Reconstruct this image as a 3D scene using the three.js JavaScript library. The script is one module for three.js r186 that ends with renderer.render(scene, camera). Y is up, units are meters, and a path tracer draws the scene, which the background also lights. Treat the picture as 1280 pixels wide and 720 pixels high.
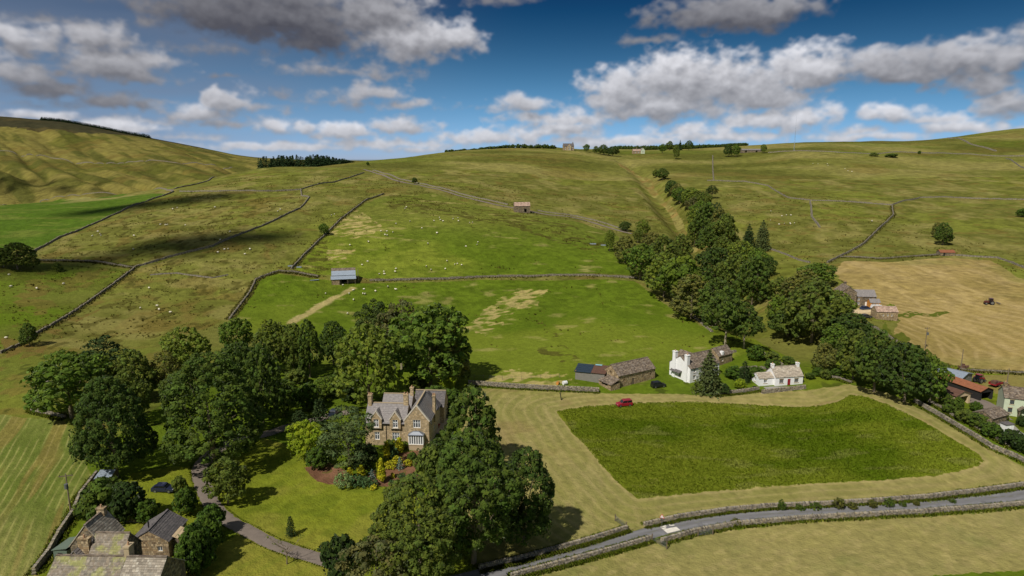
import * as THREE from 'three';
import { mergeGeometries } from 'three/addons/utils/BufferGeometryUtils.js';
import { RoundedBoxGeometry } from 'three/addons/geometries/RoundedBoxGeometry.js';

// ---------------------------------------------------------------- camera: a drone 65 m above the meadow, tilted down
const scene = new THREE.Scene();
const camera = new THREE.PerspectiveCamera(46.7, 16 / 9, 1, 12000);
camera.position.set(0, 65, 0);
camera.rotation.x = -0.18955;

// ---------------------------------------------------------------- noise
function rng(seed) { let s = seed >>> 0; return () => { s = (s + 0x6D2B79F5) >>> 0; let t = s; t = Math.imul(t ^ (t >>> 15), t | 1); t ^= t + Math.imul(t ^ (t >>> 7), t | 61); return ((t ^ (t >>> 14)) >>> 0) / 4294967296; }; }
function hash(i, j) { let h = Math.imul(i, 374761393) + Math.imul(j, 668265263) | 0; h = Math.imul(h ^ (h >>> 13), 1274126177); return ((h ^ (h >>> 16)) >>> 0) / 4294967296; }
function vn(x, y) {
  const i = Math.floor(x), j = Math.floor(y), fx = x - i, fy = y - j, u = fx * fx * (3 - 2 * fx), v = fy * fy * (3 - 2 * fy);
  const a = hash(i, j), b = hash(i + 1, j), c = hash(i, j + 1), d = hash(i + 1, j + 1);
  return a + (b - a) * u + (c - a) * v + (a - b - c + d) * u * v;
}
function fbm(x, y, n) { let s = 0, a = .5, t = 0; for (let k = 0; k < n; k++) { s += a * vn(x + k * 17.3, y - k * 9.1); t += a; a *= .5; x = x * 2.03 + y * .3; y = y * 2.03 - x * .15; } return s / t; }
const clamp = (v, a = 0, b = 1) => v < a ? a : v > b ? b : v;
const sst = (a, b, v) => { const t = clamp((v - a) / (b - a)); return t * t * (3 - 2 * t); };
const lin = (c) => c <= 0.04045 ? c / 12.92 : ((c + .055) / 1.055) ** 2.4;
const srgb = (c) => c <= 0.0031308 ? c * 12.92 : 1.055 * c ** (1 / 2.4) - .055;
const rgb = (r, g, b) => [lin(r / 255), lin(g / 255), lin(b / 255)];

// cumulus in the sky: azimuth, height, half width, half height (degrees), tone of tops, tone of bases, weight
const CLOUDS = [[-18.2,1.0,9.5,0.56,0.85,0.65,0.8],[-10.6,1.3,7.9,0.71,0.85,0.65,0.8],[-2.7,1.71,7.4,0.85,0.9,0.65,0.85],[8.0,1.44,8.3,0.71,0.9,0.65,0.85],[16.9,1.76,6.5,0.81,0.95,0.7,0.85],[27.2,1.64,6.0,0.52,0.85,0.65,0.7],[-26.2,1.65,6.8,0.47,0.6,0.5,0.5],[4.0,3.27,5.9,1.03,0.85,0.5,0.9],[12.4,4.14,7.4,1.86,0.85,0.42,1],[19.1,4.91,5.7,2.02,0.82,0.4,1],[29.4,5.9,4.3,1.42,0.55,0.3,1],[34.2,5.08,3.5,1.25,0.6,0.32,1],[31.7,2.79,3.3,0.66,0.9,0.55,0.8],[-23.5,8.08,6.9,0.67,0.3,0.22,0.42],[-13.6,6.88,6.4,1.2,0.42,0.3,0.55],[-19.8,3.99,4.8,0.6,0.5,0.38,0.45],[-28.2,2.77,6.0,0.46,0.5,0.4,0.42],[-34.8,3.74,3.3,0.47,0.28,0.22,0.4],[-15.3,9.49,5.0,2.29,0.22,0.12,1],[-18.5,10.64,10.1,2.87,0.22,0.11,1.2],[-25.7,10.65,4.9,1.17,0.25,0.18,0.8],[-10.9,11.12,5.7,2.39,0.5,0.2,1.1],[-7.8,9.32,6.0,2.59,0.8,0.36,1.15],[-4.2,9.2,2.9,1.67,0.85,0.45,1],[-32.4,9.08,5.4,0.71,0.22,0.18,0.45],[-27.0,9.79,1.4,0.96,0.42,0.28,0.6],[-1.3,12.37,3.9,0.69,0.26,0.22,0.6],[-34.0,4.83,4.0,1.05,0.27,0.18,0.85],[-35.5,5.88,1.8,0.61,0.22,0.17,0.6],[-33.2,5.82,1.4,0.42,0.2,0.17,0.7],[-29.6,3.96,3.9,0.89,0.3,0.2,0.8],[-24.7,3.44,3.5,0.99,0.8,0.33,0.9],[-22.2,2.73,3.5,0.72,0.5,0.36,0.6],[-29.0,6.31,1.3,0.38,0.25,0.22,0.6],[-23.0,6.24,1.0,0.29,0.26,0.22,0.45],[-18.7,2.49,2.9,1.04,0.92,0.45,1],[-13.8,2.17,3.7,0.95,0.92,0.5,1],[-9.0,2.59,4.0,0.96,0.78,0.45,0.9],[-11.1,5.41,2.7,1.23,0.66,0.42,0.75],[-13.7,4.74,3.2,1.11,0.45,0.33,0.5],[-9.2,4.37,3.3,0.88,0.6,0.45,0.6],[-8.0,0.92,4.0,0.52,0.8,0.6,0.7],[-17.9,5.06,1.8,0.6,0.32,0.28,0.4],[17.3,10.82,7.3,2.01,0.34,0.17,1.1],[20.2,11.2,4.4,1.64,0.42,0.2,1],[10.8,9.36,2.6,0.59,0.3,0.24,0.6],[1.0,4.37,3.4,1.08,0.75,0.45,0.9],[3.3,2.3,5.0,1.16,0.95,0.55,1.05],[9.2,5.25,4.0,2.59,0.85,0.42,1.1],[13.6,5.97,4.9,3.01,0.88,0.38,1.15],[17.9,5.67,4.7,2.96,0.8,0.36,1.1],[23.0,6.52,4.1,2.16,0.9,0.38,1.15],[20.4,3.07,4.8,1.69,0.97,0.6,1.05],[22.7,3.02,2.5,1.78,0.97,0.6,1],[27.8,6.54,3.7,1.64,0.62,0.3,1],[32.3,6.42,4.9,1.89,0.55,0.27,1.15],[35.4,6.54,2.5,1.62,0.75,0.3,1],[35.8,3.8,2.3,1.45,0.7,0.38,1],[28.9,3.15,2.4,0.96,0.9,0.5,0.9],[33.2,2.2,3.2,0.76,0.95,0.6,0.9],[26.7,2.06,3.1,0.58,0.8,0.55,0.6],[15.0,2.22,5.5,0.88,0.95,0.6,0.8],[-3.3,4.23,2.7,0.51,0.5,0.4,0.3],[-2.7,1.65,8.0,0.65,0.7,0.6,0.5],[6.7,1.18,7.8,0.52,0.85,0.65,0.6]];
// ---------------------------------------------------------------- sky: deep blue with broken cumulus, computed
const EXPOSURE = 1.0;
const SKY_W = 4096, SKY_H = 2048;
{
  const data = new Float32Array(SKY_W * SKY_H * 4);
  const R = rng(77), all = [];
  for (const c of CLOUDS) all.push(c);
  for (let k = 1; k < 5; k++) for (const c of CLOUDS) {          // the same sort of clouds goes on all round
    const mir = k % 2 ? -1 : 1;
    all.push([c[0] * mir + k * 74 + (R() - .5) * 14, c[1] * (.85 + .4 * R()), c[2] * (.8 + .5 * R()), c[3] * (.8 + .5 * R()), c[4], c[5], c[6]]);
  }
  for (let k = 0; k < 90; k++) {                                  // and overhead
    const el = 15 + 60 * R() * R(), s = 5 + 8 * R();
    all.push([R() * 360 - 180, el, s / Math.cos(el * .0174), s * (.35 + .01 * el), .5 + .3 * R(), .18 + .12 * R(), .7 + .4 * R()]);
  }
  const bins = Array.from({ length: 360 }, () => []);
  for (const c of all) { const w = Math.ceil(c[2] * 1.7) + 1; for (let a = -w; a <= w; a++) { const b = ((Math.floor(c[0] + a) % 360) + 360) % 360; if (!bins[b].includes(c)) bins[b].push(c); } }
  const dens = (az, el, list, res) => {
    let best = 0, top = 0, bas = 0, tw = 0;
    const wx = (fbm(az * .55 + 40, el * .8 + 7, 3) - .5) * 3.2, wy = (fbm(az * .55 - 31, el * .8 + 57, 3) - .5) * 1.5;
    for (let q = 0; q < list.length; q++) {
      const c = list[q]; let dx = az + wx - c[0]; dx -= 360 * Math.round(dx / 360);
      const y = (el + wy * Math.min(1, c[3] / 1.6) - c[1]) / c[3], yy = y < 0 ? y * 1.5 : y, x = dx / c[2], r = x * x + yy * yy;
      if (r > 2.6) continue;
      const d = c[6] * (1.15 - Math.sqrt(r)); if (d <= -.5) continue;
      const w = Math.max(0, d + .3) ** 3; tw += w;
      const t = clamp(.5 + y * .62); top += w * (c[5] + (c[4] - c[5]) * t * t * (3 - 2 * t)); bas += w * c[5];
      if (d > best) best = d;
    }
    if (best <= 0) return 0;
    res.tone = tw ? top / tw : .5; res.base = tw ? bas / tw : .3;
    const b1 = fbm(az * 1.1, el * 1.7, 5), b2 = 1 - Math.abs(2 * fbm(az * .8 + 9, el * 1.3 + 3, 4) - 1);
    return best * 1.05 + (b1 - .5) * .7 + (b2 - .75) * .4;
  };
  const r1 = {}, r2 = {};
  for (let j = 0; j < SKY_H; j++) {
    const el = (j + .5) / SKY_H * 180 - 90, st = el > 15 ? 3 : 1;
    for (let i = 0; i < SKY_W; i++) {
      const o = (j * SKY_W + i) * 4;
      if (el < -1.5) { data[o] = .14; data[o + 1] = .16; data[o + 2] = .15; data[o + 3] = 1; continue; }
      if (st > 1 && (j % st || i % st)) { const s = ((j - j % st) * SKY_W + i - i % st) * 4; if ((j - j % st + .5) / SKY_H * 180 - 90 > 15) { for (let q = 0; q < 4; q++) data[o + q] = data[s + q]; continue; } }
      const phi = ((i + .5) / SKY_W - .5) * 2 * Math.PI, az = Math.atan2(Math.cos(phi), -Math.sin(phi)) * 180 / Math.PI;
      const e = Math.max(0, el), list = bins[((Math.floor(az) % 360) + 360) % 360];
      // clear air, paler towards the horizon
      const k = Math.exp(-e / 4.6), k2 = .94 * Math.exp(-e / 2.7);
      let r = Math.max(.001, .19 * k - .014), g = Math.max(.03, .75 * k - .006), b = .05 + 1.3 * k;
      r += (.40 - r) * k2; g += (.46 - g) * k2; b += (.56 - b) * k2;
      // thin high veil in broad sheets, thickest to the north-west
      const veil = clamp(.01 + .95 * sst(.30, .98, Math.cos((az + 70) * .01745)) * (.5 + .8 * fbm(az * .10 + 7, e * .55, 3)));
      const pv = 1 + .9 * Math.exp(-e / 3.5); r += (.150 * pv - r) * veil; g += (.185 * pv - g) * veil; b += (.265 * pv - b) * veil;
      const d = list.length ? dens(az, el, list, r1) : 0, a = sst(.06, .70, d) * (.8 + .17 * sst(.4, .9, d));
      if (a > 0) {
        const dl = dens(az - .5, el + .8, list, r2);
        const lit = clamp(.5 + (d - dl) * .95), rim = sst(.95, .4, d);
        let t = r1.base * .6 + (r1.tone - r1.base * .6) * (.22 + .9 * lit) + .08 * rim * r1.tone;
        t *= .80 * (.86 + .28 * fbm(az * 2.6 + 5, el * 3.4, 3));
        const air = .34 * Math.exp(-e / 3.0);
        const cr = t * (1 - air) + .33 * air, cg = t * 1.0 * (1 - air) + .37 * air, cb = (t * 1.04 + .015) * (1 - air) + .43 * air;
        r += (cr - r) * a; g += (cg - g) * a; b += (cb - b) * a;
      }
      data[o] = r / EXPOSURE; data[o + 1] = g / EXPOSURE; data[o + 2] = b / EXPOSURE; data[o + 3] = 1;
    }
  }
  const sky = new THREE.DataTexture(data, SKY_W, SKY_H, THREE.RGBAFormat, THREE.FloatType);
  sky.mapping = THREE.EquirectangularReflectionMapping; sky.magFilter = THREE.LinearFilter; sky.minFilter = THREE.LinearFilter; sky.needsUpdate = true;
  scene.background = sky; scene.environment = sky;
}

// ---------------------------------------------------------------- sun: behind the camera's left shoulder, 50 degrees up
const SUN = new THREE.Vector3(-.50, 1.0, .68).normalize();
const sun = new THREE.DirectionalLight(0xfff9ee, 4.0);
sun.position.copy(SUN).multiplyScalar(900).add(new THREE.Vector3(0, 0, -350)); sun.target.position.set(0, 0, -350);
sun.castShadow = true; sun.shadow.radius = 2.5; sun.shadow.mapSize.set(4096, 4096);
Object.assign(sun.shadow.camera, { left: -500, right: 500, top: 500, bottom: -500, near: 10, far: 3000 });
scene.add(sun, sun.target);

const renderer = new THREE.WebGLRenderer({ antialias: true });
renderer.toneMapping = THREE.LinearToneMapping; renderer.toneMappingExposure = EXPOSURE;
renderer.shadowMap.enabled = true;

// ---------------------------------------------------------------- naming helpers
const taken = new Map();
function numbered(n) { const k = taken.get(n) ?? 0; taken.set(n, k + 1); return k ? `${n}_${String(k).padStart(3, '0')}` : n; }
function tag(o, label, category, group, kind) { o.userData = { label, category }; if (group) o.userData.group = group; if (kind) o.userData.kind = kind; return o; }
function lit(m) { m.castShadow = true; m.receiveShadow = true; return m; }
function part(name, geo, mat, parent) { const m = lit(new THREE.Mesh(geo, mat)); m.name = name; parent.add(m); return m; }
function thing(name, label, category, x, z, turn = 0, group, dy = 0) { const o = new THREE.Group(); o.name = numbered(name); o.position.set(x, H(x, z) + dy, z); o.rotation.y = turn; tag(o, label, category, group); scene.add(o); return o; }
function struct(name, geo, mat, label) { const m = lit(new THREE.Mesh(geo, mat)); m.name = numbered(name); m.userData = { kind: 'structure', label }; scene.add(m); return m; }

// ---------------------------------------------------------------- survey of the valley, in metres (x to the right, z towards the camera)
const SPOTS = [[-78.4,-92.0,2.5],[-42.5,-94.0,1.1],[0.0,-96.0,-0.3],[46.5,-97.0,-0.9],[82.6,-97.0,-0.9],[-100.9,-122.0,3.1],[-55.4,-126.0,1.0],[0.0,-129.0,-0.5],[60.5,-130.0,-1.0],[108.3,-131.0,-1.5],[-26.4,-142.0,0.7],[-117.5,-152.0,4.5],[-80.1,-143.0,4.2],[0.0,-163.0,0.1],[75.7,-166.0,-1.1],[76.6,-183.0,0.9],[52.4,-181.0,0.8],[29.6,-181.0,0.8],[-9.2,-184.0,1.5],[-76.0,-178.0,3.5],[-122.3,-168.0,7.0],[-52.1,-172.0,1.1],[121.6,-163.0,2.2],[122.2,-154.0,2.0],[106.1,-172.0,3.3],[14.7,-196.0,2.5],[140.6,-201.0,1.4],[0.0,-222.0,2.8],[57.6,-221.0,3.1],[-158.8,-200.0,8.9],[-100.7,-208.0,6.7],[-129.4,-200.0,6.4],[0.0,-250.0,4.5],[-85.8,-240.0,6.9],[187.7,-238.0,7.4],[78.8,-246.0,5.5],[131.0,-236.0,6.4],[138.2,-262.0,8.2],[159.3,-254.0,6.7],[0.0,-305.0,11.4],[-76.2,-292.0,11.9],[55.3,-303.0,11.8],[-174.7,-265.0,14.2],[-114.2,-275.0,12.2],[218.9,-335.0,16.4],[255.6,-330.0,17.1],[156.4,-322.0,13.2],[-221.2,-285.0,20.9],[-167.3,-300.0,18.6],[-113.5,-302.0,18.2],[0.0,-362.0,22.2],[-177.5,-335.0,25.4],[-80.1,-350.0,23.6],[221.1,-400.0,22.5],[-238.7,-330.0,24.0],[289.5,-395.0,23.0],[5.3,-440.0,33.0],[-166.4,-410.0,35.2],[-271.0,-420.0,33.0],[280.6,-490.0,31.7],[384.9,-505.0,35.5],[201.9,-470.0,31.9],[-90.3,-545.0,49.2],[-262.8,-480.0,38.1],[-134.0,-470.0,43.1],[-328.8,-430.0,32.2],[-136.0,-640.0,56.1],[-64.1,-680.0,61.1],[-165.5,-720.0,62.1],[-139.4,-740.0,64.6],[-181.6,-700.0,59.7],[-211.7,-690.0,58.2],[-236.5,-668.0,57.3],[-241.8,-640.0,56.1],[-282.0,-540.0,42.3],[0.0,-600.0,47.6],[75.8,-580.0,37.9],[67.9,-720.0,60.8],[96.3,-400.0,17.7],[150.6,-390.0,14.1],[69.2,-830.0,76.5],[0.0,-850.0,78.7],[-68.3,-830.0,74.6],[129.9,-850.0,70.9],[189.8,-850.0,72.9],[188.0,-610.0,43.7],[239.0,-780.0,62.3],[252.1,-590.0,40.9],[348.4,-640.0,48.6],[506.6,-670.0,53.3],[602.0,-800.0,71.5],[342.6,-810.0,74.3],[473.0,-805.0,73.4],[443.0,-1050.0,91.6],[645.2,-1080.0,94.8],[896.4,-1200.0,120.0],[320.3,-1050.0,85.6],[258.3,-1000.0,81.1],[-845.0,-1120.0,58.5],[-637.0,-1100.0,44.6],[-1062.2,-1420.0,120.4],[-1206.4,-1620.0,165.0],[-1070.1,-1640.0,155.1],[-961.9,-1680.0,132.5],[-821.0,-1750.0,101.3],[-685.5,-1820.0,69.2],[-824.8,-1300.0,80.0],[-604.2,-1250.0,57.8],[-757.8,-1000.0,35.9],[-603.8,-980.0,33.1],[-1465.7,-1600.0,192.5],[-1023.3,-1100.0,65.0],[-560.0,-640.0,13.0],[-500.0,-720.0,3.0],[-420.0,-800.0,15.0],[-700.0,-620.0,5.0],[-760.0,-760.0,-30.0],[-620.0,-860.0,-5.0],[0.0,-1300.0,70.0],[300.0,-1400.0,60.0],[-250.0,-1000.0,40.0],[-100.0,-1000.0,73.0],[700.0,-2000.0,60.0],[2000.0,-2200.0,85.0],[1600.0,-1400.0,137.0],[1100.0,-1600.0,85.0],[800.0,-1500.0,80.0],[1300.0,-2000.0,75.0],[-250.0,-1900.0,51.0],[-640.0,-2000.0,67.0],[-430.0,-2100.0,62.0],[0.0,-2500.0,25.0],[800.0,-3000.0,35.0],[-3500.0,-3000.0,65.0],[-900.0,-2900.0,-5.0],[-1400.0,-3400.0,-5.0],[-2500.0,-1700.0,150.0],[-1500.0,-2100.0,125.0],[-1200.0,-2400.0,85.0],[-200.0,-50.0,3.0],[0.0,-30.0,1.0],[200.0,-50.0,0.0],[0.0,-70.0,0.0],[-120.0,-70.0,2.0],[120.0,-70.0,0.0]];
const GULLY = [[126.1,-787.8,3,10],[132.1,-699.0,6,14],[129.2,-622.8,9,18],[122.8,-514.8,12,20],[118.7,-433.5,14,22],[108.8,-355.0,13,24],[94.0,-276.1,9,24],[90.8,-233.2,5,22],[94.5,-211.1,2,18]];
const ROAD = [[-10.1,-94.2],[-5.1,-96.1],[1.0,-98.9],[6.7,-101.7],[13.9,-105.4],[23.1,-109.7],[31.1,-113.1],[39.2,-115.3],[48.7,-116.6],[62.7,-117.2],[75.5,-118.3],[88.0,-120.8],[97.8,-123.4],[104.3,-125.5],[110.7,-127.5]];
const DRIVE = [[-28.8,-98.9],[-32.5,-100.3],[-36.3,-101.7],[-41.1,-104.0],[-46.5,-107.4],[-51.4,-110.6],[-55.6,-114.6],[-59.1,-119.2],[-62.3,-124.2],[-64.8,-129.0],[-65.3,-134.6],[-63.8,-142.6],[-58.5,-148.0],[-54.3,-153.6],[-48.5,-159.4],[-45.6,-162.3],[-42.3,-163.9]];
const HILLLANE = [[-136.9,-626.6],[-112.9,-578.4],[-88.7,-534.6],[-62.1,-498.2],[-39.4,-472.6],[-21.7,-455.9],[0.0,-440.6],[20.7,-433.3],[41.3,-431.0],[60.5,-420.2],[73.7,-409.0]];
const FARMTRACK = [[127.4,-255.5],[129.5,-252.1],[134.8,-252.1],[140.0,-254.4]];
const FARMYARD = [[122.4,-169.7],[123.2,-166.8],[122.6,-162.9],[121.3,-158.8],[120.7,-155.9]];
const FARMLANE = [[120.0,-153.3],[119.9,-149.4],[120.3,-146.0]];
const WALLS = {"road_up_a":[[-5.2,-97.6],[1.1,-100.2],[8.3,-104.2],[14.1,-107.4],[20.9,-111.4]],"road_up_b":[[24.5,-112.7],[31.8,-115.8],[41.7,-118.3],[49.7,-119.2],[60.5,-119.2],[71.7,-119.8],[82.0,-121.3],[93.6,-124.4],[107.0,-128.7]],"road_lo_a":[[0.0,-95.6],[7.9,-99.7],[16.5,-104.1],[24.7,-108.3]],"road_lo_b":[[26.5,-107.5],[33.5,-110.8],[41.5,-113.1],[53.8,-114.3],[66.0,-114.8],[77.2,-115.9],[89.5,-118.3],[101.3,-121.2]],"right_a":[[105.0,-165.3],[106.3,-158.4],[107.4,-150.8],[109.0,-141.9],[112.3,-138.8],[113.3,-137.0]],"right_b":[[109.0,-166.1],[110.2,-161.9],[110.1,-156.4]],"right_c":[[111.6,-151.3],[112.6,-147.1],[114.0,-142.8]],"meadow_top":[[-12.4,-183.5],[0.0,-181.2],[11.3,-179.6],[24.3,-178.9]],"cottage":[[70.5,-179.0],[77.3,-180.6],[83.7,-181.9]],"cottage_b":[[93.1,-188.5],[95.9,-186.6],[97.3,-182.9]],"garden":[[56.5,-177.4],[64.3,-179.3],[70.1,-181.1]],"orchard":[[69.9,-196.2],[74.5,-197.3],[78.1,-196.5]],"upgarden":[[65.9,-209.2],[69.6,-211.2],[73.7,-211.6]],"streamside":[[70.0,-249.4],[71.2,-240.4],[72.2,-233.6]],"lanewall":[[81.6,-211.7],[83.0,-206.9],[83.8,-200.4],[84.3,-195.5]],"mid_a":[[-63.9,-294.9],[-43.7,-299.1],[-14.8,-303.9],[22.3,-305.0],[57.2,-300.9]],"mid_b":[[-104.8,-295.3],[-97.1,-295.8],[-86.7,-294.4]],"barn_up":[[-100.5,-299.9],[-100.7,-320.2],[-99.9,-353.3],[-98.8,-397.0],[-97.5,-419.0],[-95.4,-444.9],[-88.3,-464.3]],"left_a":[[-152.8,-191.9],[-152.1,-200.9],[-155.3,-211.7],[-158.2,-230.2],[-161.6,-249.7],[-165.0,-270.4],[-168.5,-295.4]],"left_b":[[-168.5,-295.4],[-159.9,-308.7],[-146.8,-324.4],[-141.6,-346.3],[-138.5,-360.4],[-134.1,-382.1],[-129.8,-410.4],[-133.4,-442.9],[-141.9,-453.8],[-150.0,-478.6]],"left_c":[[-213.8,-296.6],[-200.9,-299.9],[-189.5,-300.6],[-172.0,-295.2],[-168.5,-295.4]],"left_d":[[-150.0,-478.6],[-138.5,-519.4],[-128.8,-589.1]],"left_e":[[-241.4,-489.5],[-207.0,-470.6],[-177.6,-467.0],[-150.0,-478.6]],"green_a":[[-227.1,-314.3],[-234.2,-344.5],[-235.3,-370.1],[-239.0,-421.5],[-241.3,-460.5],[-246.9,-491.1]],"green_b":[[-386.7,-506.6],[-648.0,-922.5],[-578.6,-921.8],[-523.4,-917.6],[-246.9,-491.1]],"green_c":[[-262.8,-522.1],[-257.7,-572.7],[-476.6,-1249.7]],"low_left":[[-102.7,-236.0],[-105.9,-253.8],[-108.4,-270.4],[-110.7,-283.9],[-104.8,-295.3]],"ruin":[[-156.9,-285.3],[-147.1,-288.1],[-130.1,-284.9],[-124.9,-289.3]],"hill_lane_a":[[-127.2,-619.1],[-91.3,-551.0],[-63.6,-510.8],[-40.2,-483.6],[-22.2,-465.9],[-2.7,-451.6]],"hill_lane_b":[[16.9,-442.0],[42.1,-439.6],[61.6,-428.1],[72.7,-417.3]],"far_a":[[160.3,-335.6],[176.2,-351.1],[197.4,-372.1],[227.1,-411.4],[260.1,-456.0],[279.1,-492.6]],"far_b":[[279.1,-492.6],[321.6,-529.9],[353.3,-530.3],[390.3,-508.3]],"far_c":[[279.1,-492.6],[258.5,-504.6],[228.2,-511.2],[219.2,-534.2],[226.5,-596.7],[213.0,-619.9],[181.6,-628.2]],"far_d":[[225.0,-506.6],[203.0,-452.7],[194.7,-421.5]],"far_e":[[247.7,-839.2],[216.3,-730.1],[187.2,-627.0]],"tan_top_a":[[171.8,-346.2],[187.8,-337.2],[209.5,-339.5],[222.3,-341.7]],"tan_top_b":[[243.9,-332.0],[242.4,-319.9],[239.6,-305.8]],"tan_top_c":[[227.4,-339.4],[235.1,-335.0],[243.9,-332.0]],"farm_dn":[[129.2,-235.2],[130.2,-223.6],[129.9,-209.6],[130.4,-204.4]],"gully_w":[[148.3,-387.4],[151.5,-368.4],[152.0,-348.6],[153.2,-339.8]],"tan_bot":[[137.5,-196.4],[142.9,-193.6],[152.0,-188.2]],"sky_a":[[310.2,-824.7],[383.4,-795.6],[471.2,-801.7],[538.1,-803.0],[596.2,-785.9]],"sky_b":[[680.8,-1067.2],[611.5,-907.1],[588.9,-828.6]],"sky_c":[[563.8,-775.3],[517.9,-679.9]],"near_left":[[-82.4,-123.0],[-80.8,-115.4],[-78.3,-109.4],[-76.5,-102.9],[-74.5,-97.4],[-73.3,-92.3]],"nl_b":[[-105.6,-149.2],[-111.5,-151.7],[-117.2,-154.4],[-121.7,-164.6],[-123.3,-169.4]],"kitchen":[[-72.6,-108.0],[-69.2,-107.9],[-65.5,-107.7]],"yard_r":[[-53.6,-97.2],[-55.1,-99.4],[-56.7,-101.7]],"farhill":[[-918.6,-1221.6],[-848.6,-1244.4],[-771.4,-1236.6],[-706.0,-1249.1],[-620.1,-1252.7],[-536.4,-1299.5]]};
const HEATHER = [[-1191.5,-1504.5],[-1117.9,-1497.8],[-1045.9,-1493.4],[-964.0,-1500.3],[-903.1,-1544.7],[-855.7,-1624.1],[-764.2,-1669.5],[-723.4,-1863.3]];
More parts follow.
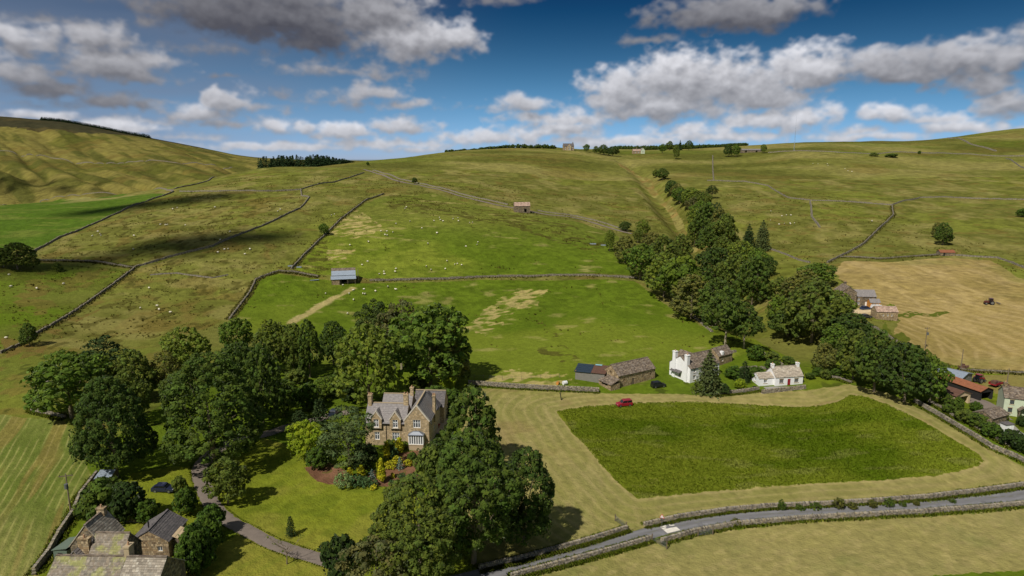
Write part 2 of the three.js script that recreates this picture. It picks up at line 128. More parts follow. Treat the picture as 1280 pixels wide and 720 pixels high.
const FIELDS = {"hay":[[-14.7,-180.5],[0.0,-179.5],[13.5,-178.3],[27.0,-178.5],[42.8,-178.9],[58.0,-177.0],[70.4,-180.5],[84.1,-180.7],[96.8,-182.4],[102.1,-172.6],[104.1,-163.8],[106.6,-149.6],[108.3,-141.0],[112.8,-134.7],[108.6,-129.1],[93.2,-123.8],[81.6,-120.8],[60.3,-118.6],[41.5,-117.7],[24.4,-111.9],[14.0,-106.4],[0.0,-99.0],[-6.5,-97.6],[-10.8,-128.0]],"uncut":[[12.0,-165.9],[20.3,-169.2],[34.8,-172.0],[48.0,-172.9],[62.9,-171.8],[72.6,-171.4],[83.9,-170.3],[90.0,-171.9],[93.6,-174.9],[95.9,-171.0],[99.1,-159.7],[101.8,-147.8],[104.0,-139.3],[103.9,-136.9],[101.3,-134.8],[89.0,-130.2],[76.3,-128.3],[53.0,-127.9],[35.8,-125.3],[25.0,-122.7],[21.9,-130.4],[15.5,-151.6]],"lower":[[0.0,-93.0],[7.9,-99.3],[16.4,-103.7],[24.5,-107.5],[33.3,-110.2],[53.6,-113.8],[76.9,-115.4],[102.4,-120.9],[85.4,-98.9],[67.1,-96.9],[44.2,-91.7],[0.0,-87.5]],"leftmow":[[-139.2,-152.5],[-123.7,-152.5],[-112.0,-149.6],[-105.2,-148.0],[-97.0,-140.4],[-83.3,-123.6],[-80.4,-114.5],[-77.9,-107.9],[-75.6,-100.6],[-72.5,-90.7],[-74.8,-84.2],[-81.7,-84.4]],"lawn":[[-61.8,-131.7],[-58.2,-147.1],[-45.5,-142.2],[-41.3,-130.8],[-32.5,-125.7],[-19.3,-124.2],[-12.0,-115.3],[-16.2,-102.4],[-27.8,-99.8],[-32.7,-101.0],[-46.9,-108.4],[-55.5,-115.2]],"lawn2":[[-47.4,-106.2],[-39.2,-102.4],[-30.1,-98.6],[-28.9,-92.1],[-52.7,-89.6],[-50.9,-100.0]],"garden3":[[-76.6,-125.1],[-66.3,-130.4],[-57.2,-112.5],[-54.7,-97.1],[-71.3,-106.8]],"bed":[[-44.4,-133.6],[-40.3,-136.4],[-33.7,-130.8],[-31.3,-127.4],[-34.1,-125.4],[-39.5,-127.4]],"bed2":[[-30.8,-126.7],[-29.0,-132.5],[-25.1,-140.0],[-20.1,-142.4],[-17.3,-127.6],[-20.4,-126.1],[-26.0,-125.3]],"up":[[-98.9,-299.5],[-99.7,-320.6],[-98.7,-353.6],[-97.4,-397.2],[-96.1,-419.2],[-86.7,-455.3],[-55.9,-470.0],[-21.0,-440.9],[5.1,-424.5],[45.2,-418.5],[64.3,-395.8],[56.9,-307.6],[0.0,-308.1],[-64.6,-297.9],[-71.2,-300.0],[-86.9,-297.6]],"mid":[[-101.9,-236.2],[-105.0,-254.0],[-109.4,-282.2],[-103.2,-292.6],[-85.3,-291.7],[-64.0,-291.8],[-14.7,-300.7],[56.1,-296.9],[62.0,-266.0],[70.4,-237.4],[76.2,-211.4],[80.0,-200.3],[69.5,-191.2],[45.4,-185.3],[18.5,-184.1],[-11.6,-185.4],[-19.1,-190.9],[-45.0,-212.9],[-82.2,-213.6]],"gleft":[[-335.4,-400.1],[-352.7,-461.8],[-641.7,-912.9],[-570.3,-907.9],[-298.1,-522.3],[-245.3,-482.0],[-239.0,-421.5],[-235.3,-370.1],[-234.2,-344.5],[-229.4,-317.7],[-241.8,-312.9],[-241.9,-284.9]],"tan":[[156.7,-320.3],[169.4,-336.1],[188.0,-330.1],[219.0,-335.0],[236.9,-326.0],[227.9,-297.3],[223.3,-264.5],[160.6,-185.8],[144.5,-195.9],[138.5,-201.7],[132.3,-212.8],[134.0,-226.6],[145.2,-243.0],[147.5,-267.6],[149.4,-299.1]],"tanpatch":[[-99.0,-358.1],[-97.9,-393.2],[-96.5,-414.5],[-85.0,-399.3],[-71.9,-374.5],[-73.1,-357.2],[-84.1,-349.3]],"tanpatch2":[[-91.4,-332.0],[-81.3,-336.9],[-79.2,-314.1],[-87.7,-317.4]],"dry1":[[-20.0,-238.6],[-12.6,-255.0],[-6.7,-274.9],[3.5,-288.3],[14.0,-287.4],[10.5,-266.7],[0.0,-257.7],[-7.2,-233.2]],"dry2":[[-10.2,-185.3],[0.0,-195.8],[12.0,-192.3],[18.6,-185.2],[11.4,-181.6],[0.0,-182.9]],"rush1":[[3.1,-251.6],[9.3,-252.8],[16.7,-224.3],[21.6,-203.6],[15.0,-199.7],[10.5,-211.8],[14.2,-229.2]],"rush2":[[-82.5,-462.4],[-20.6,-430.3],[38.7,-403.5],[57.0,-363.2],[41.7,-344.6],[0.0,-386.9],[-38.6,-403.7],[-79.7,-417.4]],"rush3":[[-100.9,-337.3],[-95.3,-347.1],[-85.0,-307.1],[-87.6,-295.2],[-95.6,-303.0]],"bank":[[116.5,-748.7],[132.4,-769.7],[135.7,-666.0],[132.3,-549.0],[126.8,-467.0],[121.3,-433.0],[113.3,-422.1],[121.8,-483.0],[128.2,-565.6],[126.3,-666.4]],"moorL":[[-167.4,-293.3],[-158.3,-305.5],[-145.3,-320.8],[-136.6,-355.4],[-103.8,-294.5],[-110.0,-283.9],[-105.9,-253.8],[-102.4,-236.1],[-113.4,-207.7],[-140.8,-195.1],[-144.3,-186.7],[-153.1,-209.6],[-160.5,-246.9]],"field_l":[[-241.9,-284.9],[-211.9,-293.9],[-170.8,-293.0],[-162.1,-249.6],[-155.3,-211.7],[-153.8,-193.2],[-158.7,-181.4]],"moor2":[[-242.9,-480.6],[-147.1,-468.9],[-133.6,-440.1],[-134.1,-382.1],[-142.2,-347.9],[-169.1,-296.5],[-214.9,-299.8],[-232.7,-365.9]],"yard":[[126.6,-257.8],[130.5,-255.4],[136.6,-257.5],[142.4,-257.7],[139.8,-249.3],[132.1,-246.8],[125.1,-248.1]],"rightlane":[[106.5,-165.4],[109.8,-165.2],[110.2,-155.0],[113.6,-142.7],[116.5,-139.6],[114.6,-137.1],[109.5,-142.6],[108.0,-151.6]],"roughgreen":[[133.1,-224.9],[138.6,-229.7],[137.7,-222.3],[132.4,-216.3],[132.6,-230.8],[138.5,-240.0]],"bracken":[[-164.0,-207.0],[-158.9,-222.0],[-152.6,-243.7],[-152.5,-229.2],[-145.9,-202.7],[-134.0,-180.3],[-146.6,-186.7]],"stubble":[[-19.1,-190.9],[-9.5,-190.6],[12.2,-194.9],[18.5,-184.1],[0.0,-182.4],[-11.6,-184.1]],"farmfield":[[137.1,-191.1],[154.6,-187.0],[135.6,-162.4],[130.6,-165.4],[132.1,-173.4],[133.7,-182.1]],"farmlawn":[[66.5,-201.1],[77.6,-211.4],[81.9,-195.6],[80.7,-186.3],[70.0,-182.6],[62.7,-181.4],[60.2,-188.2]]};
const TRACK = [[-81.1,-236.4],[-78.3,-249.6],[-75.6,-262.3],[-72.5,-275.6],[-69.5,-284.8]];
const TREES = [[52.0,-118.3,2.0,1.7,"hedgerow"],[62.7,-117.8,2.2,2.3,"hedgerow"],[58.5,-118.0,1.1,2.3,"hedgerow"],[69.2,-117.9,1.6,1.8,"hedgerow"],[72.4,-118.2,1.6,2.2,"hedgerow"],[78.1,-118.8,1.1,1.5,"hedgerow"],[55.4,-118.1,1.0,2.0,"hedgerow"],[65.3,-117.7,1.2,2.0,"hedgerow"],[75.3,-118.4,0.9,1.5,"hedgerow"],[41.6,-113.4,1.0,2.1,"hedgerow"],[86.1,-120.3,0.8,1.4,"hedgerow"],[-6.3,-99.5,21.8,19.1,"sycN","huge rounded green tree, tallest of the clump beside the lane"],[-14.4,-94.2,17.6,16.4,"ashN","large olive green tree spreading over the lawn edge beside the lane clump"],[2.1,-105.3,17.5,12.9,"sycN","dense green tree casting shadow on the hay meadow beside the lane"],[-8.6,-117.3,14.0,10.8,"sycN","dense green tree between the stone house and the lane clump"],[-8.5,-131.8,18.4,13.3,"syc","dark green tree standing at the right hand end of the stone house"],[-15.1,-127.0,9.4,5.8,"syc","narrow dark tree close against the right end of the stone house"],[-63.2,-132.1,23.3,23.0,"sycN","huge spreading green tree overhanging the top bend of the drive"],[-78.5,-123.1,20.6,15.4,"sycN","big round green tree overhanging the corner of the mown striped field"],[-104.2,-149.4,16.1,18.2,"syc","broad dark tree at the crooked wall above the mown striped field"],[-104.8,-163.8,15.1,12.6,"pineb","dark conifer with layered boughs at the back of the field side grove"],[-95.0,-159.5,13.4,10.3,"syc","dark green tree beside the layered conifer in the field side grove"],[-88.3,-146.4,13.2,9.2,"ash"],[-60.2,-152.8,20.1,10.6,"syc","dark tree beside the drive where it nears the stone house"],[-89.3,-175.7,15.0,14.3,"ash"],[-90.5,-166.4,11.3,9.9,"ash"],[-71.6,-166.9,15.3,12.4,"syc"],[-85.9,-200.7,11.8,10.4,"syc","round dark tree where the pasture wall meets the grove"],[-70.5,-187.8,16.0,11.1,"ash"],[-64.1,-188.3,15.8,9.3,"syc"],[-59.4,-188.0,17.0,8.3,"syc"],[-55.6,-199.7,13.8,8.4,"syc","single upright dark tree apart from the others above the stone house garden"],[-37.3,-165.5,22.0,18.4,"ash","big olive green tree rising directly behind the stone house roof"],[-23.2,-180.6,24.2,23.5,"syc","biggest dark tree behind the stone house, at the meadow corner"],[-33.9,-196.7,21.1,13.5,"pale","pale thin topped tree behind the dark trees of the stone house"],[-43.2,-203.8,19.7,13.5,"pine","dark flat topped pine standing highest behind the stone house"],[-18.5,-184.3,19.0,13.6,"ash"],[-16.3,-185.5,12.8,8.3,"syc"],[-44.7,-136.6,8.9,8.3,"lime","bright yellow green bush at the edge of the house lawn"],[-45.2,-148.8,10.0,6.0,"darkcon","tall narrow dark conifer beside the yellow green bush"],[-34.4,-131.5,14.3,12.3,"cedar","tall grey green layered conifer in front of the stone house"],[-51.6,-153.0,4.7,5.8,"darkcon"],[-61.1,-170.0,5.6,7.7,"shrub"],[-53.2,-164.8,7.0,7.0,"shrub"],[-61.4,-182.4,4.3,6.4,"shrub"],[-51.3,-173.2,5.9,6.9,"lime2"],[-49.3,-178.0,4.7,7.6,"shrub"],[-43.5,-172.3,5.0,6.5,"shrubD"],[-57.6,-159.6,4.3,5.2,"lime2"],[-67.5,-173.0,5.5,6.5,"shrubD"],[-74.5,-179.8,5.2,6.7,"lime2"],[-41.3,-132.6,4.6,5.1,"shrub"],[-27.3,-180.6,3.8,5.9,"shrub"],[-20.6,-172.2,4.1,6.5,"shrub"],[-15.7,-165.7,5.3,6.3,"shrub"],[-18.0,-161.4,5.4,5.3,"darkcon"],[-17.9,-178.1,5.1,4.9,"lime"],[-16.1,-124.3,8.6,8.0,"shrub"],[-18.0,-132.8,3.5,3.7,"shrubD"],[-24.6,-142.1,1.6,2.5,"lime2"],[-27.6,-143.7,1.6,3.3,"shrub"],[-53.7,-116.2,9.4,7.5,"ashS","small olive tree with short trunk on the lawn beside the drive"],[-59.1,-111.3,4.9,4.3,"shrub"],[-63.7,-118.6,3.3,2.8,"shrub"],[-51.8,-105.5,5.4,4.7,"hedge"],[-50.5,-100.0,6.5,5.5,"hedge"],[-49.7,-94.9,7.4,5.7,"hedge"],[-49.6,-92.1,6.1,4.4,"hedge"],[-72.3,-108.0,7.3,7.5,"shrub","wide green bush beside the transformer pole behind the old farmhouse"],[-68.0,-108.3,7.0,6.4,"shrubD","dark green bush behind the old farmhouse chimney"],[-64.5,-108.0,4.1,4.2,"shrub"],[-74.6,-107.9,4.3,3.9,"shrub"],[-27.2,-95.8,6.4,5.8,"shrubD","dark bush at the foot of the drive"],[-20.5,-90.0,9.5,10.0,"pale","pale grey green scrubby tree at the drive foot beside the lane clump"],[-23.7,-100.6,3.7,2.6,"shrub"],[-18.6,-100.1,4.6,5.8,"ash"],[-38.7,-106.6,4.0,1.9,"darkcon","small dark conifer alone on the lawn above the drive"],[-27.3,-136.5,4.1,1.7,"gold","slim golden conifer in front of the stone house windows"],[-25.2,-139.6,3.6,2.3,"gold","golden conifer beside the bay window of the stone house"],[-31.2,-128.4,2.8,2.0,"gold","golden cone shaped conifer rising from the dark junipers"],[-26.6,-126.3,5.1,2.1,"gold","tallest golden conifer at the lawn edge of the front garden"],[-33.7,-128.7,2.1,1.5,"gold","small dull golden conifer behind the pale juniper"],[-23.8,-132.1,2.7,1.9,"bluecon","small blue grey conifer on bare soil below the bay window"],[-28.9,-128.0,2.1,1.8,"bluecon","small blue grey conifer among the junipers at the lawn edge"],[-28.2,-130.0,1.6,1.3,"darkcon"],[-33.8,-124.1,3.1,3.8,"juniper","spreading pale grey green juniper at the lawn edge"],[-31.4,-125.1,2.1,3.6,"juniperD"],[-29.6,-125.0,1.7,2.9,"juniperD"],[-28.0,-125.0,1.2,2.3,"juniperD"],[-25.9,-132.5,1.5,2.4,"goldlow"],[-22.4,-133.6,1.5,1.7,"goldlow"],[-24.7,-128.3,1.1,1.0,"goldlow"],[-24.9,-134.7,1.5,2.4,"goldlow"],[-27.7,-123.7,0.9,1.6,"goldlow"],[-22.9,-128.3,0.9,1.8,"juniperD"],[-24.4,-126.0,0.7,1.5,"juniperD"],[-21.7,-135.9,1.9,2.4,"shrub"],[-18.5,-127.5,5.3,2.6,"lime2"],[-27.7,-139.6,2.1,2.1,"shrubD"],[-26.1,-137.3,2.3,2.5,"juniperD"],[-31.3,-132.9,4.9,5.8,"shrubD"],[55.3,-179.5,12.2,8.9,"spruce","tall pointed spruce standing in front of the white house"],[67.9,-186.5,6.8,3.7,"darkcon"],[59.1,-178.6,2.8,4.0,"shrubD"],[53.1,-179.4,2.8,4.1,"shrub"],[65.1,-181.5,3.1,3.6,"lime"],[65.6,-188.9,3.9,5.2,"hedge"],[72.2,-188.8,3.5,5.7,"hedge"],[68.7,-188.8,3.5,5.2,"hedge"],[53.7,-193.4,2.5,3.4,"shrub"],[79.5,-195.8,3.1,4.9,"shrub"],[81.3,-190.8,3.5,4.3,"shrub"],[84.3,-189.5,2.5,3.8,"shrub"],[90.9,-190.1,2.5,3.3,"shrub"],[92.1,-187.4,2.9,3.3,"shrub"],[87.7,-188.1,2.0,2.8,"shrub"],[96.0,-189.2,2.2,3.3,"shrub"],[143.7,-645.3,10.5,13.0,"syc"],[137.5,-584.1,13.0,12.5,"syc"],[137.0,-547.5,12.9,14.3,"syc"],[137.6,-517.3,15.3,16.0,"ash"],[142.7,-498.3,13.0,11.8,"syc"],[160.8,-540.6,10.8,9.6,"pine"],[135.1,-500.1,11.9,11.9,"pale"],[126.8,-434.9,25.5,20.7,"syc"],[137.8,-562.0,13.2,13.3,"ash"],[137.9,-533.1,12.6,12.7,"syc"],[142.2,-511.8,10.9,13.4,"ash"],[132.1,-470.9,15.7,14.6,"syc"],[126.1,-459.8,17.6,13.2,"ash"],[131.4,-423.0,19.3,15.2,"ash"],[142.4,-668.3,7.0,7.1,"shrub"],[128.7,-402.3,21.3,16.4,"syc"],[120.5,-437.7,18.5,11.5,"ash"],[135.8,-443.6,16.4,8.5,"pineb"],[121.9,-406.1,20.6,19.5,"syc"],[134.7,-377.9,16.4,10.0,"spruce","shorter one of the pair of dark spruces on the gully edge"],[143.9,-381.8,17.5,11.0,"spruce","taller one of the pair of dark spruces on the gully edge"],[51.7,-350.7,11.0,6.3,"ash"],[56.2,-328.6,13.6,13.4,"ash"],[72.2,-381.4,7.8,6.0,"ash"],[70.5,-416.2,6.0,7.5,"syc"],[78.6,-400.7,10.1,9.6,"ash"],[75.3,-356.0,11.2,12.8,"ash"],[58.4,-299.8,16.2,15.9,"syc"],[70.0,-309.1,19.2,14.9,"ash"],[85.7,-336.4,16.4,12.1,"syc"],[63.9,-274.7,18.3,17.9,"ash"],[68.4,-264.3,19.6,19.2,"lime2"],[68.5,-248.4,16.5,18.7,"ash"],[75.7,-240.5,18.1,17.0,"syc"],[71.5,-216.5,19.7,16.4,"sycT","dark broadleaf tree leaning over the pasture corner above the white house"],[77.4,-214.9,13.7,13.7,"sycT","broadleaf tree with bare pale trunk above the white house garden"],[103.0,-333.3,22.1,19.3,"syc"],[118.0,-373.3,20.0,14.4,"ash"],[120.9,-349.0,16.6,16.8,"ash"],[120.9,-322.6,14.2,11.7,"syc"],[104.7,-310.8,21.5,17.3,"syc"],[105.3,-286.0,22.0,17.3,"syc"],[123.3,-316.8,8.9,7.7,"syc"],[136.0,-292.6,10.1,16.3,"syc","dark round tree at the top corner of the yellow hayfield"],[113.8,-255.1,15.9,16.7,"ash"],[109.8,-266.1,12.6,11.7,"ash"],[101.2,-246.1,12.4,10.2,"lime2"],[103.1,-222.2,21.8,20.6,"syc"],[111.3,-223.7,15.5,13.1,"ash"],[100.2,-234.5,10.4,14.4,"syc"],[111.5,-212.7,11.4,13.6,"syc"],[105.9,-210.1,9.4,10.4,"syc"],[94.3,-193.3,8.5,8.6,"ash"],[99.2,-185.7,14.9,11.0,"syc"],[99.2,-174.4,17.0,13.4,"syc"],[102.6,-165.9,15.6,13.2,"syc"],[108.5,-164.6,12.3,8.6,"syc"],[109.8,-186.4,10.9,10.2,"ash"],[115.0,-179.5,10.0,8.0,"ash"],[112.2,-163.5,3.5,3.3,"shrub"],[77.3,-203.9,4.7,5.6,"shrub"],[82.1,-202.6,3.1,5.5,"shrub"],[86.5,-200.8,2.3,4.0,"shrub"],[113.6,-161.2,3.4,2.4,"ovalbush","neat egg shaped bush beside the dark fronted garage"],[118.1,-160.9,2.4,3.0,"shrub"],[110.8,-154.2,3.3,4.3,"shrub"],[112.3,-151.7,3.3,4.6,"shrub"],[112.6,-147.1,3.2,4.9,"shrub"],[114.1,-143.4,3.9,4.7,"shrubD"],[115.1,-141.5,3.9,4.0,"shrubD"],[121.1,-155.4,1.9,2.4,"shrub"],[123.3,-152.5,2.7,2.3,"shrubD"],[116.9,-155.6,2.3,3.5,"shrubD"],[109.8,-159.1,2.5,3.2,"shrub"],[128.2,-189.5,3.7,4.3,"syc"],[234.6,-361.5,11.8,10.4,"syc","dark tree on the hillside above the red roofed hut"],[242.3,-379.7,8.7,6.4,"ash"],[333.1,-437.6,5.2,6.3,"shrub"],[411.8,-774.6,4.0,10.0,"shrub"],[429.2,-769.7,4.4,13.6,"shrub"],[474.2,-792.3,3.7,3.7,"shrub"],[130.2,-251.0,4.4,3.7,"darkcon"],[146.1,-251.1,3.5,4.3,"lime"],[-75.2,-519.7,4.9,4.9,"syc","lone bush beside the hill lane near the top of the spur"],[-100.3,-354.8,6.4,6.0,"syc","lone tree on the wall above the tin roofed field barn"],[-210.6,-280.7,11.3,15.6,"syc","large dark tree at the end of the wall below the dark green field"],[-195.9,-283.8,3.8,4.1,"shrub"],[-149.6,-199.8,7.1,5.4,"syc","small round tree beside the diagonal wall of the left pasture"],[-216.6,-281.0,7.6,8.1,"syc"],[-141.9,-668.3,3.9,3.1,"shrub"],[92.3,-845.0,9.6,8.9,"syc"],[104.9,-850.0,8.9,9.0,"syc"],[112.8,-842.0,12.3,15.8,"syc"],[123.7,-835.0,11.8,16.6,"syc"],[194.4,-880.0,11.4,11.3,"syc"],[215.2,-930.0,12.7,10.9,"syc"],[229.3,-930.0,13.9,6.5,"spruce"],[242.6,-935.0,12.9,13.1,"syc"],[193.1,-800.0,15.6,8.4,"ash"],[260.5,-820.0,15.1,11.5,"syc"],[268.5,-815.0,14.3,10.5,"syc"],[304.5,-825.0,10.4,8.7,"ash"]];
const BROW = [[-83.5,-880.0,3.0,7.8,"shrubF"],[-78.4,-880.0,2.9,7.9,"shrubF"],[-70.7,-880.0,1.6,9.4,"shrubF"],[-67.4,-880.0,2.0,7.3,"shrubF"],[-62.2,-880.0,2.5,7.1,"shrubF"],[-54.5,-880.0,1.5,9.5,"shrubF"],[-49.5,-880.0,2.5,7.5,"shrubF"],[-44.7,-880.0,1.8,9.7,"shrubF"],[-38.5,-880.0,2.8,8.7,"shrubF"],[-33.8,-880.0,2.4,6.9,"shrubF"],[-29.0,-880.0,3.1,10.1,"shrubF"],[-22.4,-880.0,2.8,7.4,"shrubF"],[-16.9,-880.0,3.0,9.8,"shrubF"],[-11.7,-880.0,3.4,7.9,"shrubF"],[-7.1,-880.0,3.7,6.9,"shrubF"],[-2.7,-880.0,3.5,6.4,"shrubF"],[1.9,-880.0,4.0,7.3,"shrubF"],[8.8,-880.0,4.4,7.6,"shrubF"],[15.6,-880.0,4.7,7.9,"shrubF"],[18.5,-880.0,4.1,7.3,"shrubF"],[24.3,-880.0,3.9,7.5,"shrubF"],[30.3,-880.0,3.7,6.6,"shrubF"],[34.2,-880.0,4.7,9.3,"shrubF"],[41.3,-880.0,4.8,7.6,"shrubF"],[45.3,-880.0,4.6,6.4,"shrubF"],[52.3,-880.0,4.2,10.1,"shrubF"]];
const WOOD = [[-226.4,-787.4,14.8,7.3,"spruceF"],[-197.9,-751.7,8.9,6.9,"spruceF"],[-222.2,-778.2,14.7,5.8,"spruceF"],[-266.3,-749.8,17.1,7.0,"spruceF"],[-243.2,-725.6,14.7,6.3,"spruceF"],[-239.9,-743.9,15.8,4.6,"spruceF"],[-175.8,-752.6,1.6,4.6,"spruceF"],[-269.7,-769.0,19.1,4.9,"spruceF"],[-280.1,-756.9,19.5,4.8,"spruceF"],[-231.6,-775.3,11.1,5.7,"spruceF"],[-176.0,-756.1,1.5,4.6,"spruceF"],[-232.8,-741.2,13.6,6.7,"spruceF"],[-209.0,-757.4,11.2,5.1,"spruceF"],[-255.1,-740.0,16.8,6.6,"spruceF"],[-258.0,-728.3,14.1,6.8,"spruceF"],[-248.3,-783.6,18.9,6.4,"spruceF"],[-217.1,-773.4,13.3,5.1,"spruceF"],[-195.2,-783.5,7.6,7.2,"spruceF"],[-250.6,-767.7,17.5,6.7,"spruceF"],[-229.3,-767.6,13.5,6.4,"spruceF"],[-269.3,-785.0,21.4,7.3,"spruceF"],[-181.7,-768.4,2.9,4.6,"spruceF"],[-180.0,-733.3,2.9,4.5,"spruceF"],[-268.8,-766.3,18.9,6.0,"spruceF"],[-224.7,-785.3,15.6,7.2,"spruceF"],[-291.9,-782.0,22.0,4.9,"spruceF"],[-200.4,-775.9,7.4,7.0,"spruceF"],[-265.9,-768.6,18.5,5.4,"spruceF"],[-208.4,-775.3,10.7,4.6,"spruceF"],[-282.6,-763.6,19.9,5.8,"spruceF"],[-191.4,-764.5,6.1,6.6,"spruceF"],[-217.2,-725.7,11.4,6.4,"spruceF"],[-201.8,-730.5,9.7,6.3,"spruceF"],[-244.2,-740.2,15.5,5.6,"spruceF"],[-172.4,-731.2,0.9,6.6,"spruceF"],[-226.7,-753.2,12.5,6.7,"spruceF"],[-205.9,-729.3,10.9,5.1,"spruceF"],[-191.5,-752.5,6.4,6.6,"spruceF"],[-274.4,-781.8,20.6,6.0,"spruceF"],[-247.9,-760.2,16.7,6.9,"spruceF"],[-210.5,-725.4,11.5,5.5,"spruceF"],[-205.6,-756.5,10.0,4.7,"spruceF"],[-264.9,-780.1,20.1,7.3,"spruceF"],[-218.9,-769.0,12.2,6.2,"spruceF"],[-264.9,-784.3,18.5,5.5,"spruceF"],[-194.1,-776.1,6.8,6.2,"spruceF"],[-228.3,-734.1,13.2,6.0,"spruceF"],[-259.6,-730.4,14.7,4.7,"spruceF"],[-205.1,-736.5,10.4,5.8,"spruceF"],[-248.3,-765.4,17.1,4.8,"spruceF"],[-249.1,-785.9,19.0,5.5,"spruceF"],[-240.7,-726.5,13.2,4.3,"spruceF"],[-204.0,-778.9,9.2,7.2,"spruceF"],[-268.6,-763.0,16.6,5.8,"spruceF"],[-229.7,-786.0,16.3,4.9,"spruceF"],[-216.1,-768.9,9.9,6.5,"spruceF"],[-234.8,-779.0,14.8,5.7,"spruceF"],[-226.1,-783.3,12.7,6.6,"spruceF"],[-244.3,-740.0,15.0,7.0,"spruceF"],[-184.3,-751.0,3.4,5.5,"spruceF"],[-206.3,-743.4,11.5,4.9,"spruceF"],[-228.8,-770.1,15.7,6.2,"spruceF"],[-253.8,-786.8,19.4,4.8,"spruceF"],[-185.3,-789.2,2.9,7.2,"spruceF"],[-225.7,-745.3,11.9,5.0,"spruceF"],[-189.0,-783.0,4.7,6.8,"spruceF"],[-261.6,-740.5,15.8,4.8,"spruceF"],[-200.8,-769.2,5.8,6.0,"spruceF"],[-193.4,-742.1,6.9,4.6,"spruceF"],[-276.1,-745.6,18.1,4.7,"spruceF"],[-289.3,-789.5,22.4,6.6,"spruceF"],[-206.9,-767.6,9.1,7.1,"spruceF"],[-208.6,-771.8,10.4,6.5,"spruceF"],[-223.7,-757.7,13.9,4.9,"spruceF"],[-191.6,-756.5,6.2,6.8,"spruceF"],[-253.6,-750.4,17.9,6.2,"spruceF"],[-203.2,-746.3,10.1,4.5,"spruceF"],[-180.6,-726.2,4.7,6.7,"spruceF"],[-259.3,-735.2,14.8,4.9,"spruceF"],[-223.1,-756.0,12.4,6.4,"spruceF"],[-274.9,-778.7,18.5,7.1,"spruceF"],[-179.9,-749.7,3.6,6.7,"spruceF"],[-194.5,-763.2,5.9,7.0,"spruceF"],[-253.8,-767.0,17.3,6.9,"spruceF"],[-220.6,-727.4,10.9,6.5,"spruceF"],[-208.2,-745.0,11.2,6.7,"spruceF"],[-212.7,-747.0,11.2,6.7,"spruceF"],[-190.2,-767.8,3.8,6.4,"spruceF"],[-229.9,-759.3,12.6,4.7,"spruceF"],[-206.1,-757.4,11.6,5.9,"spruceF"],[-214.0,-741.2,12.6,6.4,"spruceF"],[-188.1,-770.3,4.9,4.9,"spruceF"],[-201.3,-778.7,8.8,6.9,"spruceF"],[-218.2,-765.4,13.9,4.6,"spruceF"],[-195.8,-727.2,9.5,5.2,"spruceF"],[-190.9,-773.6,6.3,6.8,"spruceF"],[-254.6,-750.2,18.2,5.5,"spruceF"],[-181.6,-774.0,2.5,6.9,"spruceF"],[-255.5,-769.9,18.5,5.7,"spruceF"],[-253.8,-726.2,13.1,6.5,"spruceF"],[-196.1,-742.9,8.9,6.0,"spruceF"],[-189.2,-745.9,5.3,6.0,"spruceF"],[-256.3,-758.2,18.0,5.2,"spruceF"],[-178.4,-733.6,4.1,6.3,"spruceF"],[-287.9,-789.1,22.6,5.2,"spruceF"],[-184.9,-768.5,3.9,6.9,"spruceF"],[-221.8,-732.4,11.2,6.9,"spruceF"],[-259.9,-740.9,15.4,6.6,"spruceF"],[-285.0,-788.1,22.0,6.5,"spruceF"],[-178.3,-729.9,2.9,6.5,"spruceF"],[-269.4,-771.7,17.3,5.0,"spruceF"],[-250.9,-727.3,15.3,5.1,"spruceF"],[-265.0,-788.9,20.7,7.4,"spruceF"],[-258.6,-739.0,15.6,6.8,"spruceF"],[-183.1,-769.5,3.1,7.0,"spruceF"],[-210.1,-768.4,12.5,6.8,"spruceF"],[-267.4,-738.0,16.2,5.8,"spruceF"],[-222.3,-748.5,13.0,6.4,"spruceF"],[-196.8,-774.3,7.2,5.2,"spruceF"],[-259.6,-762.3,19.7,5.0,"spruceF"],[-224.5,-747.4,12.1,6.9,"spruceF"],[-259.7,-747.6,15.8,7.0,"spruceF"],[-250.0,-726.8,14.9,6.2,"spruceF"],[-181.6,-757.3,1.3,4.6,"spruceF"],[-261.2,-771.7,19.9,5.6,"spruceF"],[-230.4,-748.1,12.8,5.6,"spruceF"],[-258.1,-726.9,15.1,5.4,"spruceF"],[-266.6,-744.2,15.4,5.8,"spruceF"],[-203.0,-756.3,9.4,4.9,"spruceF"],[-218.7,-764.0,13.7,6.1,"spruceF"],[-196.5,-726.5,8.1,4.6,"spruceF"],[-271.7,-736.9,16.4,5.1,"spruceF"],[-240.7,-745.4,15.6,5.3,"spruceF"],[-211.0,-760.4,12.0,7.0,"spruceF"],[-178.1,-741.8,2.7,5.8,"spruceF"]];
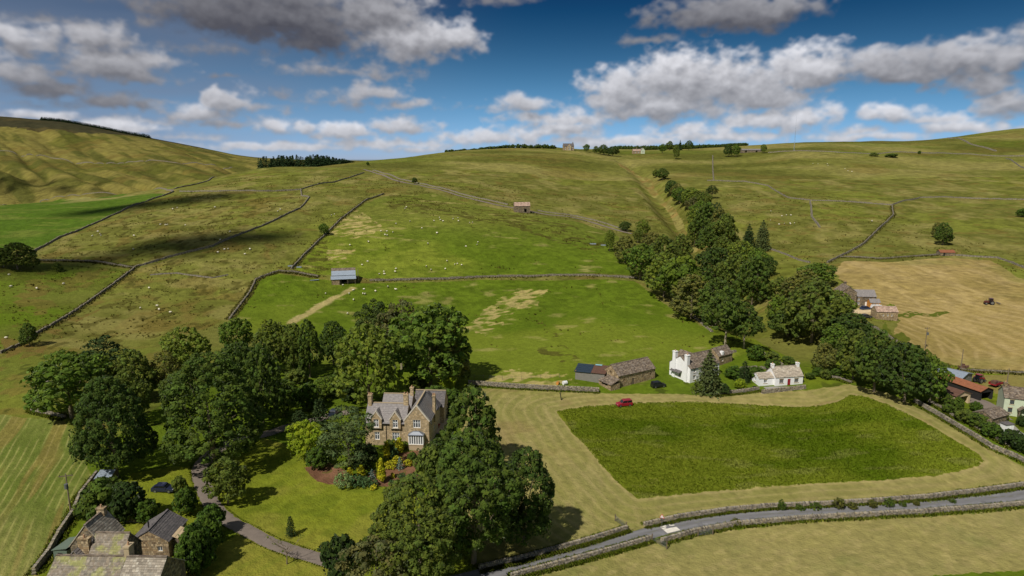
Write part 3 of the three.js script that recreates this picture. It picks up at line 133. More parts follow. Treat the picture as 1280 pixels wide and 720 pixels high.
const BELT = [[-1122.9,-1639.3,4,4.3],[-1129.6,-1651.7,4,5.5],[-1112.2,-1629.2,4,5.4],[-1123.2,-1650.6,4,4.1],[-1110.1,-1634.3,4,5.3],[-1108.5,-1633.0,4,6.1],[-1117.7,-1651.0,4,5.7],[-1099.3,-1628.1,4,4.9],[-1099.0,-1629.7,4,6.0],[-1110.5,-1649.9,4,5.0],[-1107.1,-1647.6,4,6.4],[-1108.0,-1652.0,4,6.3],[-1098.5,-1640.4,4,4.6],[-1098.0,-1644.0,4,5.5],[-1095.8,-1644.6,4,5.3],[-1085.5,-1630.5,4,4.2],[-1084.8,-1634.7,4,4.7],[-1079.7,-1629.7,4,5.5],[-1084.3,-1641.1,4,5.9],[-1086.6,-1646.2,4,4.8],[-1082.1,-1643.0,4,4.5],[-1079.4,-1641.1,4,5.6],[-1082.9,-1651.0,4,4.4],[-1072.7,-1638.8,4,6.4],[-1068.9,-1635.2,4,4.7],[-1066.6,-1635.0,4,5.1],[-1073.3,-1648.7,4,4.7],[-1059.7,-1632.2,4,6.0],[-1056.3,-1628.1,4,3.9],[-1061.2,-1641.3,4,5.6],[-1057.8,-1637.4,4,6.4],[-1054.0,-1635.0,4,5.8],[-1048.6,-1629.3,4,4.1],[-1057.1,-1645.7,4,5.0],[-1048.0,-1636.4,4,4.7],[-1051.8,-1646.2,4,4.8],[-1045.0,-1638.4,4,6.3],[-1041.9,-1637.3,4,4.0],[-1036.8,-1631.0,4,4.6],[-1045.6,-1649.2,4,5.9],[-1036.4,-1637.5,4,6.2],[-1040.5,-1649.1,4,6.3],[-1031.5,-1638.4,4,5.7],[-1032.7,-1642.9,4,5.4],[-1021.4,-1628.9,4,4.7],[-1022.4,-1633.7,4,5.6],[-1023.3,-1636.5,4,6.2],[-1017.3,-1631.0,4,6.1],[-1023.9,-1646.3,4,5.7],[-1013.3,-1631.4,4,4.6],[-1017.6,-1641.5,4,5.8],[-1018.3,-1647.0,4,5.9],[-1009.1,-1636.3,4,5.8],[-1015.9,-1649.6,4,6.0],[-1009.2,-1642.9,4,4.5],[-999.3,-1628.4,4,4.3],[-996.2,-1629.1,4,4.6],[-1005.6,-1647.6,4,4.3],[-992.4,-1629.4,4,4.5],[-1000.1,-1643.3,4,5.8],[-997.3,-1642.7,4,4.0],[-997.9,-1647.1,4,4.4],[-989.3,-1636.4,4,5.1],[-994.6,-1650.0,4,5.8],[-983.4,-1634.0,4,4.1],[-988.3,-1645.1,4,4.7],[-978.2,-1634.0,4,4.4],[-985.3,-1648.4,4,4.0],[-981.1,-1645.4,4,6.1],[-980.0,-1647.7,4,5.0],[-968.5,-1632.1,4,4.2],[-976.9,-1648.5,4,5.3],[-971.9,-1643.4,4,4.5],[-968.9,-1641.5,4,4.9],[-969.1,-1647.5,4,6.3],[-970.4,-1651.1,4,6.4],[-963.0,-1643.6,4,5.3],[-959.4,-1641.0,4,6.2],[-957.2,-1639.1,4,4.0],[-960.1,-1647.9,4,4.6],[-953.3,-1642.0,4,6.0],[-949.6,-1637.6,4,3.8],[-953.6,-1649.2,4,5.2],[-953.2,-1651.4,4,4.4],[-941.1,-1636.0,4,5.9],[-942.5,-1639.2,4,5.8],[-938.1,-1636.8,4,4.3],[-935.5,-1635.9,4,5.0],[-939.1,-1647.3,4,5.9],[-935.7,-1643.8,4,4.1],[-931.0,-1640.1,4,6.3],[-927.6,-1637.0,4,4.1],[-922.5,-1631.8,4,5.4],[-920.7,-1632.3,4,4.8],[-918.8,-1632.0,4,4.9],[-917.8,-1634.5,4,4.6],[-921.1,-1644.2,4,3.9],[-921.7,-1647.8,4,4.4],[-918.9,-1646.6,4,4.5],[-914.8,-1645.5,4,4.0],[-908.5,-1636.8,4,4.8],[-907.5,-1639.3,4,4.2],[-910.6,-1650.3,4,5.8],[-898.7,-1630.5,4.2,5.9],[-901.3,-1640.3,4.7,5.5],[-903.2,-1647.8,4.7,5.7],[-901.4,-1645.9,4,4.6],[-894.3,-1640.0,5.5,4.9],[-887.5,-1631.3,4,3.9],[-891.9,-1641.3,4,6.0],[-889.8,-1643.2,4,6.2],[-892.7,-1650.3,4,5.8],[-882.0,-1634.1,5.9,4.7],[-881.7,-1638.3,5.8,5.5],[-875.6,-1630.4,6.1,5.3],[-872.7,-1631.0,5.8,6.2],[-875.6,-1638.7,4,5.2],[-873.4,-1640.4,5.9,6.1],[-873.8,-1643.2,5.1,4.6],[-874.3,-1648.6,4.5,5.6]];
const BELT2 = [[152.6,-1015.0,3.4,4.6],[154.8,-1015.0,3.6,6.0],[157.0,-1015.0,3.4,5.0],[159.2,-1015.0,3.9,6.3],[161.4,-1015.0,4.3,4.7],[163.6,-1015.0,4.0,4.9],[165.8,-1015.0,3.8,4.8],[168.0,-1015.0,4.6,5.8],[170.3,-1015.0,4.2,7.1],[172.5,-1015.0,3.9,5.1],[174.7,-1015.0,4.6,5.9],[176.9,-1015.0,4.6,5.7],[179.1,-1015.0,4.7,6.6],[181.3,-1015.0,4.2,6.4],[183.5,-1015.0,4.4,6.7],[185.7,-1015.0,5.1,6.9],[187.9,-1015.0,5.2,3.9],[190.1,-1015.0,4.9,4.1],[192.3,-1015.0,5.2,5.7],[194.6,-1015.0,5.4,5.0],[196.8,-1015.0,5.2,6.9],[199.0,-1015.0,5.6,5.4],[201.2,-1015.0,5.1,4.2],[203.4,-1015.0,5.3,4.9],[205.6,-1015.0,5.3,5.6],[207.8,-1015.0,5.1,5.2],[210.0,-1015.0,5.2,5.7],[212.2,-1015.0,5.2,4.0],[214.4,-1015.0,5.0,5.0],[216.6,-1015.0,4.8,4.0],[218.8,-1015.0,5.2,4.6],[221.1,-1015.0,5.1,6.5],[223.3,-1015.0,5.1,5.6],[225.5,-1015.0,4.7,4.4],[227.7,-1015.0,4.6,5.1],[229.9,-1015.0,5.1,4.0],[232.1,-1015.0,5.8,4.1],[234.3,-1015.0,5.2,4.4],[236.5,-1015.0,4.8,4.1],[238.7,-1015.0,5.0,6.8],[240.9,-1015.0,4.9,6.9],[243.1,-1015.0,4.7,6.6],[245.3,-1015.0,5.7,5.4],[247.5,-1015.0,5.4,5.1],[249.7,-1015.0,4.8,6.2],[251.9,-1015.0,5.4,4.2],[254.1,-1015.0,5.6,6.2],[256.3,-1015.0,4.6,3.9],[258.5,-1015.0,5.4,4.1],[260.8,-1015.0,4.2,3.8],[263.0,-1015.0,4.7,6.7],[265.2,-1015.0,5.2,6.0],[267.4,-1015.0,4.9,5.9],[269.6,-1015.0,4.7,4.1],[271.8,-1015.0,4.0,5.4],[274.0,-1015.0,3.9,5.7],[276.2,-1015.0,3.8,5.9],[278.4,-1015.0,4.9,3.6],[280.6,-1015.0,3.6,5.9],[282.8,-1015.0,3.8,6.6],[285.0,-1015.0,4.2,6.1],[287.2,-1015.0,3.8,3.8],[289.4,-1015.0,3.8,6.9],[291.6,-1015.0,3.7,6.4],[293.8,-1015.0,4.3,5.1],[296.0,-1015.0,3.6,5.6],[298.2,-1015.0,3.1,5.3],[300.4,-1015.0,3.4,5.4],[302.6,-1015.0,3.2,5.6],[304.8,-1015.0,3.4,4.6],[307.0,-1015.0,3,4.8],[309.2,-1015.0,3,4.5],[311.4,-1015.0,3,4.3],[313.6,-1015.0,3.1,4.9],[315.8,-1015.0,3,6.2],[318.0,-1015.0,3.1,4.4],[320.2,-1015.0,3,5.2],[322.4,-1015.0,3.1,4.0],[324.6,-1015.0,3,5.9],[326.8,-1015.0,3,3.8],[329.0,-1015.0,3,4.1],[331.2,-1015.0,3,4.4],[333.3,-1015.0,3,5.6],[335.5,-1015.0,3,6.4],[337.7,-1015.0,3,4.5],[339.9,-1015.0,3,4.5],[342.1,-1015.0,3,6.4],[344.3,-1015.0,3,6.5],[346.5,-1015.0,3,7.0],[348.7,-1015.0,3,5.0]];
const SHEEP = [[-66.9,-418.7,232],[-66.7,-423.3,146],[-59.2,-387.4,266],[-45.5,-389.7,201],[-43.1,-397.0,108],[-42.0,-391.6,36],[-40.2,-389.2,197],[-34.9,-395.6,227],[-32.2,-398.4,233],[-31.4,-391.5,321],[-24.7,-388.6,262],[-23.1,-389.7,247],[-50.6,-374.2,359],[-41.3,-366.0,140],[-71.6,-363.8,152],[-68.4,-364.1,182],[-65.0,-363.2,98],[-68.3,-357.8,139],[-67.0,-357.4,96],[-74.9,-346.1,248],[-83.0,-339.7,113],[-44.1,-348.2,283],[-18.1,-352.9,98],[-18.4,-348.9,249],[-24.0,-345.7,164],[-66.0,-379.7,221],[-139.9,-400.1,73],[-140.3,-405.7,188],[-106.8,-395.8,252],[-105.8,-398.5,112],[-83.0,-339.7,133],[-74.7,-345.8,120],[-44.0,-347.5,243],[-41.3,-366.7,12],[-31.9,-323.8,281],[-27.7,-320.0,77],[-26.6,-320.9,305],[-24.4,-319.5,324],[-31.8,-314.2,121],[-38.4,-312.4,271],[-41.1,-316.5,269],[-54.7,-310.6,28],[-54.5,-306.9,318],[-59.7,-306.8,321],[-58.9,-303.5,178],[-61.2,-303.4,239],[-71.4,-314.1,338],[-69.7,-318.7,203],[-54.4,-287.2,267],[-50.8,-284.5,299],[-50.3,-283.8,13],[-58.6,-280.9,319],[-64.0,-283.1,158],[-63.2,-277.3,117],[-62.2,-276.9,77],[-68.1,-281.1,32],[-68.9,-276.7,96],[-74.0,-287.0,218],[-65.2,-268.7,101],[-63.6,-251.6,83],[-78.1,-274.2,86],[-207.3,-271.1,59],[-196.0,-256.4,241],[-186.8,-257.5,149],[-182.7,-267.2,64],[-160.3,-204.6,16],[-218.4,-346.1,74],[-214.1,-346.5,261],[-182.8,-319.9,107],[-195.7,-344.3,176],[-148.5,-268.1,333],[-139.3,-244.2,293],[-134.9,-247.8,195],[-131.7,-243.0,139],[-126.1,-240.2,10],[-140.4,-316.0,169],[-138.8,-319.9,194],[-137.4,-320.6,111],[-127.0,-314.6,203],[-127.1,-321.3,153],[-146.6,-333.8,69],[-148.3,-350.1,218],[-216.7,-350.0,80],[-206.4,-407.6,154],[-205.0,-410.6,61],[-193.6,-367.4,55],[-190.3,-366.2,121],[-189.7,-367.1,49],[-179.6,-366.7,133],[-182.7,-412.3,202],[-221.1,-355.5,200],[-127.3,-321.9,139],[321.0,-723.8,99],[324.9,-720.5,95],[334.3,-719.3,161],[330.7,-709.7,34],[339.4,-690.8,131],[336.9,-679.2,291],[339.1,-675.5,327],[183.2,-473.9,260],[183.2,-453.9,307],[187.2,-456.2,15],[189.8,-455.1,144],[172.2,-445.0,233],[173.5,-433.5,325],[177.4,-434.5,232],[181.4,-435.4,184],[184.1,-434.9,262],[180.8,-433.2,114],[233.3,-432.8,200]];
const RUSHES = [];
const AT = {"manor":[-26.2,-143.3],"barn":[-76.1,-291.7],"fieldbarn":[5.6,-424.7],"stonebarn":[34.4,-182.3],"whitehouse":[51.9,-182.8],"cottage":[77.3,-183.6],"redcar":[30.1,-170.1],"darkcar":[42.1,-183.2],"navycar":[-66.9,-118.7],"manorcar":[-45.6,-162.3],"tractor":[189.5,-259.1],"pole1":[-78.4,-108.9],"pole2":[137.7,-214.7],"pole3":[138.3,-197.2],"pole4":[135.0,-173.8],"pole5":[13.5,-173.0],"farmhouse":[133.7,-257.5],"farmbarn":[138.4,-242.6],"carA":[138.9,-256.4],"carB":[142.1,-256.6],"carC":[133.0,-243.8],"redhut":[221.1,-336.5],"skyhouse":[70.5,-845.1],"skyfarm":[163.2,-867.9],"longbarn":[297.1,-842.5],"mast":[338.0,-815.0],"metalroof":[126.6,-177.0],"rusty":[126.1,-170.4],"darkshed":[117.3,-166.6],"greenhouse":[123.2,-155.9],"garage":[117.5,-153.3],"hut":[117.6,-149.1],"bluecar":[117.4,-157.4],"machine":[134.6,-183.6],"sign":[27.6,-113.4],"gate1":[22.7,-111.8],"gate2":[25.5,-107.5],"marking":[28.5,-111.8],"leftshed":[-78.8,-120.0],"dunghill":[13.9,-185.0],"backhut":[56.1,-196.7],"backbarn":[66.1,-199.8],"sheds":[24.3,-183.9],"roofA":[-62.5,-90.0],"outbuilding":[-58.5,-99.6],"trough":[-100.5,-303.4],"sheet":[-87.5,-289.8],"troughs":[47.5,-364.9],"patio":[-21.1,-161.2],"sapling":[-36.6,-98.1],"heap":[145.2,-198.6],"scrap":[136.0,-175.7],"stackpost":[-135.4,-172.2]};

// ---------------------------------------------------------------- terrain: thin plate spline through surveyed spot heights, a gully, small relief
const hN = SPOTS.length, hU = [], hW = [];
const uOf = (x, d) => clamp(x / Math.max(d, 60), -1.5, 1.5) * 2.2, wOf = (d) => Math.log(Math.max(d, 60) + 20) * 1.5;
const tps = (r2) => .5 * r2 * Math.log(r2 + 1e-9);
const COEF = (() => {
  for (const [x, z] of SPOTS) { hU.push(uOf(x, -z)); hW.push(wOf(-z)); }
  const n = hN + 3, A = [];
  for (let i = 0; i < n; i++) { A.push(new Float64Array(n + 1)); }
  for (let i = 0; i < hN; i++) {
    for (let j = 0; j < hN; j++) A[i][j] = tps((hU[i] - hU[j]) ** 2 + (hW[i] - hW[j]) ** 2) + (i === j ? .004 : 0);
    A[i][hN] = A[hN][i] = 1; A[i][hN + 1] = A[hN + 1][i] = hU[i]; A[i][hN + 2] = A[hN + 2][i] = hW[i];
    A[i][n] = (SPOTS[i][2] - 65) / (Math.max(-SPOTS[i][1], 60) + 20);
  }
  for (let c = 0; c < n; c++) {
    let p = c; for (let r = c + 1; r < n; r++) if (Math.abs(A[r][c]) > Math.abs(A[p][c])) p = r;
    const t = A[c]; A[c] = A[p]; A[p] = t;
    for (let r = c + 1; r < n; r++) { const f = A[r][c] / A[c][c]; if (f) for (let k = c; k <= n; k++) A[r][k] -= f * A[c][k]; }
  }
  const s = new Float64Array(n);
  for (let r = n - 1; r >= 0; r--) { let v = A[r][n]; for (let k = r + 1; k < n; k++) v -= A[r][k] * s[k]; s[r] = v / A[r][r]; }
  return s;
})();
function H(x, z) {
  const d = -z, u = uOf(x, d), w = wOf(d);
  let s = COEF[hN] + COEF[hN + 1] * u + COEF[hN + 2] * w;
  for (let i = 0; i < hN; i++) { const a = u - hU[i], b = w - hW[i]; s += COEF[i] * tps(a * a + b * b); }
  let y = 65 + s * (Math.max(d, 60) + 20), g = 0;
  for (let k = 0; k + 1 < GULLY.length; k++) {
    const [x0, z0, h0, w0] = GULLY[k], [x1, z1, h1, w1] = GULLY[k + 1], dx = x1 - x0, dz = z1 - z0;
    const t = clamp(((x - x0) * dx + (z - z0) * dz) / (dx * dx + dz * dz)), r = Math.hypot(x - x0 - t * dx, z - z0 - t * dz), ww = w0 + (w1 - w0) * t;
    if (r < ww) { const q = 1 - r / ww; g = Math.max(g, (h0 + (h1 - h0) * t) * q * q * (3 - 2 * q)); }
  }
  y -= g;
  const far = sst(190, 330, d);
  if (far > 0) {
    y += far * ((fbm(x / 38, z / 38, 2) - .5) * 1.6 + (vn(x / 9 + 7, z / 9) - .5) * .35 * (1 - sst(900, 1200, d)));
    const hum = sst(300, 420, d) * (1 - sst(1000, 1300, d)); if (hum > 0) y += hum * (fbm(x / 70 + 31, z / 90, 3) - .5) * 5;
    const L = sst(840, 960, d) * sst(-170, -380, x) * (1 - sst(1400, 1600, d));
    if (L > 0) { const s1 = (x + d) * .7071, v1 = (x - d) * .7071, w1 = (vn(v1 / 90, s1 / 150) - .5) * 26, n = 1 - Math.abs(2 * vn((s1 + w1) / 36, v1 / 500 + 3) - 1), n2 = 1 - Math.abs(2 * vn((s1 + w1 * .6) / 15 + 40, v1 / 260) - 1); y -= L * (n * n * n * 13 + n2 * n2 * 5 - 4); }
  }
  return y;
}
// ---- plan of the fields
const inPoly = (P, x, z) => { let c = false; for (let i = 0, j = P.length - 1; i < P.length; j = i++) { const a = P[i], b = P[j]; if ((a[1] > z) !== (b[1] > z) && x < (b[0] - a[0]) * (z - a[1]) / (b[1] - a[1]) + a[0]) c = !c; } return c; };
const segDist = (P, x, z, closed) => { let m = 1e9; for (let i = closed ? 0 : 1, j = closed ? P.length - 1 : 0; i < P.length; j = i++) { const a = P[j], b = P[i], dx = b[0] - a[0], dz = b[1] - a[1], t = clamp(((x - a[0]) * dx + (z - a[1]) * dz) / (dx * dx + dz * dz + 1e-9)); const r = (x - a[0] - t * dx) ** 2 + (z - a[1] - t * dz) ** 2; if (r < m) m = r; } return Math.sqrt(m); };
const BOX = {}; for (const k in FIELDS) { const P = FIELDS[k]; BOX[k] = [Math.min(...P.map((p) => p[0])), Math.max(...P.map((p) => p[0])), Math.min(...P.map((p) => p[1])), Math.max(...P.map((p) => p[1]))]; }
const inField = (k, x, z) => { const b = BOX[k]; return x > b[0] && x < b[1] && z > b[2] && z < b[3] && inPoly(FIELDS[k], x, z); };
const HEATH = [...HEATHER, [-700, -2600], [-3000, -2600], [-2200, HEATHER[0][1] + 40]];
const C = {
  rough: rgb(112, 112, 52), tanGrass: rgb(138, 130, 74), olive: rgb(88, 90, 36), rust: rgb(116, 98, 50), green: rgb(93, 111, 27), greenY: rgb(120, 129, 43), greenD: rgb(78, 96, 22),
  hay: rgb(147, 138, 84), hayG: rgb(130, 128, 68), hayT: rgb(164, 150, 98), uncut: rgb(82, 96, 16), uncutY: rgb(108, 114, 31), lawn: rgb(118, 126, 36), lawnY: rgb(140, 133, 56), mow: rgb(110, 118, 56), mowD: rgb(90, 104, 38), swath: rgb(154, 150, 88),
  tan: rgb(158, 138, 86), tanD: rgb(138, 122, 70), tanL: rgb(178, 156, 106), soil: rgb(128, 94, 72), soilD: rgb(106, 76, 56), dry: rgb(178, 160, 104), rush: rgb(80, 76, 32), heath: rgb(62, 60, 40), heathB: rgb(80, 72, 44), hillT: rgb(122, 114, 58), hillO: rgb(88, 88, 40),
  gl: rgb(80, 104, 30), glY: rgb(112, 120, 52), track: rgb(172, 156, 104), yard: rgb(190, 170, 132), litter: rgb(58, 62, 24), brown: rgb(142, 114, 66),
};
const outc = [0, 0, 0];
const mixTo = (c, t) => { if (t <= 0) return; if (t > 1) t = 1; outc[0] += (c[0] - outc[0]) * t; outc[1] += (c[1] - outc[1]) * t; outc[2] += (c[2] - outc[2]) * t; };
const setTo = (c) => { outc[0] = c[0]; outc[1] = c[1]; outc[2] = c[2]; };
const mowDir = (() => { const dx = 14.2, dz = 32.0, l = Math.hypot(dx, dz); return [dz / l, -dx / l]; })();
function groundColor(x, z) {
  const d = -z, sc = d < 260 ? 1 : d < 560 ? 2 : d < 1010 ? 4 : 8;
  const big = fbm(x / 45 + 3, z / 45, 3), mid = fbm(x / 9 - 5, z / 9 + 2, 3), fine = fbm(x / (1.1 * sc) + 11, z / (1.1 * sc), 2);
  const wx = x + (mid - .5) * 2.2 * Math.min(sc, 3) + (fine - .5) * .8, wz = z + (big - .5) * 2 + (fine - .5) * .8;
  const fU = inField('uncut', wx, wz), fH = !fU && inField('hay', wx, wz), fLo = inField('lower', wx, wz), fM = inField('leftmow', wx, wz), fLa = inField('lawn', wx, wz) || inField('lawn2', wx, wz), fUp = inField('up', wx, wz), fMi = inField('mid', wx, wz), fT = inField('tan', wx, wz), over = fU || fH || fLo || fM || fLa || fUp || fMi || fT;
  if (over) setTo(C.rough);
  else if (d < 640) {
    // rough hill pasture
    setTo(C.rough); mixTo(C.greenY, sst(.45, .75, big) * .5); mixTo(C.olive, sst(.55, .35, mid) * .6); mixTo(C.tanGrass, sst(.52, .75, fbm(x / 14 + 40, z / 22, 3)) * .75); mixTo(C.rust, sst(.6, .74, fbm(x / 11 - 9, z / 7 + 31, 3)) * .5);
  } else {
    const st = fbm(x / 120 + 5, z / 60, 4);
    setTo(C.rough); mixTo(C.tanGrass, sst(.48, .66, st) * .8); mixTo(C.olive, sst(.5, .36, st) * .8); mixTo(C.green, sst(.6, .75, fbm(x / 160 - 2, z / 90 + 8, 2)) * .35); mixTo(C.rust, sst(.58, .7, fbm(x / 60 + 12, z / 36 + 5, 3)) * .35);
  }
  if (d > 820 && x < -160) {     // the far fellside
    const s1 = (x + d) * .7071, v1 = (x - d) * .7071, st = fbm(s1 / 26, v1 / 170, 4);
    setTo(C.hillT); mixTo(C.hillO, sst(.56, .38, st)); mixTo(C.olive, sst(.52, .7, fbm(x / 90 + 2, z / 70, 3)) * .7); mixTo(C.rust, sst(.6, .72, fbm(x / 55, z / 45 + 9, 3)) * .4);
    if (inPoly(HEATH, x + (big - .5) * 60, z + (mid - .5) * 40)) { setTo(C.heath); mixTo(C.heathB, sst(.45, .7, fbm(x / 50, z / 30, 3))); }
  }
  if (d < 240 && !over) { // valley floor outside the named fields: rank grass
    setTo(C.green); mixTo(C.lawn, sst(.4, .7, big) * .6); mixTo(C.greenD, sst(.4, .7, mid) * .6); if (x < -88) { mixTo(C.rough, .55); mixTo(C.rust, sst(.55, .7, fbm(x / 5, z / 5 + 8, 3)) * .5); } mixTo(C.litter, sst(.62, .8, fbm(x / 3, z / 3, 2)) * .6);
    mixTo(C.rough, sst(195, 215, d) * (x < -30 || x > 90 ? 1 : 0));
  }
  if (inField('moorL', wx, wz) || inField('moor2', wx, wz)) { setTo(C.rough); mixTo(C.greenY, sst(.35, .65, big) * .35); mixTo(C.olive, sst(.55, .4, mid) * .5); mixTo(C.rust, sst(.5, .68, fbm(x / 9 + 20, z / 14, 3)) * .6); mixTo(C.tanGrass, sst(.5, .7, fbm(x / 20 - 3, z / 12, 3)) * .6); mixTo(C.rush, sst(.62, .7, fbm(x / 3.4, z / 5, 2)) * .7); }
  if (inField('field_l', wx, wz)) { setTo(C.green); mixTo(C.rough, sst(.4, .7, big) * .7); mixTo(C.rust, sst(.6, .68, fbm(x / 8 + 1, z / 9, 3)) * .6); mixTo(C.olive, sst(.6, .45, mid) * .4); }
  if (inField('bracken', wx, wz)) { mixTo(C.rust, sst(.45, .6, mid) * .9); mixTo(C.olive, sst(.55, .7, fine) * .5); }
  if (inField('gleft', wx, wz)) { setTo(C.gl); mixTo(C.glY, sst(.5, .72, fbm(x / 26, z / 7, 3)) * .6); mixTo(C.hay, sst(-475, -510, z + (mid - .5) * 30) * sst(.45, .55, big) * .8); }
  if (fUp) {
    setTo(C.green); mixTo(C.greenY, sst(.4, .72, big) * .85); mixTo(C.greenD, sst(.58, .42, mid) * .45); mixTo(C.rough, sst(-325, -420, z) * .55 * (.6 + .8 * big)); mixTo(C.dry, sst(.64, .82, fbm(x / 12 + 60, z / 6, 4)) * .4);
  }
  if (fMi) { setTo(C.green); mixTo(C.greenD, sst(.58, .38, mid) * .55); mixTo(C.greenY, sst(.45, .75, big) * .6); mixTo(C.dry, sst(.64, .82, fbm(x / 9 + 13, z / 6 + 3, 4)) * .35); }
  for (const k of ['tanpatch', 'tanpatch2', 'dry1', 'dry2']) if (inField(k, x + (mid - .5) * 7, z + (fine - .5) * 5)) mixTo(C.dry, sst(.40, .66, fbm(x / 2.6 + z / 4, z / 2.6, 4)) * .8);
  for (const k of ['rush1', 'rush2', 'rush3']) if (inField(k, x + (mid - .5) * 8, z + (fine - .5) * 6)) mixTo(C.rush, sst(.5, .62, fbm(x / 5 + 8, z / 2.6, 3)) * .8);
  if (inField('bank', x + (big - .5) * 10, z + (mid - .5) * 8)) { setTo(C.tanGrass); mixTo(C.rough, sst(.42, .6, mid) * .8); mixTo(C.brown, sst(.5, .7, fbm(x / 12, z / 9, 2)) * .6); mixTo(C.rust, sst(.55, .7, fbm(x / 6, z / 20, 3)) * .6); }
  { const t = d < 320 && d > 220 ? segDist(TRACK, wx, wz) : 99; if (t < 2.2) mixTo(C.track, sst(2.2, 1.0, t) * sst(.25, .5, mid) * .9); }
  if (fT) {
    const q = Math.hypot(x - 95, (z + 225) * 1.5) + (mid - .5) * 3, row = Math.sin(q * 1.25);
    setTo(C.tan); mixTo(C.tanD, sst(.5, .72, big) * .7); mixTo(C.tanL, sst(.2, .95, row) * .34 * mid * 2 * sst(-285, -262, z)); mixTo(C.tanD, sst(.1, .95, -row) * .34 * sst(-285, -262, z)); mixTo(C.tanL, sst(.52, .7, fbm(x / 4, z / 16, 3)) * .5); mixTo(C.hayG, sst(.6, .8, fbm(x / 40 + 7, z / 22, 2)) * .5);
  }
  if (inField('roughgreen', wx, wz) || (Math.abs(z + 250 + (x - 145) * .06 + (fbm(x / 6, 3, 2) - .5) * 5) < 1.2 + mid * 2.2 - (x - 141) * .03 && x > 141 && x < 170 && fine > .3)) { setTo(C.olive); mixTo(C.green, mid * .6); }
  if (inField('yard', wx, wz)) setTo(C.yard);
  if (fH) {
    const e = segDist(FIELDS.uncut, x, z, true), row = Math.sin((e + (mid - .5) * 1.6) * 2.3);
    setTo(C.hay); mixTo(C.hayG, sst(.35, .7, big) * .75); mixTo(C.hayT, sst(.35, .95, row) * .38 * (.4 + mid)); mixTo(C.hayG, sst(.35, .95, -row) * .35); mixTo(C.hayT, sst(.55, .75, fbm(x / 2.2, z / 7, 2)) * .35); mixTo(C.soil, sst(.66, .78, fbm(x / 9 + 77, z / 9, 2)) * .22);
    if (e < 1.1) mixTo(C.hayT, sst(1.1, .3, e) * .55 * (.5 + fine));
  }
  if (fU) { setTo(C.uncut); mixTo(C.uncutY, sst(.38, .66, fbm(x / 24 + 4, z / 13, 3) + .14 * sst(80, 20, x)) * .9); mixTo(C.greenD, sst(.6, .4, mid) * .3); mixTo(C.tanGrass, sst(.66, .8, fbm(x / 5 + 4, z / 2, 3)) * .3); }
  if (fLo) { setTo(C.hay); mixTo(C.hayG, sst(.4, .7, big) * .6); mixTo(C.hayT, sst(.5, .75, fbm(x / 1.5 + z / 3, z / 1.2, 2)) * .5); mixTo(C.mow, sst(.55, .8, mid) * .35); }
  if (fM) {
    const q = x * mowDir[0] + z * mowDir[1] + (fbm(x / 22, z / 22, 2) - .5) * 2.6, row = Math.sin(q * 4.2), v = -x * mowDir[1] + z * mowDir[0];
    setTo(C.mow); mixTo(C.mowD, sst(.35, .65, mid) * .6); mixTo(C.hay, sst(.5, .75, big) * .45); mixTo(C.swath, sst(.66, .98, row) * sst(.30, .62, fbm(q / 3, v / 6, 2)) * .7); mixTo(C.mowD, sst(.3, .9, -row) * .3); mixTo(C.brown, sst(.6, .75, fbm(q / 2.2, v / 25, 2)) * .4);
  }
  if (fLa) { const row = Math.sin((x * .8 + z * .45 + (mid - .5) * 1.5) * 2.4); setTo(C.lawn); mixTo(C.lawnY, sst(.4, .75, big) * .6); mixTo(C.greenY, sst(.1, .9, row) * .3); mixTo(C.greenD, sst(.55, .75, fbm(x / 4, z / 4, 2)) * .35); mixTo(C.lawnY, sst(.55, .75, mid) * .45); }
  if (inField('garden3', wx, wz)) { setTo(C.lawn); mixTo(C.lawnY, sst(.45, .75, mid) * .6); }
  if (inField('farmfield', wx, wz)) { setTo(C.tanD); mixTo(C.hayG, mid); }
  if (inField('farmlawn', wx, wz)) { setTo(C.green); mixTo(C.greenD, mid * .5); }
  if (inField('rightlane', wx, wz)) { setTo(C.green); mixTo(C.greenD, mid * .7); }
  if (inField('bed', wx, wz) || inField('bed2', wx, wz)) { setTo(C.soil); mixTo(C.soilD, sst(.4, .7, mid)); mixTo(C.olive, sst(.64, .75, fbm(x / 1.2, z / 1.2, 2)) * .7); }
  const v = (d < 260 ? .80 + .40 * fine : .68 + .64 * fine) + (hash(Math.floor(x * 7), Math.floor(z * 7)) - .5) * .12;
  outc[0] *= v; outc[1] *= v; outc[2] *= v * (.92 + .16 * mid);
}
// ---- sheets
const grassBump = (() => {
  const n = 512, a = new Uint8Array(n * n * 4), P = (x, y, f) => { const i = Math.floor(x * f), j = Math.floor(y * f), u = x * f - i, v = y * f - j, m = (q) => ((q % f) + f) % f, s = (t) => t * t * (3 - 2 * t); const A = hash(m(i) + f * 31, m(j)), B = hash(m(i + 1) + f * 31, m(j)), Cc = hash(m(i) + f * 31, m(j + 1)), D = hash(m(i + 1) + f * 31, m(j + 1)); return A + (B - A) * s(u) + (Cc - A) * s(v) + (A - B - Cc + D) * s(u) * s(v); };
  for (let j = 0; j < n; j++) for (let i = 0; i < n; i++) { const x = i / n, y = j / n, h = .4 * P(x, y, 12) + .35 * P(x, y, 34) + .25 * P(x, y, 96), o = (j * n + i) * 4; a[o] = a[o + 1] = a[o + 2] = h * 255; a[o + 3] = 255; }
  const t = new THREE.DataTexture(a, n, n); t.wrapS = t.wrapT = THREE.RepeatWrapping; t.magFilter = THREE.LinearFilter; t.needsUpdate = true; return t;
})();
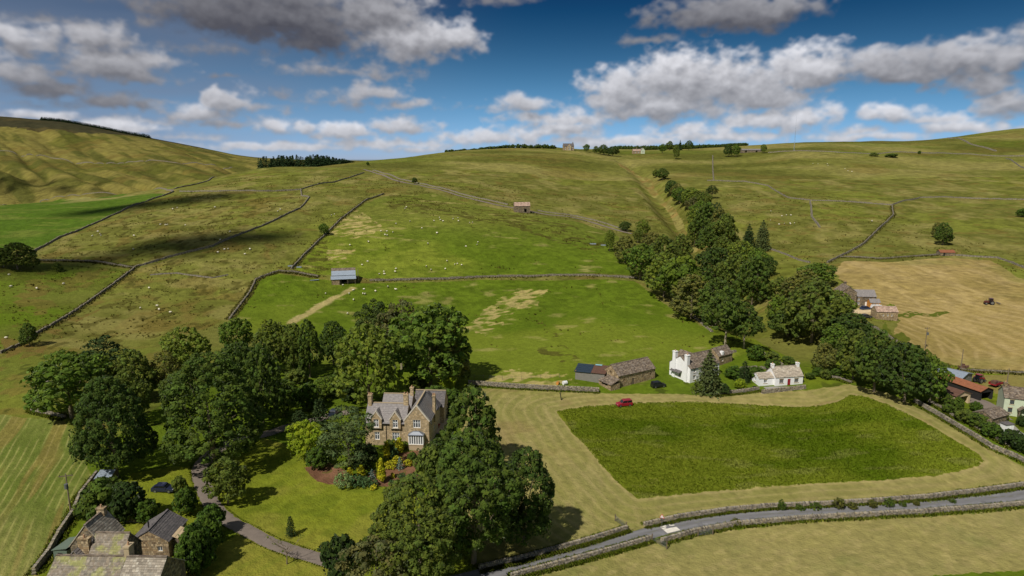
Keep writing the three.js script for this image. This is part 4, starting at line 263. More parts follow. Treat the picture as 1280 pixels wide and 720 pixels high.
function sheet(name, label, x0, x1, zNear, zFar, cell, tw, th, bump) {
  const nx = Math.round((x1 - x0) / cell), nz = Math.round((zNear - zFar) / cell), pos = [], uv = [], idx = [], col = nx + 1;
  for (let j = 0; j <= nz; j++) for (let i = 0; i <= nx; i++) { const x = x0 + (x1 - x0) * i / nx, z = zNear + (zFar - zNear) * j / nz; pos.push(x, H(x, z), z); uv.push(i / nx, j / nz); }
  for (let j = 0; j < nz; j++) for (let i = 0; i < nx; i++) { const a = j * col + i; idx.push(a, a + 1, a + col + 1, a, a + col + 1, a + col); }
  const g = new THREE.BufferGeometry(); g.setAttribute('position', new THREE.Float32BufferAttribute(pos, 3)); g.setAttribute('uv', new THREE.Float32BufferAttribute(uv, 2)); g.setIndex(idx); g.computeVertexNormals();
  // skirts that close the joints between sheets
  const P = Array.from(g.attributes.position.array), N = Array.from(g.attributes.normal.array), drop = cell * .8 + .6;
  const edge = (list) => { let prev = -1; for (const k of list) { const b = P.length / 3; P.push(P[k * 3], P[k * 3 + 1] - drop, P[k * 3 + 2]); N.push(N[k * 3], N[k * 3 + 1], N[k * 3 + 2]); uv.push(uv[k * 2], uv[k * 2 + 1]); if (prev >= 0) idx.push(prev, k, b, prev, b, b - 1); prev = k; } };
  const row = (j) => Array.from({ length: col }, (_, i) => j * col + i), colm = (i) => Array.from({ length: nz + 1 }, (_, j) => j * col + i);
  edge(row(0)); edge(row(nz)); edge(colm(0)); edge(colm(nx));
  g.setAttribute('position', new THREE.Float32BufferAttribute(P, 3)); g.setAttribute('normal', new THREE.Float32BufferAttribute(N, 3)); g.setAttribute('uv', new THREE.Float32BufferAttribute(uv, 2)); g.setIndex(idx);
  const px = new Uint8Array(tw * th * 4);
  for (let j = 0; j < th; j++) for (let i = 0; i < tw; i++) {
    groundColor(x0 + (x1 - x0) * (i + .5) / tw, zNear + (zFar - zNear) * (j + .5) / th);
    const o = (j * tw + i) * 4; px[o] = srgb(outc[0]) * 255; px[o + 1] = srgb(outc[1]) * 255; px[o + 2] = srgb(outc[2]) * 255; px[o + 3] = 255;
  }
  const t = new THREE.DataTexture(px, tw, th); t.colorSpace = THREE.SRGBColorSpace; t.magFilter = THREE.LinearFilter; t.minFilter = THREE.LinearFilter; t.needsUpdate = true;
  const m = new THREE.MeshPhysicalMaterial({ map: t, roughness: 1, specularIntensity: .1 }); m.name = 'grassland';
  if (bump) { const b = grassBump.clone(); b.repeat.set((x1 - x0) / bump[0], (zNear - zFar) / bump[0]); b.needsUpdate = true; m.bumpMap = b; m.bumpScale = bump[1]; }
  return struct(name, g, m, label);
}
const Q = 1;
sheet('meadow_ground', 'grass fields and gardens on the valley floor', -215, 0, -34, -260, 1.1, 1300 * Q, 1366 * Q, [9, .22]);
sheet('meadow_ground', 'hay meadows beside the lane', 0, 215, -34, -260, 1.1, 1300 * Q, 1366 * Q, [9, .22]);
sheet('pasture_ground', 'green and rough hill pastures', -480, 480, -260, -560, 2.5, 2048, 680, [18, .5]);
sheet('hill_ground', 'upper rough grazing below the skyline', -900, 900, -560, -1010, 5.5, 2048, 512, [36, 1]);
sheet('fell_ground', 'distant ribbed fellside beyond the spur', -1450, -200, -1010, -1720, 5.5, 1536, 872, [40, 1]);
sheet('fell_ground', 'moor behind the skyline', -200, 1700, -1010, -1720, 13, 1024, 384, [80, 2]);
sheet('fell_ground', 'end of the distant fell', -2310, -1450, -1010, -1720, 13, 256, 256);
sheet('fell_ground', 'back of the distant fell', -2310, 1700, -1720, -2600, 18, 512, 128);
sheet('surrounding_land', 'land behind the camera', -900, 900, 500, -34, 22, 128, 64);
for (const s of [-1, 1]) {
  const a = (p, q) => s < 0 ? [-q, -p] : [p, q];
  sheet('surrounding_land', 'land beside the valley', ...a(215, 900), -34, -260, 11, 128, 64);
  sheet('surrounding_land', 'land beside the hill pastures', ...a(480, 900), -260, -560, 11, 128, 64);
  sheet('surrounding_land', 'land far to the side', ...a(900, 2300), 500, -1010, 45, 128, 128);
}
sheet('surrounding_land', 'land beyond the skyline', -4000, 4000, -2600, -6500, 110, 128, 64);

// ---------------------------------------------------------------- materials
function dataTex(n, m, f, color = true) {
  const a = new Uint8Array(n * m * 4), c = [0, 0, 0];
  for (let j = 0; j < m; j++) for (let i = 0; i < n; i++) { f(i / n, j / m, c, i, j); const o = (j * n + i) * 4; for (let k = 0; k < 3; k++) a[o + k] = clamp(color ? srgb(Math.max(0, c[k])) : c[k]) * 255; a[o + 3] = 255; }
  const t = new THREE.DataTexture(a, n, m); if (color) t.colorSpace = THREE.SRGBColorSpace; t.wrapS = t.wrapT = THREE.RepeatWrapping; t.magFilter = THREE.LinearFilter; t.minFilter = THREE.LinearFilter; t.needsUpdate = true; return t;
}
// coursed stones or slates in a square of S metres: {rows, per row}, each stone its own tone
function courses(seed, rows, per, joint) {
  const R = rng(seed), out = [];
  let y = 0; const hs = Array.from({ length: rows }, () => .7 + .6 * R()), sum = hs.reduce((a, b) => a + b);
  for (let r = 0; r < rows; r++) { const h = hs[r] / sum, n = Math.max(2, Math.round(per * (.8 + .4 * R()))), ws = Array.from({ length: n }, () => .6 + .8 * R()), s = ws.reduce((a, b) => a + b), off = R(); let x = 0; const row = { y0: y, y1: y + h, off, st: [] }; for (const w of ws) { row.st.push([x, x + w / s, R(), R()]); x += w / s; } out.push(row); y += h; }
  return (u, v) => {
    const row = out.find((q) => v < q.y1) ?? out[out.length - 1]; let x = u + row.off; x -= Math.floor(x);
    const s = row.st.find((q) => x < q[1]) ?? row.st[row.st.length - 1];
    const e = Math.min((x - s[0]), (s[1] - x), (v - row.y0) * 1, (row.y1 - v) * 1);
    return [s[2], s[3], sst(0, joint, e)];
  };
}
const scaleC = (c, k) => [c[0] * k, c[1] * k, c[2] * k];
function stoneMat(name, seed, rows, per, cols, size, joint = .006, rough = .95, dark = .45, spread = .5) {
  const f = courses(seed, rows, per, joint), n = 256;
  const map = dataTex(n, n, (u, v, c) => { const [a, b, e] = f(u, v), k = cols[Math.floor(a * cols.length) % cols.length], w = (dark + (1 - dark) * e) * (1.0 - spread * .5 + spread * b) * (.86 + .28 * fbm(u * 40, v * 40, 3)); c[0] = k[0] * w; c[1] = k[1] * w; c[2] = k[2] * w; });
  const bump = dataTex(n, n, (u, v, c) => { const [a, b, e] = f(u, v); c[0] = c[1] = c[2] = clamp(e * (.55 + .35 * b) + .1 * fbm(u * 60, v * 60, 2)); }, false);
  map.repeat.set(1 / size, 1 / size); bump.repeat.set(1 / size, 1 / size);
  const m = new THREE.MeshStandardMaterial({ map, bumpMap: bump, bumpScale: .04, roughness: rough }); m.name = name; return m;
}
function plainMat(name, c, rough = .9, spread = .25, size = 3, metal = 0) {
  const map = dataTex(256, 256, (u, v, o) => { const w = 1 - spread + spread * 2 * (.6 * P1(u, v, 5) + .4 * P1(u, v, 23)); o[0] = c[0] * w; o[1] = c[1] * w; o[2] = c[2] * w; });
  map.repeat.set(1 / size, 1 / size); const m = new THREE.MeshStandardMaterial({ map, roughness: rough, metalness: metal }); m.name = name; return m;
}
function P1(x, y, f) { const i = Math.floor(x * f), j = Math.floor(y * f), u = x * f - i, v = y * f - j, m = (q) => ((q % f) + f) % f, s = (t) => t * t * (3 - 2 * t); const A = hash(m(i) + f * 31, m(j)), B = hash(m(i + 1) + f * 31, m(j)), Cc = hash(m(i) + f * 31, m(j + 1)), D = hash(m(i + 1) + f * 31, m(j + 1)); return A + (B - A) * s(u) + (Cc - A) * s(v) + (A - B - Cc + D) * s(u) * s(v); }
const M = {
  house: stoneMat('sandstone', 5, 18, 13, [rgb(188, 166, 130), rgb(172, 152, 118), rgb(200, 178, 142), rgb(164, 146, 116), rgb(186, 162, 124)], 5, .006, .95, .68, .4),
  rubble: stoneMat('rubble stone', 6, 14, 12, [rgb(132, 118, 96), rgb(112, 102, 86), rgb(150, 136, 112), rgb(98, 88, 74), rgb(140, 120, 92)], 4.5, .008),
  rubbleL: stoneMat('pale rubble stone', 16, 14, 12, [rgb(172, 150, 116), rgb(150, 132, 104), rgb(186, 166, 132), rgb(140, 118, 90), rgb(164, 140, 104)], 4.5, .008),
  drystone: stoneMat('dry stone', 7, 11, 9, [rgb(128, 120, 104), rgb(104, 98, 86), rgb(150, 142, 124), rgb(88, 82, 72), rgb(136, 126, 104)], 3, .012, .95, .25),
  slate: stoneMat('grey slate', 8, 16, 14, [rgb(146, 140, 138), rgb(141, 136, 134), rgb(150, 144, 141), rgb(138, 132, 131)], 4.4, .004, .8, .7, .16),
  slateD: stoneMat('dark slate', 18, 16, 14, [rgb(104, 98, 98), rgb(94, 90, 90), rgb(114, 108, 106), rgb(96, 92, 92)], 4.4, .004, .75, .7, .2),
  stoneSlate: stoneMat('stone slate', 9, 13, 10, [rgb(126, 112, 96), rgb(110, 98, 86), rgb(142, 126, 108), rgb(104, 90, 78), rgb(134, 122, 110)], 4.4, .005, .95, .5),
  palerSlate: stoneMat('pale stone slate', 10, 13, 10, [rgb(184, 172, 154), rgb(172, 160, 144), rgb(192, 182, 166), rgb(166, 154, 138)], 4.4, .005, .95, .6),
  pinkSlate: stoneMat('pinkish roof tile', 20, 13, 10, [rgb(178, 152, 134), rgb(164, 138, 122), rgb(190, 164, 146)], 4.4, .005, .95, .6),
  white: plainMat('white render', rgb(240, 240, 240), .9, .08), trim: plainMat('white paint', rgb(238, 238, 236), .5, .03), cream: plainMat('pale green render', rgb(196, 206, 178), .9, .1), buff: plainMat('buff stone paving', rgb(206, 182, 146), .9, .15),
  sill: plainMat('dressed stone', rgb(176, 158, 128), .9, .12), tar: plainMat('asphalt', rgb(122, 114, 108), .95, .16, 5), drive: plainMat('worn tarmac', rgb(124, 112, 102), .95, .18, 4), gravel: plainMat('pale gravel', rgb(206, 184, 146), .95, .2, 3), concrete: plainMat('concrete', rgb(150, 146, 138), .9, .18),
  wood: plainMat('weathered timber', rgb(112, 98, 80), .9, .25, 1), dark: plainMat('black timber', rgb(38, 36, 36), .8, .2), brickC: stoneMat('red brick', 21, 20, 10, [rgb(158, 128, 104), rgb(146, 118, 98), rgb(168, 138, 114)], 2.4, .006, .9, .6), pot: plainMat('clay', rgb(176, 140, 108), .8, .1),
  lead: plainMat('lead', rgb(120, 126, 136), .5, .1, 2, .2), tin: plainMat('galvanised sheet', rgb(172, 184, 198), .45, .12, 2, .3), rust: plainMat('rusty sheet', rgb(152, 96, 66), .85, .3, 2), rustD: plainMat('dull rusty sheet', rgb(104, 74, 60), .85, .25, 2), greyTin: plainMat('grey sheeting', rgb(138, 134, 126), .75, .15, 2), blueTin: plainMat('blue black sheeting', rgb(46, 62, 76), .5, .15, 2), greenShed: plainMat('green grey boarding', rgb(96, 110, 96), .8, .12, 2), polycarb: plainMat('pale blue sheet', rgb(150, 196, 206), .4, .1),
  red: plainMat('red paint', rgb(150, 30, 44), .5, .08), orange: plainMat('orange timber', rgb(206, 140, 62), .7, .12), iron: plainMat('grey steel', rgb(112, 116, 118), .5, .1, 2, .4), pole: plainMat('grey pole timber', rgb(126, 112, 92), .9, .2), wool: plainMat('fleece', rgb(226, 218, 196), 1, .1, 1), roadPaint: plainMat('worn white road paint', rgb(222, 216, 204), .85, .2, 1.2), plastic: plainMat('white plastic wrap', rgb(232, 232, 232), .5, .05), hedgeBark: plainMat('bark', rgb(96, 84, 66), .95, .3, 1), bark: plainMat('grey bark', rgb(118, 106, 86), .95, .3, 1), barkP: plainMat('pale bark', rgb(150, 140, 116), .95, .25, 1),
};
M.glass = new THREE.MeshPhysicalMaterial({ color: 0xdfe6ea, transmission: .92, thickness: 0, roughness: .04, ior: 1.5 }); M.glass.name = 'window glass';
// lane surface: 4 m across, 24 m along; paler wheel tracks, a mossy crown, old patches and grit
M.tar = (() => {
  const R = rng(91), pat = Array.from({ length: 9 }, () => [R() * .8, R(), .12 + .3 * R(), .02 + .06 * R(), R() < .5 ? .78 : 1.16]);
  const map = dataTex(256, 1024, (u, v, c) => {
    let k = .86 + .16 * P1(u, v, 9) + .12 * P1(u, v, 64), x = (u - .5) * 4; const wob = (P1(.3, v, 7) - .5) * .35;
    const tr = Math.max(sst(.42, .1, Math.abs(x - .8 - wob)), sst(.42, .1, Math.abs(x + .8 - wob))); k *= 1 + .14 * tr;
    for (const [a, b, w, l, s] of pat) if (u > a && u < a + w && v > b && v < b + l) k *= s;
    const moss = sst(.3, .05, Math.abs(x - wob)) * sst(.45, .7, P1(u, v, 24)) * .5 + sst(1.35, 1.8, Math.abs(x) + .5 * (P1(u, v, 40) - .5)) * .55, b0 = rgb(116, 115, 117), g0 = rgb(96, 96, 60);
    for (let q = 0; q < 3; q++) c[q] = (b0[q] + (g0[q] - b0[q]) * moss) * k;
  });
  map.repeat.set(1 / 4, 1 / 24); map.offset.set(.5, 0); const mt = new THREE.MeshStandardMaterial({ map, roughness: .95 }); mt.name = 'worn asphalt lane'; return mt;
})();
// moss-streaked stone slates: lichen grows in broad uneven patches
M.pale = plainMat('pale dressed stone', rgb(206, 198, 182), .9, .1);
M.oldSlate = stoneMat('old grey stone slate', 33, 13, 10, [rgb(160, 150, 134), rgb(150, 140, 126), rgb(168, 160, 146), rgb(144, 134, 120)], 4.4, .005, .95, .6);
M.mossy = (() => {
  const f = courses(31, 30, 28, .0022), map = dataTex(640, 640, (u, v, c) => {
    const [a, b, e] = f(u, v), k = [rgb(142, 130, 112), rgb(126, 118, 106), rgb(152, 142, 128), rgb(134, 122, 108)][Math.floor(a * 4) % 4], w = (.55 + .45 * e) * (.78 + .4 * b); c[0] = k[0] * w; c[1] = k[1] * w; c[2] = k[2] * w;
    const n = .55 * P1(u, v, 5) + .3 * P1(u, v, 13) + .15 * P1(u, v, 61), t = sst(.5, .72, n) * .6, y = rgb(160, 164, 84); for (let q = 0; q < 3; q++) c[q] += (y[q] * w - c[q]) * t;
  });
  map.repeat.set(1 / 9, 1 / 9); const m = new THREE.MeshStandardMaterial({ map, roughness: .95 }); m.name = 'lichened stone slate'; return m;
})();
// corrugated sheets share one bump
for (const k of ['tin', 'rust', 'rustD', 'greyTin', 'blueTin']) { const b = dataTex(64, 4, (u, v, c) => { c[0] = c[1] = c[2] = .5 + .5 * Math.sin(u * Math.PI * 2 * 4); }, false); b.repeat.set(1 / .6, 1); M[k].bumpMap = b; M[k].bumpScale = .04; }
function colorMat(name, r, g, b, rough = .9, metal = 0) { const m = new THREE.MeshStandardMaterial({ roughness: rough, metalness: metal }); m.color.setRGB(...rgb(r, g, b)); m.name = name; return m; }

// ---------------------------------------------------------------- geometry helpers
function uvBox(g) {        // uv in metres from the faces' own directions
  g = g.index ? g.toNonIndexed() : g; g.computeVertexNormals();
  const p = g.attributes.position, n = g.attributes.normal, uv = new Float32Array(p.count * 2);
  for (let i = 0; i < p.count; i++) { const ax = Math.abs(n.getX(i)), ay = Math.abs(n.getY(i)), az = Math.abs(n.getZ(i)); let u, v; if (ay > ax && ay > az && ay > .8) { u = p.getX(i); v = p.getZ(i); } else if (ax > az) { u = p.getZ(i); v = p.getY(i); } else { u = p.getX(i); v = p.getY(i); } uv[i * 2] = u; uv[i * 2 + 1] = v; }
  g.setAttribute('uv', new THREE.BufferAttribute(uv, 2)); return g;
}
const clean = (g) => { const q = g.index ? g.toNonIndexed() : g; for (const k of Object.keys(q.attributes)) if (!['position', 'normal', 'uv'].includes(k)) q.deleteAttribute(k); return q; };
const merge = (list) => mergeGeometries(list.map(clean));
const boxG = (x0, x1, y0, y1, z0, z1) => { const g = new THREE.BoxGeometry(x1 - x0, y1 - y0, z1 - z0); g.translate((x0 + x1) / 2, (y0 + y1) / 2, (z0 + z1) / 2); return uvBox(g); };
const cylG = (r0, r1, h, x, y, z, n = 8) => { const g = new THREE.CylinderGeometry(r1, r0, h, n); g.translate(x, y + h / 2, z); return uvBox(g); };
function barG(a, b, r0, r1, n = 6) { const A = new THREE.Vector3(...a), B = new THREE.Vector3(...b), d = B.clone().sub(A), g = new THREE.CylinderGeometry(r1, r0, d.length(), n); g.translate(0, d.length() / 2, 0); g.applyQuaternion(new THREE.Quaternion().setFromUnitVectors(new THREE.Vector3(0, 1, 0), d.clone().normalize())); g.translate(A.x, A.y, A.z); return uvBox(g); }
function resample(P, step) { const out = []; for (let i = 0; i + 1 < P.length; i++) { const [x0, z0] = P[i], [x1, z1] = P[i + 1], n = Math.max(1, Math.round(Math.hypot(x1 - x0, z1 - z0) / step)); for (let k = 0; k < n; k++) out.push([x0 + (x1 - x0) * k / n, z0 + (z1 - z0) * k / n]); } out.push(P[P.length - 1]); return out; }
function smoothLine(P, step) { const c = new THREE.CatmullRomCurve3(P.map(([x, z]) => new THREE.Vector3(x, 0, z)), false, 'centripetal'), n = Math.max(2, Math.round(c.getLength() / step)); return c.getSpacedPoints(n).map((v) => [v.x, v.z]); }
const dirs = (P) => P.map((p, i) => { const a = P[Math.max(0, i - 1)], b = P[Math.min(P.length - 1, i + 1)], l = Math.hypot(b[0] - a[0], b[1] - a[1]) || 1; return [(b[0] - a[0]) / l, (b[1] - a[1]) / l]; });

// ---------------------------------------------------------------- roads, drive, tracks
function strip(P, width, lift, edge = 0, seed = 1) {
  const R = rng(seed), D = dirs(P), pos = [], uv = [], idx = [], n = 6; let s = 0;
  P.forEach(([x, z], i) => { if (i) s += Math.hypot(x - P[i - 1][0], z - P[i - 1][1]); const e0 = edge * (R() - .5), e1 = edge * (R() - .5); for (let k = 0; k <= n; k++) { const t = (k / n - .5) * width + (k === 0 ? e0 : k === n ? e1 : 0), px = x - D[i][1] * t, pz = z + D[i][0] * t; pos.push(px, H(px, pz) + lift + (k === 0 || k === n ? -.1 : 0), pz); uv.push(t, s); } });
  for (let i = 0; i + 1 < P.length; i++) for (let k = 0; k < n; k++) { const a = i * (n + 1) + k; idx.push(a, a + 1, a + n + 2, a, a + n + 2, a + n + 1); }
  const g = new THREE.BufferGeometry(); g.setAttribute('position', new THREE.Float32BufferAttribute(pos, 3)); g.setAttribute('uv', new THREE.Float32BufferAttribute(uv, 2)); g.setIndex(idx); g.computeVertexNormals();
  if (g.attributes.normal.getY(3) < 0) { g.setIndex(g.index.array.constructor === Uint16Array || true ? Array.from(g.index.array).reverse() : []); g.computeVertexNormals(); }
  return g;
}
const roadLine = smoothLine(ROAD, 1.2);
struct('lane', strip(roadLine, 3.5, .09, .25, 3), M.tar, 'narrow tarmac lane between drystone walls');
struct('drive', strip(smoothLine(DRIVE, 1), 3.2, .09, .35, 4), M.drive, 'curving tarmac drive across the lawn to the stone house');
struct('hill_lane', strip(smoothLine(HILLLANE, 3), 2.6, .25, .5, 5), M.drive, 'lane climbing the hill beside a wall');
struct('farm_track', strip(smoothLine(FARMTRACK, 1.5), 4.2, .15, .6, 6), M.gravel, 'pale gravel track in front of the hillside farmhouse');
struct('farm_yard', strip(smoothLine(FARMYARD, 1), 5.5, .12, .6, 7), M.drive, 'tarmac yard between the farm sheds');
struct('farm_lane', strip(smoothLine(FARMLANE, 1), 3.6, .12, .4, 8), M.concrete, 'grey lane past the pale green farmhouse');
{ // painted warning patch on the lane: a bar and a ragged triangle
  const at = roadLine.reduce((b, p, i) => Math.hypot(p[0] - AT.marking[0], p[1] - AT.marking[1]) < b[0] ? [Math.hypot(p[0] - AT.marking[0], p[1] - AT.marking[1]), i] : b, [1e9, 0])[1], D = dirs(roadLine);
  const place = (t, s) => { const i = clamp(at + Math.floor(s / 1.2), 0, roadLine.length - 2), f = s / 1.2 - Math.floor(s / 1.2), a = roadLine[i], b = roadLine[i + 1], x = a[0] + (b[0] - a[0]) * f, z = a[1] + (b[1] - a[1]) * f, px = x - D[i][1] * t, pz = z + D[i][0] * t; return [px, H(px, pz) + .135, pz]; };
  const poly = (L) => { const p = L.map(([t, s]) => place(t, s)), pos = []; for (let k = 1; k + 1 < p.length; k++) pos.push(...p[0], ...p[k + 1], ...p[k]); const g = new THREE.BufferGeometry(); g.setAttribute('position', new THREE.Float32BufferAttribute(pos, 3)); return uvBox(g); };
  const flipUp = (g) => { const p = g.attributes.position, a = p.array; if (g.attributes.normal.getY(0) < 0) for (let i = 0; i < a.length; i += 9) for (let k = 0; k < 3; k++) { const t = a[i + 3 + k]; a[i + 3 + k] = a[i + 6 + k]; a[i + 6 + k] = t; } return uvBox(g); };
  const bars = []; for (const [t0, t1, s0, s1] of [[.15, 1.5, -2.2, -.6], [.15, 1.5, -.6, .9], [.2, 1.45, .9, 2.2], [-1.5, -1.2, -2.3, -.4], [-1.2, -.5, -2.1, -1.7], [-.9, -.5, -1.6, -.2], [-1.4, -1.1, -.2, 1.2], [-1.1, -.4, .8, 1.2], [-.6, -.3, 1.2, 2.2], [-.35, .05, -2.2, -.8]]) bars.push(flipUp(poly([[t0, s0 * .66], [t1, s0 * .66], [t1, s1 * .66], [t0, s1 * .66]])));
  struct('road_marking', merge(bars), M.roadPaint, 'worn white painted patch across the lane');
}

// ---------------------------------------------------------------- drystone walls
function jitterBox(R, cx, cy, cz, ax, az, l, h, t, out, col) {     // one rough stone, its long side along (ax, az)
  const c = []; for (const [i, j, k] of [[-1, -1, -1], [1, -1, -1], [1, 1, -1], [-1, 1, -1], [-1, -1, 1], [1, -1, 1], [1, 1, 1], [-1, 1, 1]]) { const u = i * l / 2 * (.86 + .2 * R()), v = j * h / 2 * (.9 + .2 * R()), w = k * t / 2 * (.84 + .24 * R()); c.push([cx + ax * u - az * w, cy + v, cz + az * u + ax * w]); }
  for (const f of [[4, 5, 6, 7], [1, 0, 3, 2], [5, 1, 2, 6], [0, 4, 7, 3], [7, 6, 2, 3]]) { for (const q of [0, 1, 2, 0, 2, 3]) { out.pos.push(...c[f[q]]); out.col.push(...col); } }
}
const stoneTones = [rgb(144, 134, 116), rgb(118, 110, 98), rgb(162, 152, 134), rgb(100, 93, 82), rgb(150, 138, 112), rgb(134, 128, 118)];
const stoneVM = new THREE.MeshStandardMaterial({ vertexColors: true, roughness: .95 }); stoneVM.name = 'field stone';
function looseWall(name, label, P, h, seed) {
  const R = rng(seed), pts = resample(P, .34), D = dirs(pts), body = { pos: [], col: [] }, cope = { pos: [], col: [] }, n = Math.max(3, Math.round(h / .17));
  const mid = pts[Math.floor(pts.length / 2)], y0 = H(mid[0], mid[1]);
  pts.forEach(([x, z], i) => {
    const g = H(x, z), [ax, az] = D[i];
    for (let r = 0; r < n; r++) { const l = .34 * (.75 + .6 * R()), t = .66 - .2 * r / n, k = stoneTones[Math.floor(R() * 6)], s = .75 + .45 * R(); jitterBox(R, x - mid[0] + (R() - .5) * .2 * Math.abs(ax), g - y0 + h * (r + .5) / n - .04, z - mid[1] + (R() - .5) * .2 * Math.abs(az), ax, az, l, h / n * 1.02, t, body, scaleC(k, s)); }
    for (const o of [-.08, .09]) { const k = stoneTones[Math.floor(R() * 6)], s = .9 + .4 * R(); jitterBox(R, x - mid[0] + ax * o, g - y0 + h + .07 + .06 * R(), z - mid[1] + az * o, ax, az, (.12 + .09 * R()), .15 + .15 * R(), .46, cope, scaleC(k, s)); }
  });
  const o = new THREE.Group(); o.name = numbered(name); o.position.set(mid[0], y0, mid[1]); tag(o, label, 'stone wall'); scene.add(o);
  for (const [nm, q] of [['stonework', body], ['coping_stones', cope]]) { const g = new THREE.BufferGeometry(); g.setAttribute('position', new THREE.Float32BufferAttribute(q.pos, 3)); g.setAttribute('color', new THREE.Float32BufferAttribute(q.col, 3)); g.computeVertexNormals(); const m = part(nm, g, stoneVM, o); m.userData.kind = 'stuff'; }
}
function farWall(name, label, P, h, seed, step = 1.6, th = .6) {   // rough ridge of stone, tumbling a little along its top
  const R = rng(seed), pts = resample(P, step), D = dirs(pts), pos = [], uv = [], idx = [], mid = pts[Math.floor(pts.length / 2)], y0 = H(mid[0], mid[1]); let s = 0;
  const prof = [[-.6, -.4], [-.42, .55], [-.32, 1], [.32, 1], [.42, .55], [.6, -.4]];
  pts.forEach(([x, z], i) => { if (i) s += Math.hypot(x - pts[i - 1][0], z - pts[i - 1][1]); const g = H(x, z), hh = h * (.8 + .35 * R()) * (R() < .04 ? .6 : 1), q = (R() - .5) * .25; prof.forEach(([a, b], k) => { const t = a * th / .6 * (.92 + .2 * R()) + q; pos.push(x - D[i][1] * t - mid[0], g + b * hh * (b > .9 ? .92 + .16 * R() : 1) - y0, z + D[i][0] * t - mid[1]); uv.push(s, k * .6); }); });
  for (let i = 0; i + 1 < pts.length; i++) for (let k = 0; k < 5; k++) { const a = i * 6 + k; idx.push(a, a + 6, a + 7, a, a + 7, a + 1); }
  const e = (pts.length - 1) * 6; idx.push(0, 1, 2, 0, 2, 3, 0, 3, 4, 0, 4, 5, e, e + 2, e + 1, e, e + 3, e + 2, e, e + 4, e + 3, e, e + 5, e + 4);
  let g = new THREE.BufferGeometry(); g.setAttribute('position', new THREE.Float32BufferAttribute(pos, 3)); g.setAttribute('uv', new THREE.Float32BufferAttribute(uv, 2)); g.setIndex(idx); g = g.toNonIndexed(); g.computeVertexNormals();
  const m = lit(new THREE.Mesh(g, M.drystone)); m.name = numbered(name); m.position.set(mid[0], y0, mid[1]); tag(m, label, 'stone wall'); scene.add(m);
}
{
  const near = {
    road_up_a: ['stone wall between tarmac lane and hay meadow, on the big tree side of the field gate', .72], road_up_b: ['long stone wall between tarmac lane and hay meadow, on the warning sign side of the field gate', .72],
    road_lo_a: ['stone wall on the lower side of the lane, running from the big trees to the gate', .68], road_lo_b: ['long stone wall on the lower side of the lane, starting at the painted road patch', .68],
    right_a: ['tall stone wall closing the right end of the hay meadow beside the farm', .95], near_left: ['stone wall between mown striped field and old farmhouse garden', 1.0],
    meadow_top: ['low grey stone wall along the meadow edge, left of the old stone barn', 1.1], cottage: ['pale low stone wall in front of the white cottage with red door', .9], garden: ['low garden wall in front of the white house with two chimneys', .8],
    kitchen: ['stone wall behind the old farmhouse vegetable garden', 1.1], yard_r: ['short stone wall at the side of the farmhouse outbuilding', 1.1],
  };
  const far = {
    right_b: ['short stone wall on the grassy strip beside the dark farm shed', 1.2], right_c: ['stone wall on the grassy strip below the farm shrubs', 1.1], cottage_b: ['stone wall between white cottage and the roadside trees', 1.2], orchard: ['stone wall between the two white houses', 1.2], upgarden: ['curved stone wall above the garden lawn of the white house', 1.1], streamside: ['stone wall under the trees at the edge of the green pasture', 1.3], lanewall: ['stone wall running down behind the white cottage garden', 1.2],
    mid_a: ['long stone wall across the green pasture, from tin roofed barn to the wooded gully', 1.5], mid_b: ['stone wall running left from the tin roofed field barn', 1.5], barn_up: ['stone wall climbing the hill above the tin roofed field barn', 1.5], left_a: ['stone wall running diagonally up the left pasture to the wall junction', 1.5], left_b: ['long stone wall crossing the shadowed rough moor', 1.5], left_c: ['stone wall between dark round tree and the wall junction', 1.4], left_d: ['stone wall rising to the lane end on the spur', 1.5], left_e: ['stone wall along the top of the shadowed moor', 1.5], green_a: ['stone wall along the lower edge of the dark green field', 1.6], green_b: ['stone wall along the top of the dark green field', 1.5], green_c: ['stone wall following the crest of the spur', 1.6], low_left: ['stone wall climbing beside the green pasture above the wooded garden', 1.4], ruin: ['tumbled remains of a wall in the rough moor', .8], hill_lane_a: ['stone wall beside the hill lane, left of the small barn', 1.2], hill_lane_b: ['stone wall beside the hill lane, right of the small barn', 1.2], far_a: ['pale stone wall dropping from the far wall junction to the yellow hayfield', 1.7], far_b: ['stone wall running right from the far wall junction', 1.6], far_c: ['stone wall running left from the far wall junction to the gully head', 1.6], far_d: ['short curved stone wall hanging below the far hill wall', 1.5], far_e: ['stone wall going straight up to the skyline road', 1.6], tan_top_a: ['stone wall along the top of the yellow hayfield, left of the red roofed hut', 1.4], tan_top_b: ['dark stone wall slanting down to the right of the yellow hayfield', 1.4], tan_top_c: ['stone wall along the top of the yellow hayfield, right of the red roofed hut', 1.4], farm_dn: ['shaded stone wall running down from the hillside farm', 1.8], gully_w: ['stone wall leaving the pair of dark spruces', 1.4], tan_bot: ['stone wall at the foot of the yellow hayfield behind the farm sheds', 1.3], sky_a: ['wall along the skyline road', 1.8], sky_b: ['dark wall slanting over the right hand hill', 2], sky_c: ['dark stone wall at the right end of the skyline road', 1.6], nl_b: ['crooked stone wall at the top corner of the mown striped field', 1.2], farhill: ['long wall along the side of the distant fell', 2.2],
  };
  let seed = 100;
  for (const k in near) looseWall('drystone_wall', near[k][0], WALLS[k], near[k][1], seed++);
  for (const k in far) { const d = -WALLS[k][0][1]; farWall('drystone_wall', far[k][0], WALLS[k], far[k][1] * .58, seed++, d < 260 ? .7 : d < 500 ? 1.5 : 3, d < 500 ? .5 : d < 900 ? .75 : 1.4); }
}

